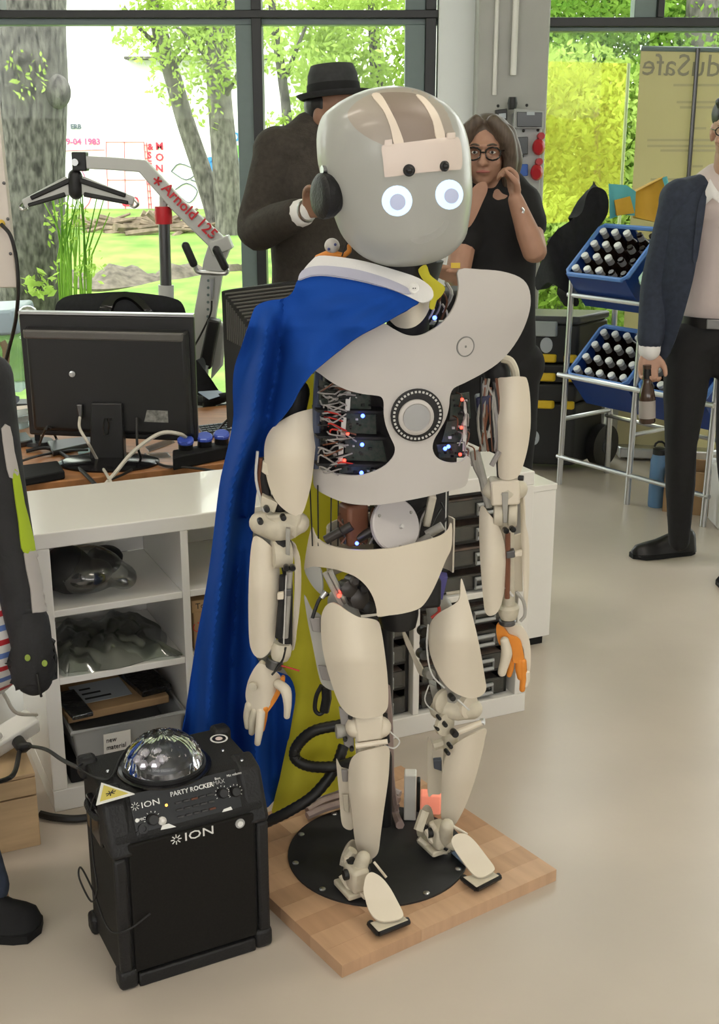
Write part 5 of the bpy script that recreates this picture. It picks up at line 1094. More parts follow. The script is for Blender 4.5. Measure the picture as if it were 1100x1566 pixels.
# ---- left leg
lt = MB().limb([pY(672, 930, 2.55), pY(680, 1000, 2.54), pY(700, 1080, 2.53)], [.030, .026, .026]).obj('left_thigh', 'print_grey_part', rb)
plate('thigh_shell', 'shell_cream', lt, [(706, 885), (710, 895), (717, 920), (725, 950), (735, 995), (742, 1037), (744, 1052), (739, 1062), (725, 1068), (710, 1066), (692, 1057), (677, 1042), (665, 1020), (657, 995), (655, 970), (660, 950), (672, 937), (690, 927), (700, 920), (704, 910), (704.5, 895)], bul([(885, 700), (1068, 702)], 46, .045, [(885, 2.49), (980, 2.455), (1068, 2.48)]), .004, 8)
plate('thigh_side_panel', 'shell_cream', lt, [(616, 961), (627, 980), (637, 1005), (650, 1031), (641, 1031), (630, 1005), (620, 982)], bul(630, 20, -.02, 2.58), .004, 5)
for x, y, m in ((648, 965, 'motor_dark'), (652, 985, 'inner_dark'), (646, 1000, 'dark_steel'), (656, 1030, 'print_grey_part')): drum(x, y, 2.55, .012, .03, (.3, -1, .2), m, 'actuator', lt)
rod([(655, 955), (653, 990), (660, 1030), (680, 1052)], 2.49, .002, 'ribbon_white', 'tendon', lt, sm=4); rod([(664, 945), (668, 920)], 2.54, .010, 'print_grey_part', 'strut', lt); rod([(683, 908), (704, 905)], 2.55, .004, 'print_cream', 'strut', lt)
k2 = MB().limb([pY(672, 1085, 2.53), pY(700, 1082, 2.525), pY(722, 1084, 2.53)], [.022, .030, .024]).obj('left_knee', 'print_cream', rb)
drum(678, 1072, 2.515, .028, .014, (.8, -1, 0), 'print_cream', 'knee_disc', k2); drum(680, 1108, 2.505, .026, .014, (.8, -1, .1), 'print_cream', 'knee_disc', k2); drum(712, 1078, 2.52, .028, .03, (.8, -.8, 0), 'shell_cream', 'knee_lobe', k2)
for x, y, r_ in ((691, 1066, .007), (680, 1107, .005), (695, 1121, .008), (668, 1113, .004), (671, 1097, .004), (688, 1140, .005), (684, 1150, .005)): drum(x, y, 2.49, r_, .02, (.3, -1, 0), 'black_plastic', 'pivot', k2)
rod([(700, 1120), (737, 1105)], 2.495, .007, 'shell_cream', 'knee_axle', k2); drum(738, 1104, 2.50, .008, .01, (1, -.3, .2), 'steel', 'axle_cap', k2); rod([(700, 1070), (718, 1086)], 2.485, .0022, 'ribbon_white', 'tendon', k2)
rod([(656, 1048), (650, 1068), (655, 1080), (664, 1086)], 2.51, .0016, 'ribbon_white', 'wire', k2, sm=4); pbox([(656, 1045), (668, 1050), (672, 1075), (662, 1070)], 2.54, .03, 'print_grey_part', 'bracket', k2)
ls_ = MB().limb([pY(690, 1130, 2.55), pY(688, 1200, 2.58), pY(684, 1262, 2.61)], [.018, .016, .014]).obj('left_shin', 'print_cream', rb)
plate('shin_shell', 'shell_cream', ls_, [(744, 1115), (742, 1130), (738, 1150), (726, 1195), (711, 1235), (696, 1262), (688, 1267), (680, 1264), (675, 1250), (675, 1215), (677, 1177), (682, 1157), (692, 1142), (707, 1131), (727, 1121)], bul([(1115, 712), (1265, 692)], 32, .032, [(1115, 2.495), (1190, 2.51), (1265, 2.555)]), .004, 7)
plate('calf_shell', 'shell_cream', ls_, [(656, 1127), (661, 1140), (664, 1165), (676, 1180), (675, 1212), (662, 1215), (655, 1217), (654, 1180), (654, 1140)], bul(658, 18, -.012, 2.59), .004, 6)
pbox([(663, 1163), (676, 1162), (676, 1180), (664, 1176)], 2.57, .015, mat('slate_clip', (.08, .09, .12), .4), 'spacer', ls_); rod([(664, 1140), (680, 1135), (684, 1128)], 2.56, .012, 'print_cream', 'strut', ls_, sm=3)
f2 = foot('left_foot', [(684, 1262, .14), (682, 1282, .09), (694, 1292, .075)], [(691, 1288), (693, 1280), (701, 1275), (714, 1276), (728, 1288), (745, 1310), (756, 1325), (755, 1332), (742, 1340), (732, 1341), (722, 1335), (710, 1320), (697, 1302)], [(1275, .125), (1310, .085), (1341, .062)], ((((729, 1358), (764, 1340), (752, 1333), (708, 1342))), .04),
     [([(640, 1270, .11), (650, 1240, .15)], 'print_cream', .012), ([(645, 1255, .13), (660, 1285, .08), (685, 1300, .055)], 'shell_cream', .007), ([(640, 1282, .075), (665, 1302, .045), (685, 1302, .045)], 'print_cream', .007), ([(660, 1258, .13), (676, 1286, .08)], 'shell_cream', .006), ([(646, 1262, .12), (651, 1266, .11)], 'black_plastic', .009), ([(679, 1294, .07), (685, 1297, .065)], 'black_plastic', .008), ([(690, 1262, .13), (714, 1276, .10)], 'shell_cream', .004)], 2)
plate('heel_guard', 'shell_cream', f2, [(637, 1270), (641, 1246), (650, 1233), (659, 1234), (664, 1252), (664, 1280), (652, 1290), (642, 1284)], bul(648, 12, .01, 2.60), .004, 5)
MB().hull8([pZ(690, 1305, .037), pZ(712, 1325, .037), pZ(720, 1318, .037), pZ(700, 1300, .037), pZ(690, 1304, .05), pZ(712, 1324, .05), pZ(720, 1317, .05), pZ(700, 1299, .05)]).obj('sole_pad', 'slate_blue', f2)
for q_, z_, fo in (((545, 1340), .085, f1), ((672, 1276), .09, f2)):
    c = pZ(q_[0], q_[1], z_); MB().box(c, (.042, .055, .055), Matrix.Rotation(.5, 3, 'Z')).obj('ankle_block', 'print_cream', fo, bev=.008); MB().lathe([(.012, -.03), (.012, .03)], c+Vector((0, 0, .01)), (1, .4, 0), 12).obj('ankle_axle', 'black_plastic', fo)
    MB().box(c+Vector((-.012, .01, -.035)), (.05, .075, .014), Matrix.Rotation(.5, 3, 'Z')).obj('heel_sole', 'print_cream', fo, bev=.004)
# side frame of the torso by the near arm
rod([(488, 560), (484, 640), (482, 716)], 2.44, .009, mat('frame_blue', (.07, .085, .13), .35), 'side_frame', core)
for k in range(3): pbox([(484, 592+44*k), (500, 594+44*k), (500, 618+44*k), (484, 616+44*k)], 2.45, .05, 'motor_dark', 'side_motor', core, .006)
# ================================================================== cape
mat('cloth_blue', (.009, .062, .33), .8, noise=.12, nscale=3, bump=.1, bscale=500, spec=.12); leafmat('cloth_yellow', (.68, .63, .06), (.76, .70, .09), .35); mat('cloth_white', (.72, .71, .70), .8, bump=.1, bscale=400)
CROW = [(385, 470, 2.50, 670, 2.45), (440, 430, 2.46, 660, 2.365), (500, 380, 2.43, 600, 2.31), (560, 357, 2.47, 500, 2.33), (640, 355, 2.52, 440, 2.36), (720, 340, 2.56, 402, 2.47), (800, 328, 2.58, 385, 2.55), (1000, 297, 2.60, 440, 2.62), (1240, 280, 2.62, 440, 2.66)]
def cY(px, py, off=0):
    xl, Yl, xr, Yr = (lerp([(r_[0], r_[k]) for r_ in CROW], py) for k in (1, 2, 3, 4))
    t = (px-xl)/(xr-xl); Y = Yl+(Yr-Yl)*max(-.3, min(1.15, t))
    amp = lerp([(430, 0), (500, .016), (600, .026), (760, .030), (1240, .034)], py)
    s = (px-lerp([(440, 445), (500, 415), (640, 400), (745, 365), (1000, 345), (1240, 340)], py))/lerp([(440, 30), (640, 17), (1240, 19)], py)
    Y += amp*math.sin(s*1.55)*(1 if s < 2.5 else max(.15, 1-.35*(s-2.5)))
    Y += .004*math.sin(py/31+px/47)
    k = lerp([(470, 0), (510, 1), (1240, 1)], py)
    for xr_, wd, hh in (([(480, 412), (520, 408), (640, 385), (745, 356), (1000, 322), (1240, 305)], 14, -.030), ([(480, 432), (540, 426), (640, 408), (745, 376), (1000, 352), (1240, 345)], 13, .024), ([(480, 395), (560, 378), (640, 368), (745, 342), (1000, 306), (1240, 290)], 11, .018), ([(800, 372), (1000, 384), (1240, 392)], 14, -.024), ([(800, 386), (1000, 412), (1240, 420)], 13, .020)):
        if py > xr_[0][0]-10: Y += 1.5*k*hh*math.exp(-((px-lerp(xr_, py))/wd)**2)
    # soft creases fanning out from the button
    if py < 640:
        an = math.atan2(py-440, 640-px); Y += .0055*math.sin(an*21)*min(1, math.hypot(px-640, py-440)/110)*lerp([(430, .3), (470, 1), (580, .8), (640, 0)], py)
    # drape over the collar bone
    Y += .016*math.sin((px-py*1.2)/26)*lerp([(430, .2), (470, 1), (560, .4), (640, 0)], py)*(1 if px > 430 else .3)
    return pY(px, py, Y+off)
cape = thing('flag_cape', 'blue and yellow cloth cape buttoned over the robot shoulder', 'cape', (RO.x-.2, RO.y, .3))
plate('blue_half', 'cloth_blue', cape, [(456, 428), (475, 422), (500, 421), (545, 428), (590, 440), (620, 452), (641, 461), (622, 474), (600, 486), (572, 501), (545, 517), (520, 535), (496, 555), (475, 574), (458, 595), (446, 618), (430, 640), (412, 662), (404, 690), (398, 720), (390, 760), (386, 820), (386, 900), (388, 990), (405, 1020), (430, 1030), (444, 1037), (452, 1062), (447, 1100), (438, 1150), (422, 1222), (380, 1240), (320, 1200), (282, 1130), (284, 1095), (290, 1050), (300, 980), (315, 900), (325, 830), (335, 745), (343, 707), (352, 668), (357, 635), (356, 595), (359, 560), (373, 520), (384, 485), (392, 468), (410, 460), (435, 456), (448, 446)], cY, .0025, 5, 3)
plate('white_hem', 'cloth_white', cape, [(476, 399), (488, 391), (520, 393), (560, 400), (605, 413), (640, 425), (660, 440), (662, 454), (650, 462), (640, 461), (620, 451), (590, 440), (545, 428), (500, 421), (475, 422), (456, 428), (464, 413)], lambda x, y: cY(x, y, -.006), .0025, 7, 3)
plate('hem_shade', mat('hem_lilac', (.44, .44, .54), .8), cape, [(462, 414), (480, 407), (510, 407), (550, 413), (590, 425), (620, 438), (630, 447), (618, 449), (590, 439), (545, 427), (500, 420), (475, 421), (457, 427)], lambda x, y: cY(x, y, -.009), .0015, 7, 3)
bt = MB(); p = cY(633, 441, -.012); bt.lathe([(.009, 0), (.011, .003), (.009, .005), (.006, .003)], p, (.2, -1, .2), 20); bt.obj('button', 'white_plastic', cape)
for dx in (-.002, .002): MB().lathe([(.0012, .003), (.0012, .0045)], p+Vector((dx, -.002, 0)), (.2, -1, .2), 8).obj('button_hole', 'motor_dark', cape)
plate('collar_lining', 'cloth_yellow', cape, [(640, 412), (652, 405), (658, 420), (670, 430), (681, 440), (676, 452), (668, 460), (664, 473), (657, 470), (660, 452), (655, 438), (645, 425)], bul(650, 40, .05, 2.415), .0025, 6, 3)
plate('yellow_half', 'cloth_yellow', cape, [(440, 600), (470, 575), (500, 580), (515, 660), (540, 760), (548, 850), (548, 1000), (542, 1100), (540, 1190), (480, 1222), (418, 1252), (428, 1190), (447, 1100), (452, 1062), (443, 1036), (425, 1000), (420, 900), (425, 820), (430, 740), (435, 660)],
      lambda x, y: pY(x, y, 2.66+.012*math.sin(x/13+y/160)*lerp([(600, .3), (900, 1), (1250, 1.4)], y)-.03*max(0, (y-1100)/150)), .0025, 9, 3)
# little toy figure perched on the collar
tf = thing('toy_figure', 'tiny toy figure with a white ball head and orange body on the robot shoulder', 'toy', tuple(pY(508, 392, 2.52)))
MB().ell(pY(508, 376, 2.52), (.0155, .0155, .0155)).obj('head', 'shell_white', tf, ang=180)
for x, y in ((503, 381), (513, 374)): MB().ell(pY(x, y, 2.505), (.003,)*3, nu=8, nv=6).obj('eye', mat('toy_blue', (.05, .06, .2), .3), tf)
b = MB(); b.limb([pY(486, 394, 2.52), pY(505, 389, 2.52), pY(524, 391, 2.52)], [.006, .009, .006]); b.obj('body', 'orange_print', tf); b = MB(); b.limb([pY(526, 391, 2.52), pY(534, 384, 2.52), pY(534, 376, 2.52)], [.005, .005, .004]); b.obj('arm', 'orange_print', tf); MB().tube([pY(523, 392, 2.51), pY(531, 370, 2.51)], .0015, 6).obj('lanyard', 'cable_black', tf)
# ================================================================== things towards the windows
def quadobj(q, Y, th, m, name, par, bev=0):
    Ys = Y if isinstance(Y, (list, tuple)) else [Y]*4
    P = [pY(x, y, yy) for (x, y), yy in zip(q, Ys)]; n = Vector((0, th, 0)); return MB().hull8([p+n for p in P]+P).obj(name, m, par, bev=bev)
# ---- socket distribution board on the pillar
mat('board_grey', (.40, .41, .41), .5); mat('cee_red', (.40, .012, .02), .4); mat('cee_blue', (.03, .10, .40), .4); mat('smoke', (.05, .055, .06), .2)
SY = 6.58
sb = thing('socket_board', 'grey industrial socket board with red and blue outlets on the pillar', 'socket board', tuple(pY(805, 250, 6.62)))
quadobj([(786, 172), (830, 170), (824, 330), (783, 330)], SY-.04, .075, 'board_grey', 'panel', sb, .006)
quadobj([(787, 166), (832, 170), (831, 197), (786, 196)], SY-.075, .035, 'board_grey', 'fuse_housing', sb, .004); quadobj([(791, 171), (830, 172), (829, 194), (791, 194)], SY-.09, .015, 'smoke', 'fuse_cover', sb, .003)
quadobj([(806, 171), (818, 171), (818, 176), (806, 176)], SY-.093, .003, 'label_grey', 'label', sb)
quadobj([(759, 168), (776, 166), (776, 184), (759, 185)], SY-.03, .06, 'black_plastic', 'switch_box', sb, .003); quadobj([(763, 174), (774, 173), (774, 181), (764, 181)], SY-.034, .004, 'label_grey', 'switch', sb)
MB().lathe([(.02, -.03), (.026, 0), (.02, .03)], pY(784, 158, SY-.03), (0, 0, 1), 12).obj('cable_gland', 'black_plastic', sb)
for x, y in ((762, 162), (806, 161), (801, 200), (823, 199), (799, 239), (781, 245), (801, 282)): MB().ell(pY(x, y, SY-.045), (.008,)*3, nu=8, nv=6).obj('screw', 'black_plastic', sb)
quadobj([(788, 210), (808, 209), (808, 236), (788, 237)], SY-.07, .03, 'smoke', 'earthed_socket', sb, .004); quadobj([(788, 251), (808, 251), (808, 269), (790, 270)], SY-.07, .03, 'cee_blue', 'blue_socket', sb, .004)
for x, y in ((825, 223), (822, 262)):
    c = pY(x, y, SY-.07); o = MB().lathe([(.030, 0), (.032, .03), (.022, .045)], c+Vector((0, .02, 0)), (-.15, -1, -.25), 20, sy=1.25).obj('red_socket', 'cee_red', sb); MB().lathe([(.02, 0), (.018, .03)], c+Vector((.008, .02, .045)), (0, -1, .1), 14).obj('socket_hinge', 'cee_red', o)
# ---- roll-up banner seen from behind
leafmat('banner_yellow', (.62, .58, .36), (.66, .62, .39), .4); mat('banner_grey', (.26, .25, .18), .7); mat('banner_faint', (.47, .44, .26), .7)
BY0, BY1 = 6.42, 6.30
bn = thing('rollup_banner', 'pale yellow roll-up banner seen from behind with mirrored lettering', 'banner', (pY(1080, 100, 6.36).x, 6.36, 0))
TLb, TRb = pY(981, 74, BY0), pY(1195, 78, BY1); BLb = Vector((TLb.x+.0, BY0, .06)); BRb = Vector((TRb.x, BY1, .06)); BLb = pY(958, 470, BY0); BLb = Vector((TLb.x-.0, BY0, .06))
MB().hull8([BLb, BRb, TRb, TLb]+[p+Vector((0, .003, 0)) for p in (BLb, BRb, TRb, TLb)]).obj('sheet', 'banner_yellow', bn)
MB().tube([TLb, TRb], .012, 8).obj('top_rail', 'frame_grey', bn); MB().hull8([p+d for d in (Vector((0, 0, -.05)), Vector((0, 0, .01))) for p in (BLb+Vector((0, -.08, 0)), BRb+Vector((0, -.08, 0)), BRb+Vector((0, .08, 0)), BLb+Vector((0, .08, 0)))]).obj('base', 'steel', bn, bev=.01)
pt = pY(1068, 74, 6.34); MB().tube([pt, (pt.x, 6.33, .05)], .011, 8).obj('support_pole', 'dark_steel', bn)
bu = (TRb-TLb).normalized()
def btext(s, px, py, h, m, sx=1): 
    p = onplane(TLb, bu.cross(Vector((0, 0, 1))))(px, py)+Vector((0, -.004, 0)); return text('mirrored_lettering', s, m, bn, p, -bu, (0, 0, 1), h, .0008, sx=sx)
btext('induSafe', 1136, 118, .145, 'banner_grey')
for k, (x, y, w_) in enumerate(((1120, 132, 90), (1130, 158, 95), (1110, 166, 70), (1080, 198, 22), (1120, 216, 130), (1120, 225, 130), (1110, 232, 100), (1075, 256, 16), (1100, 276, 105))):
    pl_ = onplane(TLb, bu.cross(Vector((0, 0, 1)))); a = pl_(x-w_, y)+Vector((0, -.003, 0)); c = pl_(x, y)+Vector((0, -.003, 0)); MB().hull8([a, c, c+Vector((0, .001, 0)), a+Vector((0, .001, 0))]+[p+Vector((0, 0, .011)) for p in (a, c, c+Vector((0, .001, 0)), a+Vector((0, .001, 0)))]).obj('faint_text_line', 'banner_faint', bn)
# ---- added yellow sheet beyond the right-hand glass, stands in for its yellow tint
m_ = bpy.data.materials.new('window_tint_yellow'); m_.use_nodes = True; nt = m_.node_tree; N = nt.nodes; N.remove(N['Principled BSDF']); a = N.new('ShaderNodeBsdfTransparent'); a.inputs[0].default_value = (.97, .95, .72, 1); d = N.new('ShaderNodeBsdfTranslucent'); d.inputs[0].default_value = (.80, .74, .14, 1)
x_ = N.new('ShaderNodeMixShader'); x_.inputs[0].default_value = .10; nt.links.new(a.outputs[0], x_.inputs[1]); nt.links.new(d.outputs[0], x_.inputs[2]); nt.links.new(x_.outputs[0], N['Material Output'].inputs[0]); MATS['window_tint_yellow'] = m_
sy = thing('window_tint_sheet', 'added see-through yellow sheet outside the right-hand window, standing in for the tint on its glass', 'banner', (pY(890, 200, 7.5).x, 7.5, -.05))
quadobj([(815, 93), (962, 97), (953, 330), (812, 345)], 7.5, .004, 'window_tint_yellow', 'sheet', sy)
a = pY(962, 97, 7.5); MB().tube([a, (a.x, 7.5, -.05)], .010, 8).obj('post', 'tint_sheet_post' if 'tint_sheet_post' in MATS else mat('tint_sheet_post', (.45, .50, .30), .5), sy); a = pY(815, 93, 7.5); MB().tube([a, (a.x, 7.5, -.05)], .010, 8).obj('post', 'tint_sheet_post', sy)  # posts added to carry the tint sheet
# ---- patient hoist
mat('hoist_grey', (.52, .53, .52), .35); mat('hoist_red', (.55, .02, .03), .4)
LY = 5.2
ho = thing('patient_hoist', 'pale grey patient hoist with a red collar and hanging spreader bar by the window', 'hoist', (pY(315, 560, LY).x, LY, 0))
def hb_(pts, wd, th, m, name, par=None, Y=LY):
    """flat bar through pixel points, width in metres"""
    P = [pY(x, y, Y) for x, y in pts]; b = MB(); rs = []
    for i, p in enumerate(P):
        d = (P[min(i+1, len(P)-1)]-P[max(i-1, 0)]).normalized(); n = Vector((d.z, 0, -d.x)).normalized()*(wd[i] if isinstance(wd, (list, tuple)) else wd)/2; t_ = Vector((0, th/2, 0))
        rs.append([p-n-t_, p+n-t_, p+n+t_, p-n+t_])
    b.rings(rs); return b.obj(name, m, par if par is not None else ho, bev=.005)
boom = hb_([(128, 248), (170, 250), (219, 254), (272, 313), (334, 372)], [.05, .05, .055, .06, .07], .05, 'hoist_grey', 'boom')
bd_ = (pY(302, 342, LY)-pY(243, 283, LY)).normalized(); 
text('lettering', 'Arnold 125', 'hoist_red', boom, pY(246, 289, LY-.032), bd_, Vector((-bd_.z, 0, bd_.x)), .062, .001, bold=.001)
for k in range(5): 
    c = pY(241, 277, LY-.03); an = k*1.257; MB().tube([c, c+Vector((.018*math.cos(an), 0, .018*math.sin(an)))], .004, 5).obj('star_mark', 'hoist_red', boom)
hb_([(112, 247), (134, 247)], .075, .06, 'black_plastic', 'boom_cap'); MB().lathe([(.014, 0), (.014, .02)], pY(116, 248, LY-.03), (0, -1, 0), 14).obj('pivot_bolt', 'steel', ho)
rod([(115, 252), (115, 268)], LY, .012, 'steel', 'swivel', ho)
MB().limb([pY(115, 270, LY), pY(116, 294, LY)], [.030, .030]).obj('spreader_hub', 'black_plastic', ho)
for sx, tip in ((-1, (36, 312)), (1, (205, 308))):
    x0 = 115+sx*8; arm = hb_([(x0, 283), (tip[0], tip[1])], [.075, .035], .02, 'hoist_grey', 'spreader_arm')
    hb_([(x0-sx*2, 275), (tip[0]-sx*12, tip[1]-9)], [.022, .018], .035, 'black_plastic', 'pad', arm); hb_([(x0+sx*6, 297), (tip[0]-sx*8, tip[1]+2)], [.020, .016], .035, 'black_plastic', 'pad', arm)
    b = MB(); b.tube([pY(tip[0], tip[1]-4, LY), pY(tip[0]+sx*6, tip[1]+4, LY), pY(tip[0]+sx*1, tip[1]+9, LY), pY(tip[0]-sx*6, tip[1]+6, LY)], .006, 6, smooth=4); b.obj('sling_hook', 'steel', arm)
mast = hb_([(338, 372), (328, 400), (316, 470), (296, 600)], [.09, .085, .09, .10], .06, 'hoist_grey', 'mast')
hb_([(334, 365), (342, 385)], .09, .08, 'hoist_grey', 'joint'); rod([(325, 359), (325, 362)], LY-.03, .008, 'steel', 'joint_bolt', ho)
for k in range(12): MB().lathe([(.006, 0), (.006, .002)], pY(319-.17*k*5.2/5, 418+k*11, LY-.031), (0, -1, 0), 8).obj('mast_hole', 'frame_grey', mast)
hbr = rod([(297, 402), (302, 415), (318, 417), (345, 418), (346, 408)], LY-.08, .010, 'steel', 'handlebar', ho, sm=4)
for q in ([(284, 376), (296, 403)], [(331, 382), (344, 408)]): MB().limb([pY(*q[0], LY-.08), pY(*q[1], LY-.08)], [.017, .017]).obj('grip', 'black_plastic', hbr)
rod([(250, 300), (250, 325)], LY+.02, .018, 'hoist_grey', 'ram_joint', ho); MB().lathe([(.035, -.035), (.037, 0), (.035, .035)], pY(250, 329, LY+.02), (0, 0, 1), 16).obj('red_collar', 'hoist_red', ho)
rod([(251, 338), (254, 440)], LY+.02, .024, 'dark_steel', 'ram', ho, 12); rod([(254, 436), (256, 600)], LY+.02, .033, 'hoist_grey', 'ram_sleeve', ho, 12)
bx = quadobj([(318, 488), (336, 492), (322, 566), (303, 560)], LY-.12, .08, 'black_plastic', 'battery', ho, .008); quadobj([(309, 557), (319, 560), (317, 566), (308, 563)], LY-.124, .004, 'label_grey', 'battery_label', bx)
quadobj([(330, 487), (346, 500), (340, 560), (322, 582)], LY-.04, .05, 'hoist_grey', 'battery_cover', ho, .01); quadobj([(320, 425), (327, 425), (326, 458), (321, 458)], LY-.05, .02, 'steel', 'strap', ho, .003)
rod([(324, 460), (322, 480), (308, 510), (297, 530)], LY-.06, .004, 'cable_black', 'coiled_lead', ho, sm=4)
for sx in (-1, 1): MB().box(pY(310, 600, LY)*Vector((1, 1, 0)).x if False else Vector((pY(296, 600, LY).x+.25*sx, LY+.42, .06)), (.06, .80, .05)).obj('base_leg', 'hoist_grey', ho, bev=.01)
MB().box(Vector((pY(296, 600, LY).x, LY+.02, .06)), (.56, .06, .05)).obj('base_beam', 'hoist_grey', ho, bev=.01); hb_([(296, 598), (292, 640)], .1, .06, 'hoist_grey', 'mast_foot')
mf = pY(296, 600, LY); MB().hull8([Vector((mf.x-.06, LY-.04, .05)), Vector((mf.x+.06, LY-.04, .05)), Vector((mf.x+.06, LY+.40, .05)), Vector((mf.x-.06, LY+.40, .05)), Vector((mf.x-.05, LY-.03, mf.z+.1)), Vector((mf.x+.05, LY-.03, mf.z+.1)), Vector((mf.x+.05, LY+.05, mf.z+.1)), Vector((mf.x-.05, LY+.05, mf.z+.1))]).obj('mast_pedestal', 'hoist_grey', ho)
# ---- office chair behind the monitor
ch = thing('office_chair', 'black office chair with a rounded fabric back behind the monitor', 'chair', (pY(190, 460, 4.75).x, 4.75, 0))
mat('chair_fabric', (.013, .014, .018), .9, noise=.3, nscale=60)
plate('backrest', 'chair_fabric', ch, [(84, 475), (90, 460), (110, 451), (150, 448), (185, 446), (225, 449), (262, 455), (280, 466), (287, 500), (290, 570), (250, 610), (130, 610), (88, 570), (82, 510)], bul(185, 100, .08, [(446, 4.62), (470, 4.56), (610, 4.55)]), .07, 12)
plate('headband', 'black_gloss', ch, [(150, 480), (158, 460), (175, 449), (195, 446), (215, 455), (236, 480), (228, 482), (208, 462), (192, 454), (176, 460), (166, 482)], bul(190, 100, .08, [(446, 4.60), (470, 4.54), (610, 4.53)]), .02, 8)
cx = pY(190, 460, 4.75).x; MB().box((cx, 4.85, .50), (.5, .48, .08)).obj('seat', 'chair_fabric', ch, bev=.03); MB().cyl((cx, 4.85, .10), (cx, 4.85, .47), .03).obj('stem', 'dark_steel', ch)
for k in range(5): MB().tube([(cx, 4.85, .12), (cx+.28*math.cos(k*1.257), 4.85+.28*math.sin(k*1.257), .06)], .02, 8).obj('leg', 'black_plastic', ch); 
for k in range(5): MB().ell((cx+.28*math.cos(k*1.257), 4.85+.28*math.sin(k*1.257), .03), (.03, .03, .03), nu=10, nv=8).obj('caster', 'black_plastic', ch)
quadobj([(302, 600), (334, 598), (344, 604), (320, 612)], [4.35, 4.5, 4.4, 4.3], .02, 'slate_blue', 'armrest_top', ch, .004)
MB().limb([pY(300, 612, 4.5), pY(322, 613, 4.42), pY(342, 608, 4.40)], [.03, .035, .03], flat=.6).obj('armrest', 'chair_fabric', ch); plate('chair_wing', 'chair_fabric', ch, [(298, 552), (312, 565), (330, 590), (332, 600), (298, 602)], bul(310, 20, .02, 4.55), .05, 8)
MB().box(pY(322, 640, 4.42), (.05, .05, .18)).obj('armrest_post', 'black_plastic', ch, bev=.008)
# ---- storage tub, chrome dome and coil by the left edge
st = thing('storage_tub', 'translucent storage tub with a pale blue lid on the rear desk', 'tub', tuple(pZ(-10, 590, DZ)))
quadobj([(-60, 520), (30, 515), (34, 600), (-60, 606)], 4.02, .22, 'clear_drawer', 'tub', st, .008); quadobj([(-60, 478), (18, 474), (28, 512), (-60, 518)], 3.99, .27, mat('lid_blue', (.42, .56, .66), .35), 'lid', st, .01)
rod([(3, 522), (9, 535), (8, 560), (0, 572), (-10, 560), (-8, 530)], 3.97, .012, mat('rope_tan', (.30, .24, .16), .9), 'coil', st, sm=5)
cd = thing('chrome_dome', 'small chrome dome on a stand just behind the black monitor', 'webcam', tuple(pZ(43, 640, DZ)))
c = pY(43, 482, 3.78); MB().lathe([(.030, -.03), (.031, 0), (.026, .018), (.014, .027), (.002, .029)], c, (0, -.2, 1), 22).obj('dome', 'steel', cd); MB().tube([c-Vector((0, 0, .03)), (c.x, c.y, DZ+.01)], .010, 8).obj('stand', 'black_plastic', cd); MB().lathe([(.05, 0), (.045, .012)], (c.x, c.y, DZ), (0, 0, 1), 18).obj('foot', 'black_plastic', cd)
# ---- pale upright panel at the left edge with a hanging lead
up = thing('upright_panel', 'pale beige riveted upright panel standing at the window edge', 'panel', (pY(-20, 440, 3.7).x, 3.7, 0))
MB().hull8([pY(-120, 440, 3.7), pY(26, 440, 3.7), pY(-5, 150, 3.7), pY(-120, 150, 3.7)]+[p+Vector((0, .03, 0)) for p in (pY(-120, 440, 3.7), pY(26, 440, 3.7), pY(-5, 150, 3.7), pY(-120, 150, 3.7))]).obj('sheet', mat('panel_beige', (.60, .55, .50), .5), up, bev=.003)
for x, y in ((12, 335), (16, 388), (6, 280)): MB().ell(pY(x, y, 3.695), (.005, .003, .005), nu=8, nv=6).obj('rivet', 'dark_steel', up)
MB().lathe([(.012, 0), (.010, .01)], pY(2, 342, 3.7), (0, -1, 0), 12).obj('lead_socket', mat('tag_yellow', (.60, .42, .05), .5), up)
P0 = pY(-20, 430, 3.7); MB().tube([(P0.x-.1, 3.74, P0.z), (P0.x-.1, 3.74, .0)], .02, 8).obj('post', 'dark_steel', up)
cable([pY(2, 343, 3.68), pY(16, 360, 3.66), pY(25, 395, 3.66), pY(28, 440, 3.66), pY(24, 490, 3.7), pY(12, 540, 3.75), pY(-2, 590, 3.8)], .006, 'cable_black', 'black lead hanging from the beige upright panel')
# ================================================================== bottle rack
RA = Vector((.607, -.795, 0)).normalized(); RBk = Vector((-RA.y, RA.x, 0)); F0 = Vector((.99, 5.87, 0)); PIT = .435
def RK(a, b_, z): return F0 + RA*a + RBk*b_ + Vector((0, 0, z))
rk = thing('bottle_rack', 'silver tubular steel rack holding tilted drink crates', 'rack', tuple(F0+RA*.43+RBk*.17), rz=math.atan2(RA.y, RA.x))
for k in range(3):
    MB().tube([RK(k*PIT, 0, 0), RK(k*PIT, .02, 1.0)], .014, 10).obj('front_post', 'steel', rk); MB().tube([RK(k*PIT, .35, 0), RK(k*PIT, .33, 1.22)], .014, 10).obj('rear_post', 'steel', rk)
    for z0, z1 in ((.33, .33), (.54, .70), (.93, 1.10)): MB().tube([RK(k*PIT, .01, z0), RK(k*PIT, .34, z1)], .011, 8).obj('side_rail', 'steel', rk)
for z0, bb in ((.14, 0), (.55, -.022), (.93, .02)): MB().tube([RK(-.02, bb, z0), RK(2*PIT+.02, bb, z0)], .012, 8).obj('front_rail', 'steel', rk)
for z0 in (.30, .48, 1.12): MB().tube([RK(-.02, .34, z0), RK(2*PIT+.02, .34, z0)], .011, 8).obj('rear_rail', 'steel', rk)
mat('crate_blue', (.014, .05, .24), .4); mat('crate_rim', (.10, .24, .62), .35); mat('crate_green', (.02, .08, .05), .4); mat('crate_green_rim', (.42, .62, .52), .35)
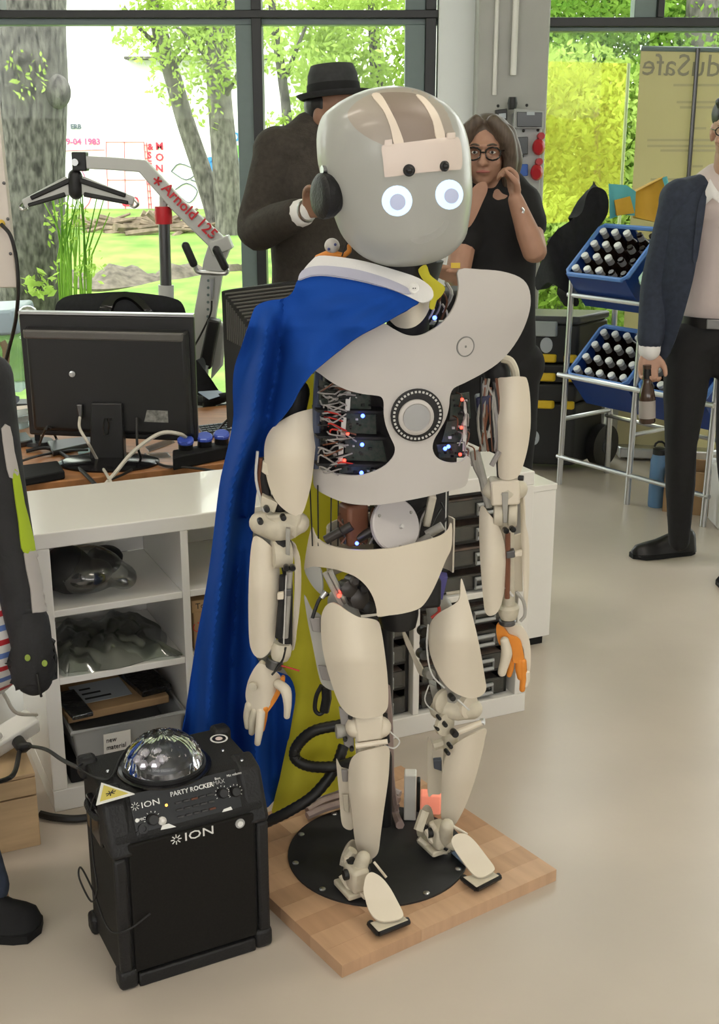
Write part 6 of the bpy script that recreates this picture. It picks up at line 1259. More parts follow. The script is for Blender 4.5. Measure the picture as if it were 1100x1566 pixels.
mat('bottle_brown', (.014, .008, .006), .15); mat('cap_white', (.80, .82, .84), .35); mat('bottle_label', (.26, .26, .27), .6); mat('bottle_neck', (.012, .010, .010), .25)
TAU = math.radians(42)
def crate(a0, z0, m, mr, lab, nbot, blab, skip=(), W_=.36, opened=()):
    t_ = RBk*math.cos(TAU)+Vector((0, 0, math.sin(TAU))); n_ = -RBk*math.sin(TAU)+Vector((0, 0, math.cos(TAU)))
    o = RK(a0, .095 if z0 > .6 else .14, z0)
    M = Matrix(((RA.x, t_.x, n_.x, o.x), (RA.y, t_.y, n_.y, o.y), (RA.z, t_.z, n_.z, o.z), (0, 0, 0, 1)))
    D_, H_ = .315, .215
    t = thing('drink_crate', lab, 'crate', tuple(o))
    MB(M).box2((0, 0, 0), (W_, D_, .012)).obj('floor_grid', m, t); 
    for (x0, y0, x1, y1) in ((0, 0, .008, D_), (W_-.008, 0, W_, D_), (.008, 0, W_-.008, .008)): MB(M).box2((x0, y0, .012), (x1, y1, H_)).obj('wall', m, t)
    MB(M).box2((.008, D_-.008, .012), (W_-.008, D_, H_-.07)).obj('wall', m, t)
    for x0, x1 in ((.008, .20), (W_-.03, W_-.008)): MB(M).box2((x0, D_-.008, H_-.07), (x1, D_, H_)).obj('wall', m, t)
    b = MB(M); b.tube([(.02, .0, H_), (W_-.02, .0, H_), (W_, .02, H_), (W_, D_-.02, H_), (W_-.02, D_, H_), (.02, D_, H_), (.0, D_-.02, H_), (.0, .02, H_)], .0115, 6, loop=True); b.obj('rim', mr, t)
    for k in range(1, 5): MB(M).box2((W_*k/5-.001, .008, .012), (W_*k/5+.001, D_-.008, .07)).obj('divider', m, t)
    i = 0
    for r_ in range(4):
        for c in range(5):
            if (r_, c) in skip or i >= nbot: continue
            i += 1; bottle(M @ Matrix.Translation((W_*(c+.5)/5, D_*(r_+.5)/4, .0135)), blab if not opened else ('uncapped ' if (r_, c) in opened else 'white-capped ')+blab, 'bottles in the drink crates', (r_, c) not in opened)
BPROTO = {}
def bottle(M, lab, grp, cap=True):
    t = bpy.data.objects.new('beer_bottle', None); COL.objects.link(t); t.matrix_world = M; t.empty_display_size = .05; tag(t, lab, 'bottle', grp)
    if not BPROTO:
        BPROTO['b'] = MB().lathe([(.028, 0), (.030, .006), (.030, .115), (.024, .150), (.0145, .175), (.0135, .205)], n=12).obj('glass', 'bottle_brown')
        BPROTO['l'] = MB().lathe([(.0305, .035), (.0305, .105)], n=12, cap=False).obj('paper_label', 'bottle_label')
        BPROTO['c'] = MB().lathe([(.0165, .196), (.0178, .203), (.0168, .212), (.013, .2135)], n=12).obj('cap', 'cap_white')
        BPROTO['n'] = MB().lathe([(.0165, .168), (.0155, .195)], n=12, cap=False).obj('neck_label', 'bottle_label')
        first = True
    else: first = False
    for k in ('b', 'l', 'n') + (('c',) if cap else ()):
        o = BPROTO[k] if (first and k in BPROTO and BPROTO[k].parent is None) else BPROTO[k].copy()
        if o.name not in COL.objects: COL.objects.link(o)
        o.parent = t
crate(.022, .875, 'crate_blue', 'crate_rim', 'blue drink crate of capped bottles on the upper tier of the rack', 20, 'brown beer bottle standing in the blue crate on the upper rack tier', opened={(r_, c) for r_ in range(4) for c in (3, 4)})
crate(.022, .395, 'crate_blue', 'crate_rim', 'blue drink crate of capped bottles on the lower tier of the rack', 20, 'brown beer bottle standing in the blue crate on the lower rack tier')
crate(.457, .875, 'crate_green', 'crate_green_rim', 'dark green drink crate half hidden behind the man in the blazer', 8, 'brown beer bottle in the dark green crate behind the man in the blazer', skip={(r_, c) for r_ in range(4) for c in (2, 3, 4)})
crate(.457, .395, 'crate_blue', 'crate_rim', 'blue drink crate behind the hand with the bottle', 8, 'brown beer bottle in the blue crate behind the held bottle', skip={(r_, c) for r_ in range(4) for c in (2, 3, 4)})
# cloths and bags on the rack
jk = tag(plate('draped_jacket', mat('dark_cloth', (.012, .013, .016), .9, noise=.4, nscale=30, bump=.2, bscale=90), None, [(897, 300), (904, 289), (913, 286), (925, 291), (931, 305), (930, 325), (922, 340), (905, 360), (890, 385), (878, 405), (880, 440), (886, 462), (880, 468), (868, 450), (855, 440), (838, 432), (822, 444), (819, 425), (830, 395), (838, 372), (852, 352), (872, 338), (890, 325)],
    lambda x, y: pY(x, y, 5.98+.05*math.sin(x/9-y/30)*.5+.12*((x-880)/60)**2), .07, 7), 'black jacket draped over the top corner of the bottle rack', 'jacket')
pb_ = thing('paper_bag', 'teal and yellow paper bag standing open on top of the rack', 'bag', tuple(pY(970, 335, 6.1)))
mat('teal_paper', (.10, .42, .46), .6); mat('yellow_paper', (.62, .36, .03), .6, noise=.1, nscale=12)
for q, m, Y in (([(931, 281), (958, 283), (973, 293), (971, 330), (952, 328), (933, 335)], 'teal_paper', 6.05), ([(940, 306), (964, 300), (971, 326), (944, 330)], 'yellow_paper', 6.02), ([(971, 294), (1014, 272), (1024, 300), (1020, 330), (1005, 340), (972, 332)], 'yellow_paper', 6.06), ([(1013, 272), (1018, 270), (1026, 300), (1022, 302)], 'teal_paper', 6.04)):
    plate('paper_flap', m, pb_, q, lambda x, y, Y=Y: pY(x, y, Y+.03*math.sin(x/14)), .02, 9, 1, sm=False)
tag(MB().ell(pY(1030, 296, 6.15), (.06, .06, .05)).obj('blue_ball', 'cee_blue', ang=180), 'round blue ball lying behind the yellow paper bag', 'ball')
# ---- rolling tool box
TC = Vector((1.085, 6.07, 0)); ta = Vector((-.985, .17, 0)).normalized(); tb_ = Vector((.62, .78, 0)).normalized()
TM = Matrix(((-ta.x, tb_.x, 0, TC.x), (-ta.y, tb_.y, 0, TC.y), (0, 0, 1, 0), (0, 0, 0, 1)))   # x grows to the right (0 = front corner)
tc_ = thing('tool_trolley', 'black rolling tool box with yellow latches beside the pillar', 'tool box', tuple(TC+ta*.2))
mat('tool_black', (.014, .015, .016), .5); mat('tool_yellow', (.70, .48, .02), .45); mat('tool_grey', (.055, .06, .065), .45)
for z0, z1, nm in ((.04, .36, 'lower_bin'), (.365, .46, 'drawer_box'), (.465, .56, 'drawer_box'), (.565, .76, 'upper_box')): MB(TM).box2((-.44, 0, z0), (0, .30, z1)).obj(nm, 'tool_black', tc_, bev=.012)
MB(TM).box2((-.45, -.01, .76), (.005, .31, .80)).obj('lid', 'tool_grey', tc_, bev=.012)
for z in (.335, .475, .57): 
    for x0, x1 in ((-.42, -.10), (-.06, .0)): MB(TM).box2((x0, -.022, z), (x1, 0, z+.042)).obj('latch', 'tool_yellow', tc_, bev=.008)
MB(TM).box2((-.24, -.025, .70), (-.10, -.005, .775)).obj('lid_latch', mat('latch_silver', (.32, .36, .37), .4), tc_, bev=.006)
for x, z in ((-.155, .655), (-.20, .18)): MB(TM).lathe([(.030, 0), (.030, .003)], (x, -.001, z), (0, -1, 0), 18, sy=1.3).obj('oval_badge', 'label_grey', tc_)
wc = TM @ Vector((.045, .22, .11)); ax_ = (TM.to_3x3() @ Vector((1, -.6, 0))).normalized(); wh = MB().lathe([(.08, -.03), (.11, -.025), (.11, .025), (.08, .03)], wc, ax_, 26).obj('wheel', 'black_plastic', tc_); MB().lathe([(.05, 0), (.04, .036)], wc, ax_, 16).obj('hub', 'tool_grey', wh)
MB(TM).tube([(-.02, .31, .75), (-.02, .34, .6), (-.02, .34, .2)], .012, 8).obj('pull_handle', 'dark_steel', tc_)
# ---- boxes and bottles on the floor behind the man
fb_ = thing('bottle_carton', 'low brown carton of bottles on the floor behind the man', 'carton', tuple(pZ(1070, 800, 0)))
a = pZ(1013, 782, 0); e_ = Vector((.8, -.35, 0)).normalized(); e2_ = Vector((-e_.y, e_.x, 0)); FM = Matrix(((e_.x, e2_.x, 0, a.x), (e_.y, e2_.y, 0, a.y), (0, 0, 1, 0), (0, 0, 0, 1)))
for x0, y0, x1, y1 in ((0, 0, .46, .008), (0, .24, .46, .248), (0, .008, .008, .24), (.452, .008, .46, .24)): MB(FM).box2((x0, y0, 0), (x1, y1, .20)).obj('wall', 'cardboard', fb_)
MB(FM).box2((.008, .008, 0), (.452, .24, .008)).obj('base', 'cardboard', fb_)
for k, (x, y) in enumerate(((.20, .07), (.27, .07), (.34, .07), (.41, .07), (.24, .15), (.31, .15))):
    bottle(FM @ Matrix.Translation((x, y, .009)) @ Matrix.Scale(1.15, 4), 'brown bottle standing in the low carton on the floor', 'bottles in the floor carton', k % 2 == 0)
wb_ = thing('water_bottle', 'slim blue water bottle on the floor beside the carton', 'bottle', tuple(pZ(1003, 774, 0))); c = pZ(1003, 774, 0)
MB().lathe([(.036, 0), (.038, .01), (.038, .22), (.030, .25)], c, n=18).obj('flask', mat('flask_blue', (.12, .24, .42), .35), wb_); MB().lathe([(.031, .25), (.031, .275), (.02, .28)], c, n=16).obj('lid', 'black_plastic', wb_); MB().tube([c+Vector((.025*math.cos(k*.63), 0, .285+.025*math.sin(k*.63))) for k in range(6)], .005, 6).obj('carry_loop', 'black_plastic', wb_)
bn_ = thing('storage_bin', 'pale plastic bin with a dark lid on wheels behind the rack', 'bin', tuple(pZ(975, 690, 0)))
c = pZ(1000, 700, 0); MB().box((c.x, c.y+.25, .30), (.50, .36, .40)).obj('tub', 'white_plastic', bn_, bev=.02); MB().box((c.x, c.y+.25, .515), (.54, .40, .03)).obj('lid', 'tool_black', bn_, bev=.008); MB().box((c.x, c.y+.25, .54), (.52, .38, .02)).obj('lid_tray', 'latch_silver', bn_, bev=.006)
for sx in (-.2, .2):
    for sy_ in (-.13, .13): MB().ell((c.x+sx, c.y+.25+sy_, .04), (.03, .03, .04), nu=10, nv=8).obj('caster', 'black_plastic', bn_); MB().cyl((c.x+sx, c.y+.25+sy_, .06), (c.x+sx, c.y+.25+sy_, .11), .012).obj('caster_stem', 'steel', bn_)
c = pZ(1128, 812, 0); tag(MB().box((c.x+.02, c.y+.1, .13), (.20, .18, .26)).obj('white_carton', 'white_plastic', bev=.006), 'plain white carton at the edge beside the bottle carton', 'carton')
# ================================================================== people
mat('skin_a', (.36, .20, .135), .55, noise=.12, nscale=25, sss=.08); mat('skin_b', (.47, .28, .20), .55, noise=.10, nscale=25, sss=.08); mat('skin_c', (.26, .14, .09), .55, noise=.12, nscale=25, sss=.08)
mat('jacket_brown', (.042, .035, .028), .9, noise=.35, nscale=60, bump=.2, bscale=200); mat('blazer_navy', (.024, .032, .054), .85, noise=.3, nscale=50, bump=.15, bscale=200)
mat('shirt_white', (.70, .69, .68), .8); mat('shirt_pink', (.56, .48, .46), .8, noise=.10, nscale=7, bump=.25, bscale=14); mat('black_cloth', (.008, .008, .009), .9, noise=.3, nscale=40)
mat('hair_brown', (.05, .034, .023), .5, noise=.5, nscale=30, stretch=(4, 4, .4), col2=(.10, .075, .055)); mat('hair_black', (.008, .007, .007), .45, noise=.3, nscale=60); mat('felt_grey', (.028, .030, .032), .85, noise=.25, nscale=60); mat('lip', (.30, .10, .085), .5); mat('eye_dark', (.015, .012, .01), .2); mat('eye_ball', (.6, .58, .55), .3)
mat('leather_black', (.012, .011, .011), .35, noise=.2, nscale=30)
def hand(mb, wr, d, pn, th, curl=.5, s=1.0):
    """palm and five fingers; d along the hand, pn out of the palm, th towards the thumb"""
    wr = Vector(wr); d = Vector(d).normalized(); pn = Vector(pn); pn = (pn-d*pn.dot(d)).normalized(); th = Vector(th); th = (th-d*th.dot(d)-pn*th.dot(pn)).normalized()
    for k in (-1, -.33, .33, 1): mb.limb([wr+d*.008*s+th*k*.012*s, wr+d*.05*s+th*k*.026*s, wr+d*.085*s+th*k*.030*s], [.014*s, .0135*s, .0115*s], n=8, smooth=3)
    for k, L in ((1, .070), (.33, .078), (-.33, .072), (-1, .056)):
        b0 = wr+d*.088*s+th*k*.029*s; a1 = curl*.8; a2 = curl*2.0; p1 = b0+(d*math.cos(a1)+pn*math.sin(a1))*L*.45*s; p2 = p1+(d*math.cos(a2)+pn*math.sin(a2))*L*.33*s; p3 = p2+(d*math.cos(a2*1.3)+pn*math.sin(a2*1.3))*L*.25*s
        mb.limb([b0, p1, p2, p3], [.0105*s, .0095*s, .0088*s, .0075*s], n=8, smooth=3)
    b0 = wr+d*.03*s+th*.024*s; p1 = b0+(d*.62+th*.65+pn*.35*curl)*.038*s; p2 = p1+(d*.85+th*.22+pn*.7*curl)*.030*s; p3 = p2+(d*.9-th*.05+pn*.8*curl)*.022*s
    mb.limb([b0, p1, p2, p3], [.0155*s, .0125*s, .0105*s, .0085*s], n=8, smooth=3)
def headshape(mb, c, f, s=1.0):
    """skull, jaw, nose, ears; c the head centre, f the facing direction"""
    c = Vector(c); f = Vector(f).normalized(); up = Vector((0, 0, 1)); up = (up-f*up.dot(f)).normalized(); l = up.cross(f); R = Matrix((l, f, up)).transposed()
    P = lambda x, y, z: c+R @ Vector((x*s, y*s, z*s))
    mb.ell(P(0, -.012, .030), (.074*s, .094*s, .082*s), R); mb.ell(P(0, .018, -.035), (.060*s, .072*s, .078*s), R); mb.ell(P(0, .050, -.088), (.030*s, .030*s, .024*s), R)
    mb.limb([P(0, .086, .012), P(0, .100, -.018), P(0, .104, -.030)], [.008*s, .011*s, .014*s], n=8); mb.ell(P(-.013, .093, -.033), (.009*s, .010*s, .008*s), R); mb.ell(P(.013, .093, -.033), (.009*s, .010*s, .008*s), R)
    mb.limb([P(-.045, .072, .024), P(0, .088, .026), P(.045, .072, .024)], [.010*s, .011*s, .010*s], n=8); mb.ell(P(0, .082, -.062), (.024*s, .012*s, .012*s), R)
    for sx in (-1, 1): mb.ell(P(sx*.073, -.012, -.008), (.010*s, .020*s, .032*s), R); mb.ell(P(sx*.040, .062, -.030), (.020*s, .018*s, .020*s), R)
    return P, R
def face(P, R, par, s=1.0, brow='hair_black'):
    for sx in (-1, 1):
        MB().ell(P(sx*.031, .0785, .003), (.0115*s, .008*s, .0052*s), R, 12, 8).obj('eye', 'eye_ball', par); MB().ell(P(sx*.031, .0855, .004), (.0050*s, .003*s, .0048*s), R, 10, 6).obj('iris', 'eye_dark', par)
        MB().limb([P(sx*.014, .092, .027), P(sx*.032, .087, .031), P(sx*.050, .074, .025)], [.0035*s, .0045*s, .0025*s], n=6).obj('eyebrow', brow, par)
    MB().limb([P(-.022, .089, -.061), P(0, .096, -.060), P(.022, .089, -.061)], [.003*s, .0055*s, .003*s], n=8).obj('lips', 'lip', par)
def legs(mb, hipL, kneeL, ankL, hipR, kneeR, ankR, k=1.0):
    for a, b_, c in ((hipL, kneeL, ankL), (hipR, kneeR, ankR)): mb.limb([a, Vector(a).lerp(Vector(b_), .5), b_, Vector(b_).lerp(Vector(c), .4), c], [.080*k, .070*k, .052*k, .050*k, .036*k])
def shoe(name, heel, toe, m, par, s=1.0, sole='black_matte'):
    heel = Vector(heel); toe = Vector(toe); d = (toe-heel); d.z = 0; L = d.length; d.normalize(); l = Vector((-d.y, d.x, 0)); rs = []
    for t, wd, h in ((0, .026, .070), (.06, .033, .085), (.22, .036, .092), (.42, .037, .075), (.62, .043, .055), (.80, .043, .046), (.93, .034, .038), (1.0, .012, .022)):
        c = heel+d*L*t; rs.append([c+l*wd*s*math.cos(a)*(1 if math.sin(a) < .2 else .8)+Vector((0, 0, max(.012, .012+h*s*max(0, math.sin(a)) if math.sin(a) > 0 else .012))) for a in [2*math.pi*j/16 for j in range(16)]])
    o = MB().rings(rs).obj(name, m, par, ang=70); 
    ol = [(heel+d*L*t+l*sg*w_*s) for sg, seq in ((1, ((0, .020), (.1, .036), (.4, .040), (.65, .047), (.85, .046), (1.01, .016))), (-1, ((1.01, .016), (.85, .046), (.65, .047), (.4, .040), (.1, .036), (0, .020)))) for t, w_ in seq]
    n = len(ol); MB().add([Vector((p.x, p.y, .001)) for p in ol]+[Vector((p.x, p.y, .020)) for p in ol], [tuple(range(n))[::-1], tuple(range(n, 2*n))]+[(j, (j+1) % n, n+(j+1) % n, n+j) for j in range(n)]).obj('sole', sole, o)
    return o
def on(p, z): return Vector((p.x, p.y, z))
# ------------------------------------------------------------------ man in a blazer holding a bottle
MY = 4.62
m1 = thing('person', 'person in a navy blazer, pale shirt and black trousers holding a brown bottle', 'person', (pZ(1060, 850, 0).x, MY, 0))
f = Vector((-.25, -1, 0)).normalized(); l = Vector((f.y, -f.x, 0))*-1   # l points to the image left
hc = pY(1122, 200, MY-.02); pel = pY(1098, 512, MY+.05); chs = pY(1108, 345, MY+.03)
shR = pY(1040, 305, MY); shL = shR+(pY(1108, 320, MY+.03)-shR)*2*Vector((1, 1, 0)).x if False else Vector((2*chs.x-shR.x, MY+.12, shR.z))
elR, wrR = pY(1006, 432, MY+.0), pY(994, 532, MY-.06)
elL, wrL = shL+Vector((.08, .0, -.30)), shL+Vector((.09, -.08, -.54))
hpR, knR, anR = pY(1054, 530, MY+.03), pY(1042, 680, MY-.02), pY(1040, 815, MY+.02)
hpL = Vector((2*pel.x-hpR.x, MY+.08, hpR.z)); knL = pY(1120, 690, MY+.02); anL = pY(1135, 840, MY-.02)
b = MB(); b.limb([pel, pel.lerp(chs, .5), chs+Vector((0, 0, .06))], [.13, .125, .145], flat=.62, up=f); b.limb([chs+Vector((0, 0, .1)), hc-Vector((0, 0, .08))], [.062, .058])
P_, R_ = headshape(b, hc, Vector((-.35, -1, -.05)))
legs(b, hpL, knL, anL, hpR, knR, anR)
for a, e, w_ in ((shR, elR, wrR), (shL, elL, wrL)): b.limb([a, a.lerp(e, .5), e, e.lerp(w_, .35), w_], [.055, .046, .040, .040, .027]); b.limb([chs+Vector((0, 0, .06)), a], [.08, .06])
bot = pY(990, 597, MY-.12)   # held bottle
hand(b, wrR, Vector((-.05, -.20, -1)), Vector((.1, -1, 0)), Vector((1, .1, 0)), .75); hand(b, wrL, Vector((0, -.2, -1)), Vector((-1, 0, 0)), Vector((0, -1, 0)), .3)
b.obj('body', 'skin_b', m1, remesh=.006, relax=2)
face(P_, R_, m1)
b = MB(); b.ell(P_(0, -.02, .055), (.083, .100, .075), R_); b.ell(P_(0, -.05, .01), (.080, .065, .075), R_); b.ell(P_(-.0, .045, .100), (.070, .05, .026), R_); b.obj('hair', 'hair_black', m1, remesh=.008, relax=1)
b = MB()
for sx in (-1, 1): b.tube([P_(sx*.032+.024*math.cos(k*.63), .099-.006*abs(math.cos(k*.63)), .002+.017*math.sin(k*.63)) for k in range(10)], .0022, 6, loop=True); b.tube([P_(sx*.056, .093, .006), P_(sx*.078, .02, .008)], .002, 6)
b.tube([P_(-.008, .100, .006), P_(.008, .100, .006)], .002, 6); b.obj('glasses', 'black_gloss', m1)
tr = MB(); legs(tr, hpL, knL, anL-Vector((0, 0, .035)), hpR, knR, anR-Vector((0, 0, .035)), 1.18); tr.limb([hpR, pel, hpL], [.10, .115, .10], flat=.8, up=Vector((0, 0, 1))); tr.limb([pel+Vector((0, 0, -.03)), pel+Vector((0, 0, .05))], [.135, .14], flat=.66, up=f); tr.obj('trousers', 'black_cloth', m1, remesh=.012, relax=2)
b = MB(); b.limb([pel+Vector((0, 0, .06)), pel.lerp(chs, .5), chs+Vector((0, 0, .08))], [.142, .142, .155], flat=.66, up=f, n=24); b.limb([chs+Vector((0, 0, .07)), chs+Vector((0, 0, .085))], [.10, .085])
for a in (shR, shL): b.limb([chs+Vector((0, 0, .06)), a.lerp(chs, .2)], [.095, .072])
b.obj('shirt', 'shirt_pink', m1, remesh=.010, relax=2)
c = (hc+chs)*.5; plate('collar', 'shirt_white', m1, [(1079, 292), (1086, 274), (1098, 292), (1112, 302), (1102, 312), (1090, 303), (1080, 312)], bul(1100, 30, .05, MY-.115), .006, 5, 1, sm=False)
# belt
bc = pel+Vector((0, 0, .055)); a_ = Vector((-f.y, f.x, 0))
b = MB(); b.rings([[bc+Vector((0, 0, z))+a_*math.cos(t)*r*.148+f*math.sin(t)*r*.108 for t in [2*math.pi*j/32 for j in range(32)]] for z, r in ((-.02, 1), (-.02, 1.03), (.02, 1.03), (.02, 1))], loop=True); blt = b.obj('belt', 'leather_black', m1)
bk_ = bc+f*.114-a_*.02; MB().box(bk_, (.055, .008, .036), Matrix.Rotation(math.atan2(f.y, f.x)+math.pi/2, 3, 'Z')).obj('buckle', mat('buckle_grey', (.22, .22, .22), .3, metal=.8), blt, bev=.003)
# blazer: sleeves, back and two open fronts
b = MB()
for a, e, w_ in ((shR, elR, wrR), (shL, elL, wrL)):
    b.limb([a+Vector((0, 0, .005)), a.lerp(e, .5), e, e.lerp(w_, .45), w_+Vector((0, 0, .035))], [.072, .068, .062, .058, .050])
for a in (shR, shL): b.limb([a+Vector((0, .01, .0)), a.lerp(chs+Vector((0, .02, .15)), .78)], [.075, .060])
b.obj('sleeves', 'blazer_navy', m1, remesh=.010, relax=3)
for a, e, w_ in ((shR, elR, wrR),): MB().limb([w_+Vector((0, 0, .03)), w_+(w_-e).normalized()*.008], [.040, .041]).obj('shirt_cuff', 'shirt_white', m1)
plate('blazer_front', 'blazer_navy', m1, [(1082, 283), (1060, 293), (1036, 304), (1022, 318), (1016, 345), (1012, 420), (1008, 500), (1003, 545), (1012, 552), (1024, 540), (1040, 500), (1052, 460), (1062, 420), (1070, 370), (1078, 320)], bul([(280, 1078), (550, 1050)], 60, .10, [(280, MY-.06), (340, MY-.125), (450, MY-.13), (550, MY-.10)]), .010, 8, 3)
lap = plate('lapel', 'blazer_navy', m1, [(1082, 284), (1076, 292), (1068, 315), (1064, 350), (1060, 395), (1066, 400), (1073, 360), (1079, 320)], bul([(280, 1078), (550, 1050)], 60, .10, [(280, MY-.072), (340, MY-.138), (450, MY-.143), (550, MY-.112)]), .006, 7, 3)
plate('blazer_front', 'blazer_navy', m1, [(1134, 283), (1160, 293), (1185, 304), (1199, 318), (1202, 420), (1206, 500), (1208, 545), (1190, 548), (1172, 500), (1160, 440), (1148, 370), (1140, 320)], bul([(280, 1140), (550, 1160)], 60, .10, [(280, MY-.0), (340, MY-.05), (450, MY-.06), (550, MY-.03)]), .010, 9, 3)
b = MB(); b.grid(lambda s, t: (chs.lerp(pel, t*1.15)+Vector((0, 0, .11-.12*t))+a_*math.cos(math.pi*(1+s))*(.175-.02*t)+f*math.sin(math.pi*(1+s))*.12), 18, 8); b.obj('blazer_back', 'blazer_navy', m1, solid=.01, soff=1)
shoe('shoe', pZ(1060, 845, 0), pZ(966, 853, 0), 'leather_black', m1, 1.1); shoe('shoe', on(anL, 0)+Vector((.03, .03, 0)), on(anL, 0)+Vector((-.12, -.22, 0)), 'leather_black', m1, 1.1)
hbt = thing('held_bottle', 'brown beer bottle with pale label held in a hand by its neck', 'bottle', tuple(pY(990, 645, MY-.11)))
bb = pY(990, 647, MY-.135); axb = (pY(990, 558, MY-.125)-bb).normalized(); s_ = (pY(990, 558, MY-.125)-bb).length/.215
MB().lathe([(.026*s_, 0), (.030*s_, .006*s_), (.030*s_, .095*s_), (.026*s_, .12*s_), (.016*s_, .150*s_), (.0135*s_, .20*s_), (.0155*s_, .203*s_), (.0155*s_, .215*s_)], bb, axb, 18).obj('glass', mat('bottle_amber', (.05, .028, .018), .12), hbt)
MB().lathe([(.0308*s_, .02*s_), (.0308*s_, .085*s_)], bb, axb, 18, cap=False).obj('label', mat('label_taupe', (.30, .27, .25), .6), hbt); MB().lathe([(.0158*s_, .165*s_), (.0145*s_, .20*s_)], bb, axb, 14, cap=False).obj('neck_foil', 'bottle_neck', hbt)
# ------------------------------------------------------------------ man in a hat
HY2 = 4.25
m2 = thing('person', 'person in a dark brown jacket and grey felt hat standing by the window', 'person', (pY(505, 400, HY2).x, HY2, 0))
f = Vector((.75, -.66, 0)).normalized(); hc = pY(513, 176, HY2); chs = pY(490, 285, HY2+.03); pel = pY(487, 430, HY2+.05); zf = 0
shR = pY(425, 232, HY2-.02); elR = pY(392, 352, HY2-.10); wrR = pY(466, 324, HY2-.32); shL = Vector((2*chs.x-shR.x, HY2+.12, shR.z)); elL = shL+Vector((.06, .0, -.29)); wrL = shL+Vector((.05, -.08, -.54))
hpR = Vector((pel.x-.09, HY2, .88)); hpL = Vector((pel.x+.09, HY2+.06, .88)); knR = Vector((pel.x-.10, HY2-.02, .49)); knL = Vector((pel.x+.10, HY2+.05, .49)); anR = Vector((pel.x-.10, HY2+.02, .08)); anL = Vector((pel.x+.11, HY2+.08, .08)); pel = Vector((pel.x, HY2+.04, .95))
b = MB(); ff = Vector((.4, -1, 0)).normalized(); b.limb([pel, pel.lerp(chs, .5), chs+Vector((0, 0, .06))], [.13, .135, .15], flat=.65, up=ff); b.limb([chs+Vector((0, 0, .1)), hc-Vector((0, 0, .07))], [.062, .058]); P_, R_ = headshape(b, hc, f)
legs(b, hpL, knL, anL, hpR, knR, anR)
for a, e, w_ in ((shR, elR, wrR), (shL, elL, wrL)): b.limb([a, a.lerp(e, .5), e, e.lerp(w_, .35), w_], [.055, .046, .040, .040, .027]); b.limb([chs+Vector((0, 0, .06)), a], [.08, .06])
hand(b, wrR, (pY(497, 305, HY2-.38)-wrR), Vector((.3, -1, .2)), Vector((.2, .2, 1)), .55); hand(b, wrL, Vector((0, -.1, -1)), Vector((-1, 0, 0)), Vector((0, -1, 0)), .4)
b.obj('body', 'skin_c', m2, remesh=.006, relax=2); face(P_, R_, m2)
b = MB(); b.ell(P_(0, -.03, .03), (.082, .085, .07), R_); b.ell(P_(0, -.045, -.01), (.078, .06, .06), R_); b.obj('hair', 'hair_black', m2, remesh=.008, relax=1)
tr = MB(); legs(tr, hpL, knL, anL, hpR, knR, anR, 1.2); tr.limb([hpR, pel-Vector((0, 0, .02)), hpL], [.10, .125, .10]); tr.obj('trousers', 'black_cloth', m2, remesh=.014, relax=2)
b = MB(); b.limb([pel-Vector((0, 0, .12)), pel.lerp(chs, .5), chs+Vector((0, 0, .0)), chs+Vector((0, 0, .10))], [.175, .168, .19, .15], flat=.74, up=ff, n=24); 
for a, e, w_ in ((shR, elR, wrR), (shL, elL, wrL)): b.limb([a+Vector((0, 0, .0)), a.lerp(e, .5), e, e.lerp(w_, .45), w_-(w_-e).normalized()*.05], [.080, .074, .066, .062, .054]); b.limb([chs+Vector((0, 0, .08)), a], [.115, .085])
b.obj('jacket', 'jacket_brown', m2, remesh=.010, relax=3)
d = (wrR-elR).normalized(); MB().limb([wrR-d*.06, wrR-d*.015], [.045, .043]).obj('shirt_cuff', 'shirt_white', m2); MB().lathe([(.034, -.006), (.036, 0), (.034, .006)], wrR+d*.01, d, 16).obj('bracelet', 'steel', m2)
MB().lathe([(.070, -.02), (.072, .012), (.066, .018), (.062, -.01)], hc-Vector((0, .0, .115)), Vector((.1, -.1, 1)), 20).obj('shirt_collar', 'shirt_white', m2)
ht = MB(); c = P_(0, -.005, .055); ht.lathe([(.084, .0), (.086, .02), (.082, .07), (.070, .100), (.045, .103), (.03, .090), (.0, .088)], c, R_ @ Vector((0, -.10, 1)), 28, sy=1.12); ho_ = ht.obj('hat', 'felt_grey', m2, ang=80)
br = MB(); rs = []; axh = (R_ @ Vector((0, -.10, 1))).normalized(); sx_ = R_ @ Vector((1, 0, 0)); sy2 = axh.cross(sx_)
for r, h in ((.082, .004), (.102, -.002), (.116, .010), (.117, .014), (.102, .004), (.082, .010)): rs.append([c+axh*h+sx_*math.cos(t)*r+sy2*math.sin(t)*r*1.12 for t in [2*math.pi*j/32 for j in range(32)]])
br.rings(rs, loop=True); br.obj('hat_brim', 'felt_grey', ho_); MB().lathe([(.087, .010), (.0885, .02), (.087, .042)], c, axh, 28, sy=1.12, cap=False).obj('hat_band', 'black_cloth', ho_)
for an in (anR, anL): shoe('shoe', on(an, 0)+Vector((-.02, .05, 0)), on(an, 0)+Vector((.10, -.2, 0)), 'leather_black', m2, 1.05)
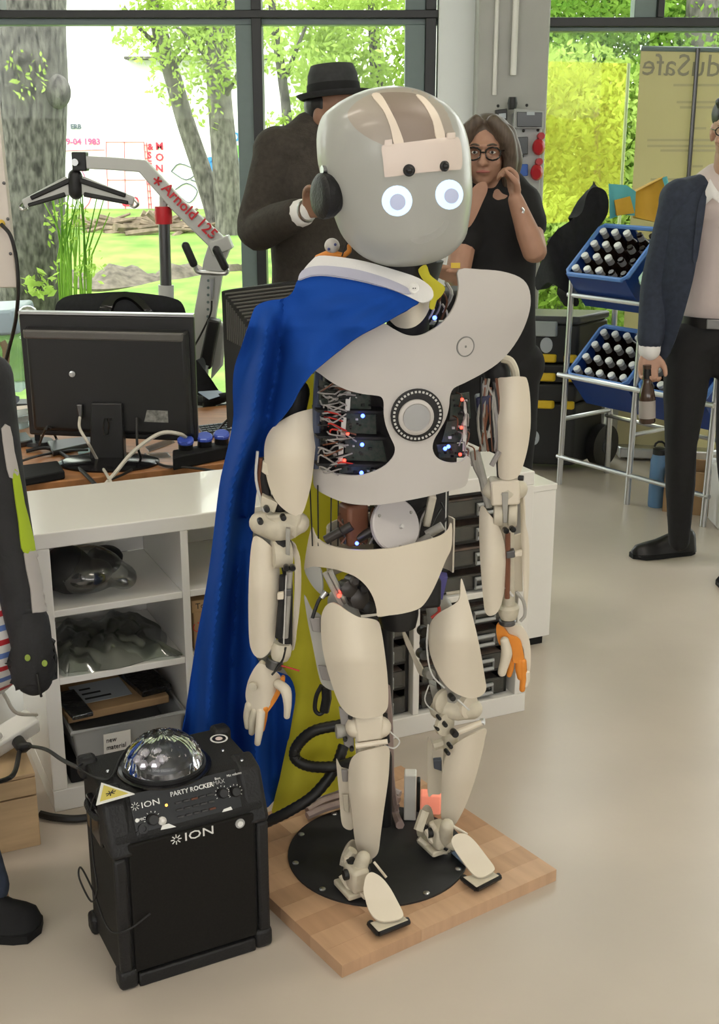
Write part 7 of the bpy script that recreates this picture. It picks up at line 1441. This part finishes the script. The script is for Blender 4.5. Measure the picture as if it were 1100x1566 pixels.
# ------------------------------------------------------------------ woman with glasses
WY2 = 4.35
m3 = thing('person', 'brown-haired person with dark glasses in black, one hand raised to the ear', 'person', (pY(765, 400, WY2).x, WY2, 0))
f = Vector((-.22, -1, -.06)).normalized(); hc = pY(744, 232, WY2); chs = pY(760, 335, WY2+.04); X0 = pY(758, 500, WY2).x
shL = pY(800, 310, WY2+.02); elL = pY(818, 385, WY2-.14); wrL = pY(789, 306, WY2-.15); shR = Vector((2*chs.x-shL.x-.01, WY2+.02, shL.z)); wrR = pY(704, 428, WY2-.32); elR = Vector((shR.x-.05, WY2-.12, wrR.z-.02))
pel = Vector((X0, WY2+.05, .95)); hpR = Vector((X0-.09, WY2+.03, .86)); hpL = Vector((X0+.09, WY2+.05, .86)); knR = Vector((X0-.09, WY2, .46)); knL = Vector((X0+.10, WY2+.03, .46)); anR = Vector((X0-.08, WY2+.03, .07)); anL = Vector((X0+.08, WY2+.07, .07))
b = MB(); ff = Vector((-.1, -1, 0)); b.limb([pel, pel.lerp(chs, .5), chs+Vector((0, 0, .04))], [.125, .11, .125], flat=.68, up=ff); b.limb([chs+Vector((-.0, 0, .08)), hc-Vector((0, -.01, .07))], [.055, .050]); P_, R_ = headshape(b, hc, f, .96); legs(b, hpL, knL, anL, hpR, knR, anR, .92)
for a, e, w_ in ((shR, elR, wrR), (shL, elL, wrL)): b.limb([a, a.lerp(e, .5), e, e.lerp(w_, .35), w_], [.050, .046, .042, .041, .027]); b.limb([chs+Vector((0, 0, .05)), a], [.07, .055])
hand(b, wrL, (pY(783, 262, WY2-.13)-wrL), Vector((-.9, -.3, 0)), Vector((.3, -1, .2)), 1.0, .9); hand(b, wrR, (pY(672, 412, WY2-.36)-wrR), Vector((-.1, -.6, -1)), Vector((.2, -.7, .8)), .5, .95)
b.obj('body', 'skin_a', m3, remesh=.006, relax=2); face(P_, R_, m3, .96, 'hair_brown')
b = MB(); s = .96; b.ell(P_(0, -.03, .045), (.088, .098, .082), R_); b.ell(P_(0, -.06, -.03), (.086, .060, .10), R_)
for sx in (-1, 1): b.limb([P_(sx*.03, .060, .105), P_(sx*.074, .052, .055), P_(sx*.088, .030, -.02), P_(sx*.082, .022, -.09), P_(sx*.070, .0, -.125)], [.024, .028, .026, .024, .012]); b.limb([P_(sx*.07, .0, .06), P_(sx*.092, -.02, -.03), P_(sx*.080, -.03, -.12)], [.034, .036, .022])
b.obj('hair', 'hair_brown', m3, remesh=.008, relax=1)
b = MB()
for sx in (-1, 1): b.tube([P_(sx*.034+.027*math.cos(k*.524), .101-.008*abs(math.cos(k*.524)), .0+.022*math.sin(k*.524)) for k in range(12)], .0032, 6, loop=True); b.tube([P_(sx*.061, .092, .008), P_(sx*.08, .02, .010)], .0028, 6)
b.tube([P_(-.008, .103, .005), P_(.008, .103, .005)], .003, 6); b.obj('glasses', 'black_gloss', m3)
b = MB(); b.limb([Vector((X0+.02, WY2+.05, .62)), pel, pel.lerp(chs, .5), chs, chs+Vector((.01, 0, .07))], [.150, .152, .142, .150, .11], flat=.72, up=ff, n=24)
for a, e in ((shR, elR), (shL, elL)): b.limb([a, a.lerp(e, .45)], [.066, .066]); b.limb([chs+Vector((0, 0, .06)), a], [.08, .066])
b.obj('shirt', 'black_cloth', m3, remesh=.012, relax=2)
tr = MB(); legs(tr, hpL, knL, anL, hpR, knR, anR, 1.05); tr.limb([hpR, hpL], [.10, .10]); tr.obj('trousers', 'black_cloth', m3, remesh=.014, relax=2)
plate('neckline', 'skin_a', m3, [(712, 320), (718, 296), (729, 282), (742, 278), (746, 290), (738, 310), (726, 336), (716, 348), (709, 340)], bul(730, 40, .04, WY2-.118), .004, 6)
for an in (anR, anL): shoe('shoe', on(an, 0)+Vector((.01, .05, 0)), on(an, 0)+Vector((-.02, -.18, 0)), 'leather_black', m3, .95)
rod([(798, 318), (801, 322), (800, 326)], WY2-.2, .004, 'steel', 'wrist_chain', m3, sm=3)
bg_ = thing('name_badge', 'small yellow-orange badge beside the hand behind the robot neck', 'badge', tuple(pY(697, 404, WY2-.4))); quadobj([(690, 402), (704, 402), (704, 410), (690, 410)], WY2-.41, .004, 'tag_yellow', 'card', bg_); rod([(683, 380), (680, 402)], WY2-.41, .004, 'ribbon_white', 'stick', bg_)
# ------------------------------------------------------------------ person at the left edge, mostly out of frame
LY2 = 2.42
m4 = thing('person', 'person in a black, grey and lime jacket over a striped shirt at the shelf end', 'person', (pZ(-60, 1400, 0).x, LY2-.02, 0))
shR = pY(-16, 575, LY2); elR = pY(16, 800, LY2); wrR = pY(52, 1030, LY2-.03); chs = shR+Vector((-.15, .03, -.08)); hc = chs+Vector((-.0, -.01, .30)); pel = Vector((chs.x+.02, LY2+.06, .68))
hpR, hpL = pel+Vector((.03, 0, -.04)), pel+Vector((-.10, .02, -.04)); knR = Vector((pel.x-.03, LY2-.03, .36)); knL = Vector((pel.x-.09, LY2, .36)); anR = Vector((pZ(-25, 1420, .06).x, 2.30, .07)); anL = Vector((pel.x-.10, LY2+.03, .07)); shL = chs+Vector((-.15, .02, .08)); elL = shL+Vector((-.05, -.02, -.25)); wrL = shL+Vector((-.04, -.14, -.44))
f = Vector((.55, -.84, 0)).normalized(); b = MB(); b.limb([pel, chs+Vector((0, 0, .04))], [.11, .12], flat=.68, up=f); b.limb([chs+Vector((0, 0, .07)), hc-Vector((0, 0, .07))], [.05, .046]); P_, R_ = headshape(b, hc, f, .95); legs(b, hpL, knL, anL, hpR, knR, anR, .85)
for a, e, w_ in ((shR, elR, wrR), (shL, elL, wrL)): b.limb([a, a.lerp(e, .5), e, e.lerp(w_, .35), w_], [.034, .030, .028, .026, .020]); b.limb([chs+Vector((0, 0, .05)), a], [.07, .04])
hand(b, wrL, Vector((0, -.2, -1)), Vector((1, 0, 0)), Vector((0, -1, 0)), .4, .85); hand(b, wrR-Vector((.012, -.01, -.14)), Vector((.06, 0, -1)), Vector((0, 1, 0)), Vector((1, 0, 0)), .3, .5)
b.obj('body', 'skin_b', m4, remesh=.006, relax=2); face(P_, R_, m4, .95)
b = MB(); b.ell(P_(0, -.02, .05), (.083, .098, .075), R_); b.ell(P_(0, -.05, .0), (.080, .06, .075), R_); b.obj('hair', 'hair_brown', m4, remesh=.008)
st_ = bpy.data.materials.new('striped_cotton'); st_.use_nodes = True; nt = st_.node_tree; tcn = nt.nodes.new('ShaderNodeTexCoord'); sx_ = nt.nodes.new('ShaderNodeSeparateXYZ'); mu = nt.nodes.new('ShaderNodeMath'); mu.operation = 'MULTIPLY'; mu.inputs[1].default_value = 16; fr = nt.nodes.new('ShaderNodeMath'); fr.operation = 'FRACT'; cr = nt.nodes.new('ShaderNodeValToRGB'); cr.color_ramp.interpolation = 'CONSTANT'
e = cr.color_ramp.elements; e[0].color = (.42, .02, .03, 1); e[0].position = 0; e[1].color = (.66, .64, .62, 1); e[1].position = .2
for p_, c_ in ((.5, (.10, .17, .42, 1)), (.7, (.66, .64, .62, 1))): q = e.new(p_); q.color = c_
nt.links.new(tcn.outputs['Object'], sx_.inputs[0]); nt.links.new(sx_.outputs[2], mu.inputs[0]); nt.links.new(mu.outputs[0], fr.inputs[0]); nt.links.new(fr.outputs[0], cr.inputs[0]); nt.links.new(cr.outputs[0], nt.nodes['Principled BSDF'].inputs['Base Color']); MATS['striped_cotton'] = st_
b = MB(); b.limb([pel+Vector((.01, 0, -.05)), pel+Vector((.005, 0, .1)), chs+Vector((0, 0, .05))], [.172, .160, .14], flat=.8, up=f, n=24); b.obj('striped_shirt', 'striped_cotton', m4, remesh=.010, relax=1)
tr = MB(); legs(tr, hpL, knL, anL+Vector((0, 0, .03)), hpR, knR, anR+Vector((0, 0, .03)), .98); tr.limb([hpR, hpL], [.10, .10]); tr.obj('trousers', mat('denim', (.03, .04, .07), .85, noise=.3, nscale=60), m4, remesh=.012, relax=1)
mat('jacket_black', (.015, .015, .017), .7, noise=.3, nscale=30, bump=.25, bscale=60); mat('jacket_grey', (.42, .39, .37), .75, noise=.08, nscale=10); mat('jacket_lime', (.36, .48, .02), .7, noise=.08, nscale=10)
sl = MB(); sl.limb([shR, pY(-2, 700, LY2), pY(16, 820, LY2), pY(36, 930, LY2-.01), pY(48, 985, LY2-.02), pY(52, 1035, LY2-.02)], [.046, .046, .046, .044, .042, .040], n=20); slv = sl.obj('jacket_sleeve', 'jacket_black', m4, ang=180)
b = MB(); b.limb([pel+Vector((0, .05, .05)), chs+Vector((0, .04, .06))], [.155, .145], flat=.5, up=f); b.limb([shL, elL, wrL], [.055, .05, .042]); b.obj('jacket_back', 'jacket_black', m4, remesh=.012, relax=1)
SB = BVHTree.FromPolygons(sl.v, sl.f)
def ssurf(off):
    def fn(px, py):
        r = ray(px, py).normalized(); h = SB.ray_cast(CAM, r)
        if h[0] is None:
            p, n, *_ = SB.find_nearest(pY(px, py, LY2-.01)); q = pY(px, py, p.y); return q+Vector((0, off*-.2, 0))
        n = h[1] if h[1].dot(r) < 0 else -h[1]; return h[0]+n*off
    return fn
plate('sleeve_panel', 'jacket_grey', slv, [(2, 655), (14, 652), (20, 690), (27, 722), (22, 728), (14, 730), (8, 700)], ssurf(.004), .004, 5, 2); plate('sleeve_panel', 'jacket_lime', slv, [(18, 726), (27, 722), (36, 770), (46, 810), (52, 843), (40, 846), (32, 838), (28, 800)], ssurf(.004), .004, 5, 2)
plate('sleeve_panel', 'jacket_grey', slv, [(36, 846), (54, 842), (58, 868), (66, 905), (70, 935), (54, 938), (49, 937), (46, 900)], ssurf(.004), .004, 5, 2); plate('cuff', 'jacket_black', slv, [(36, 938), (71, 934), (74, 978), (83, 982), (85, 1012), (82, 1032), (54, 1044), (24, 1056), (18, 1015), (26, 975)], ssurf(.008), .012, 6, 1, sm=False)
for x, y in ((43, 1003), (64, 1012)): p = ssurf(.011)(x, y); MB().lathe([(.0058, 0), (.0058, .003), (.004, .004)], p, CAM-p, 14, sy=1.2).obj('snap_button', mat('snap_green', (.20, .27, .03), .5), slv)
b = MB(); b.tube([pY(57, 1030, LY2-.07), pY(60, 1050, LY2-.07), pY(63, 1065, LY2-.06)], .003, 6, smooth=3); b.obj('drawcord', 'cable_black', slv)
shoe('shoe', pZ(-45, 1428, 0), pZ(64, 1420, .0), 'black_matte', m4, 1.15); shoe('shoe', on(anL, 0)+Vector((-.02, .06, 0)), on(anL, 0)+Vector((.10, -.12, 0)), 'black_matte', m4, 1.0)
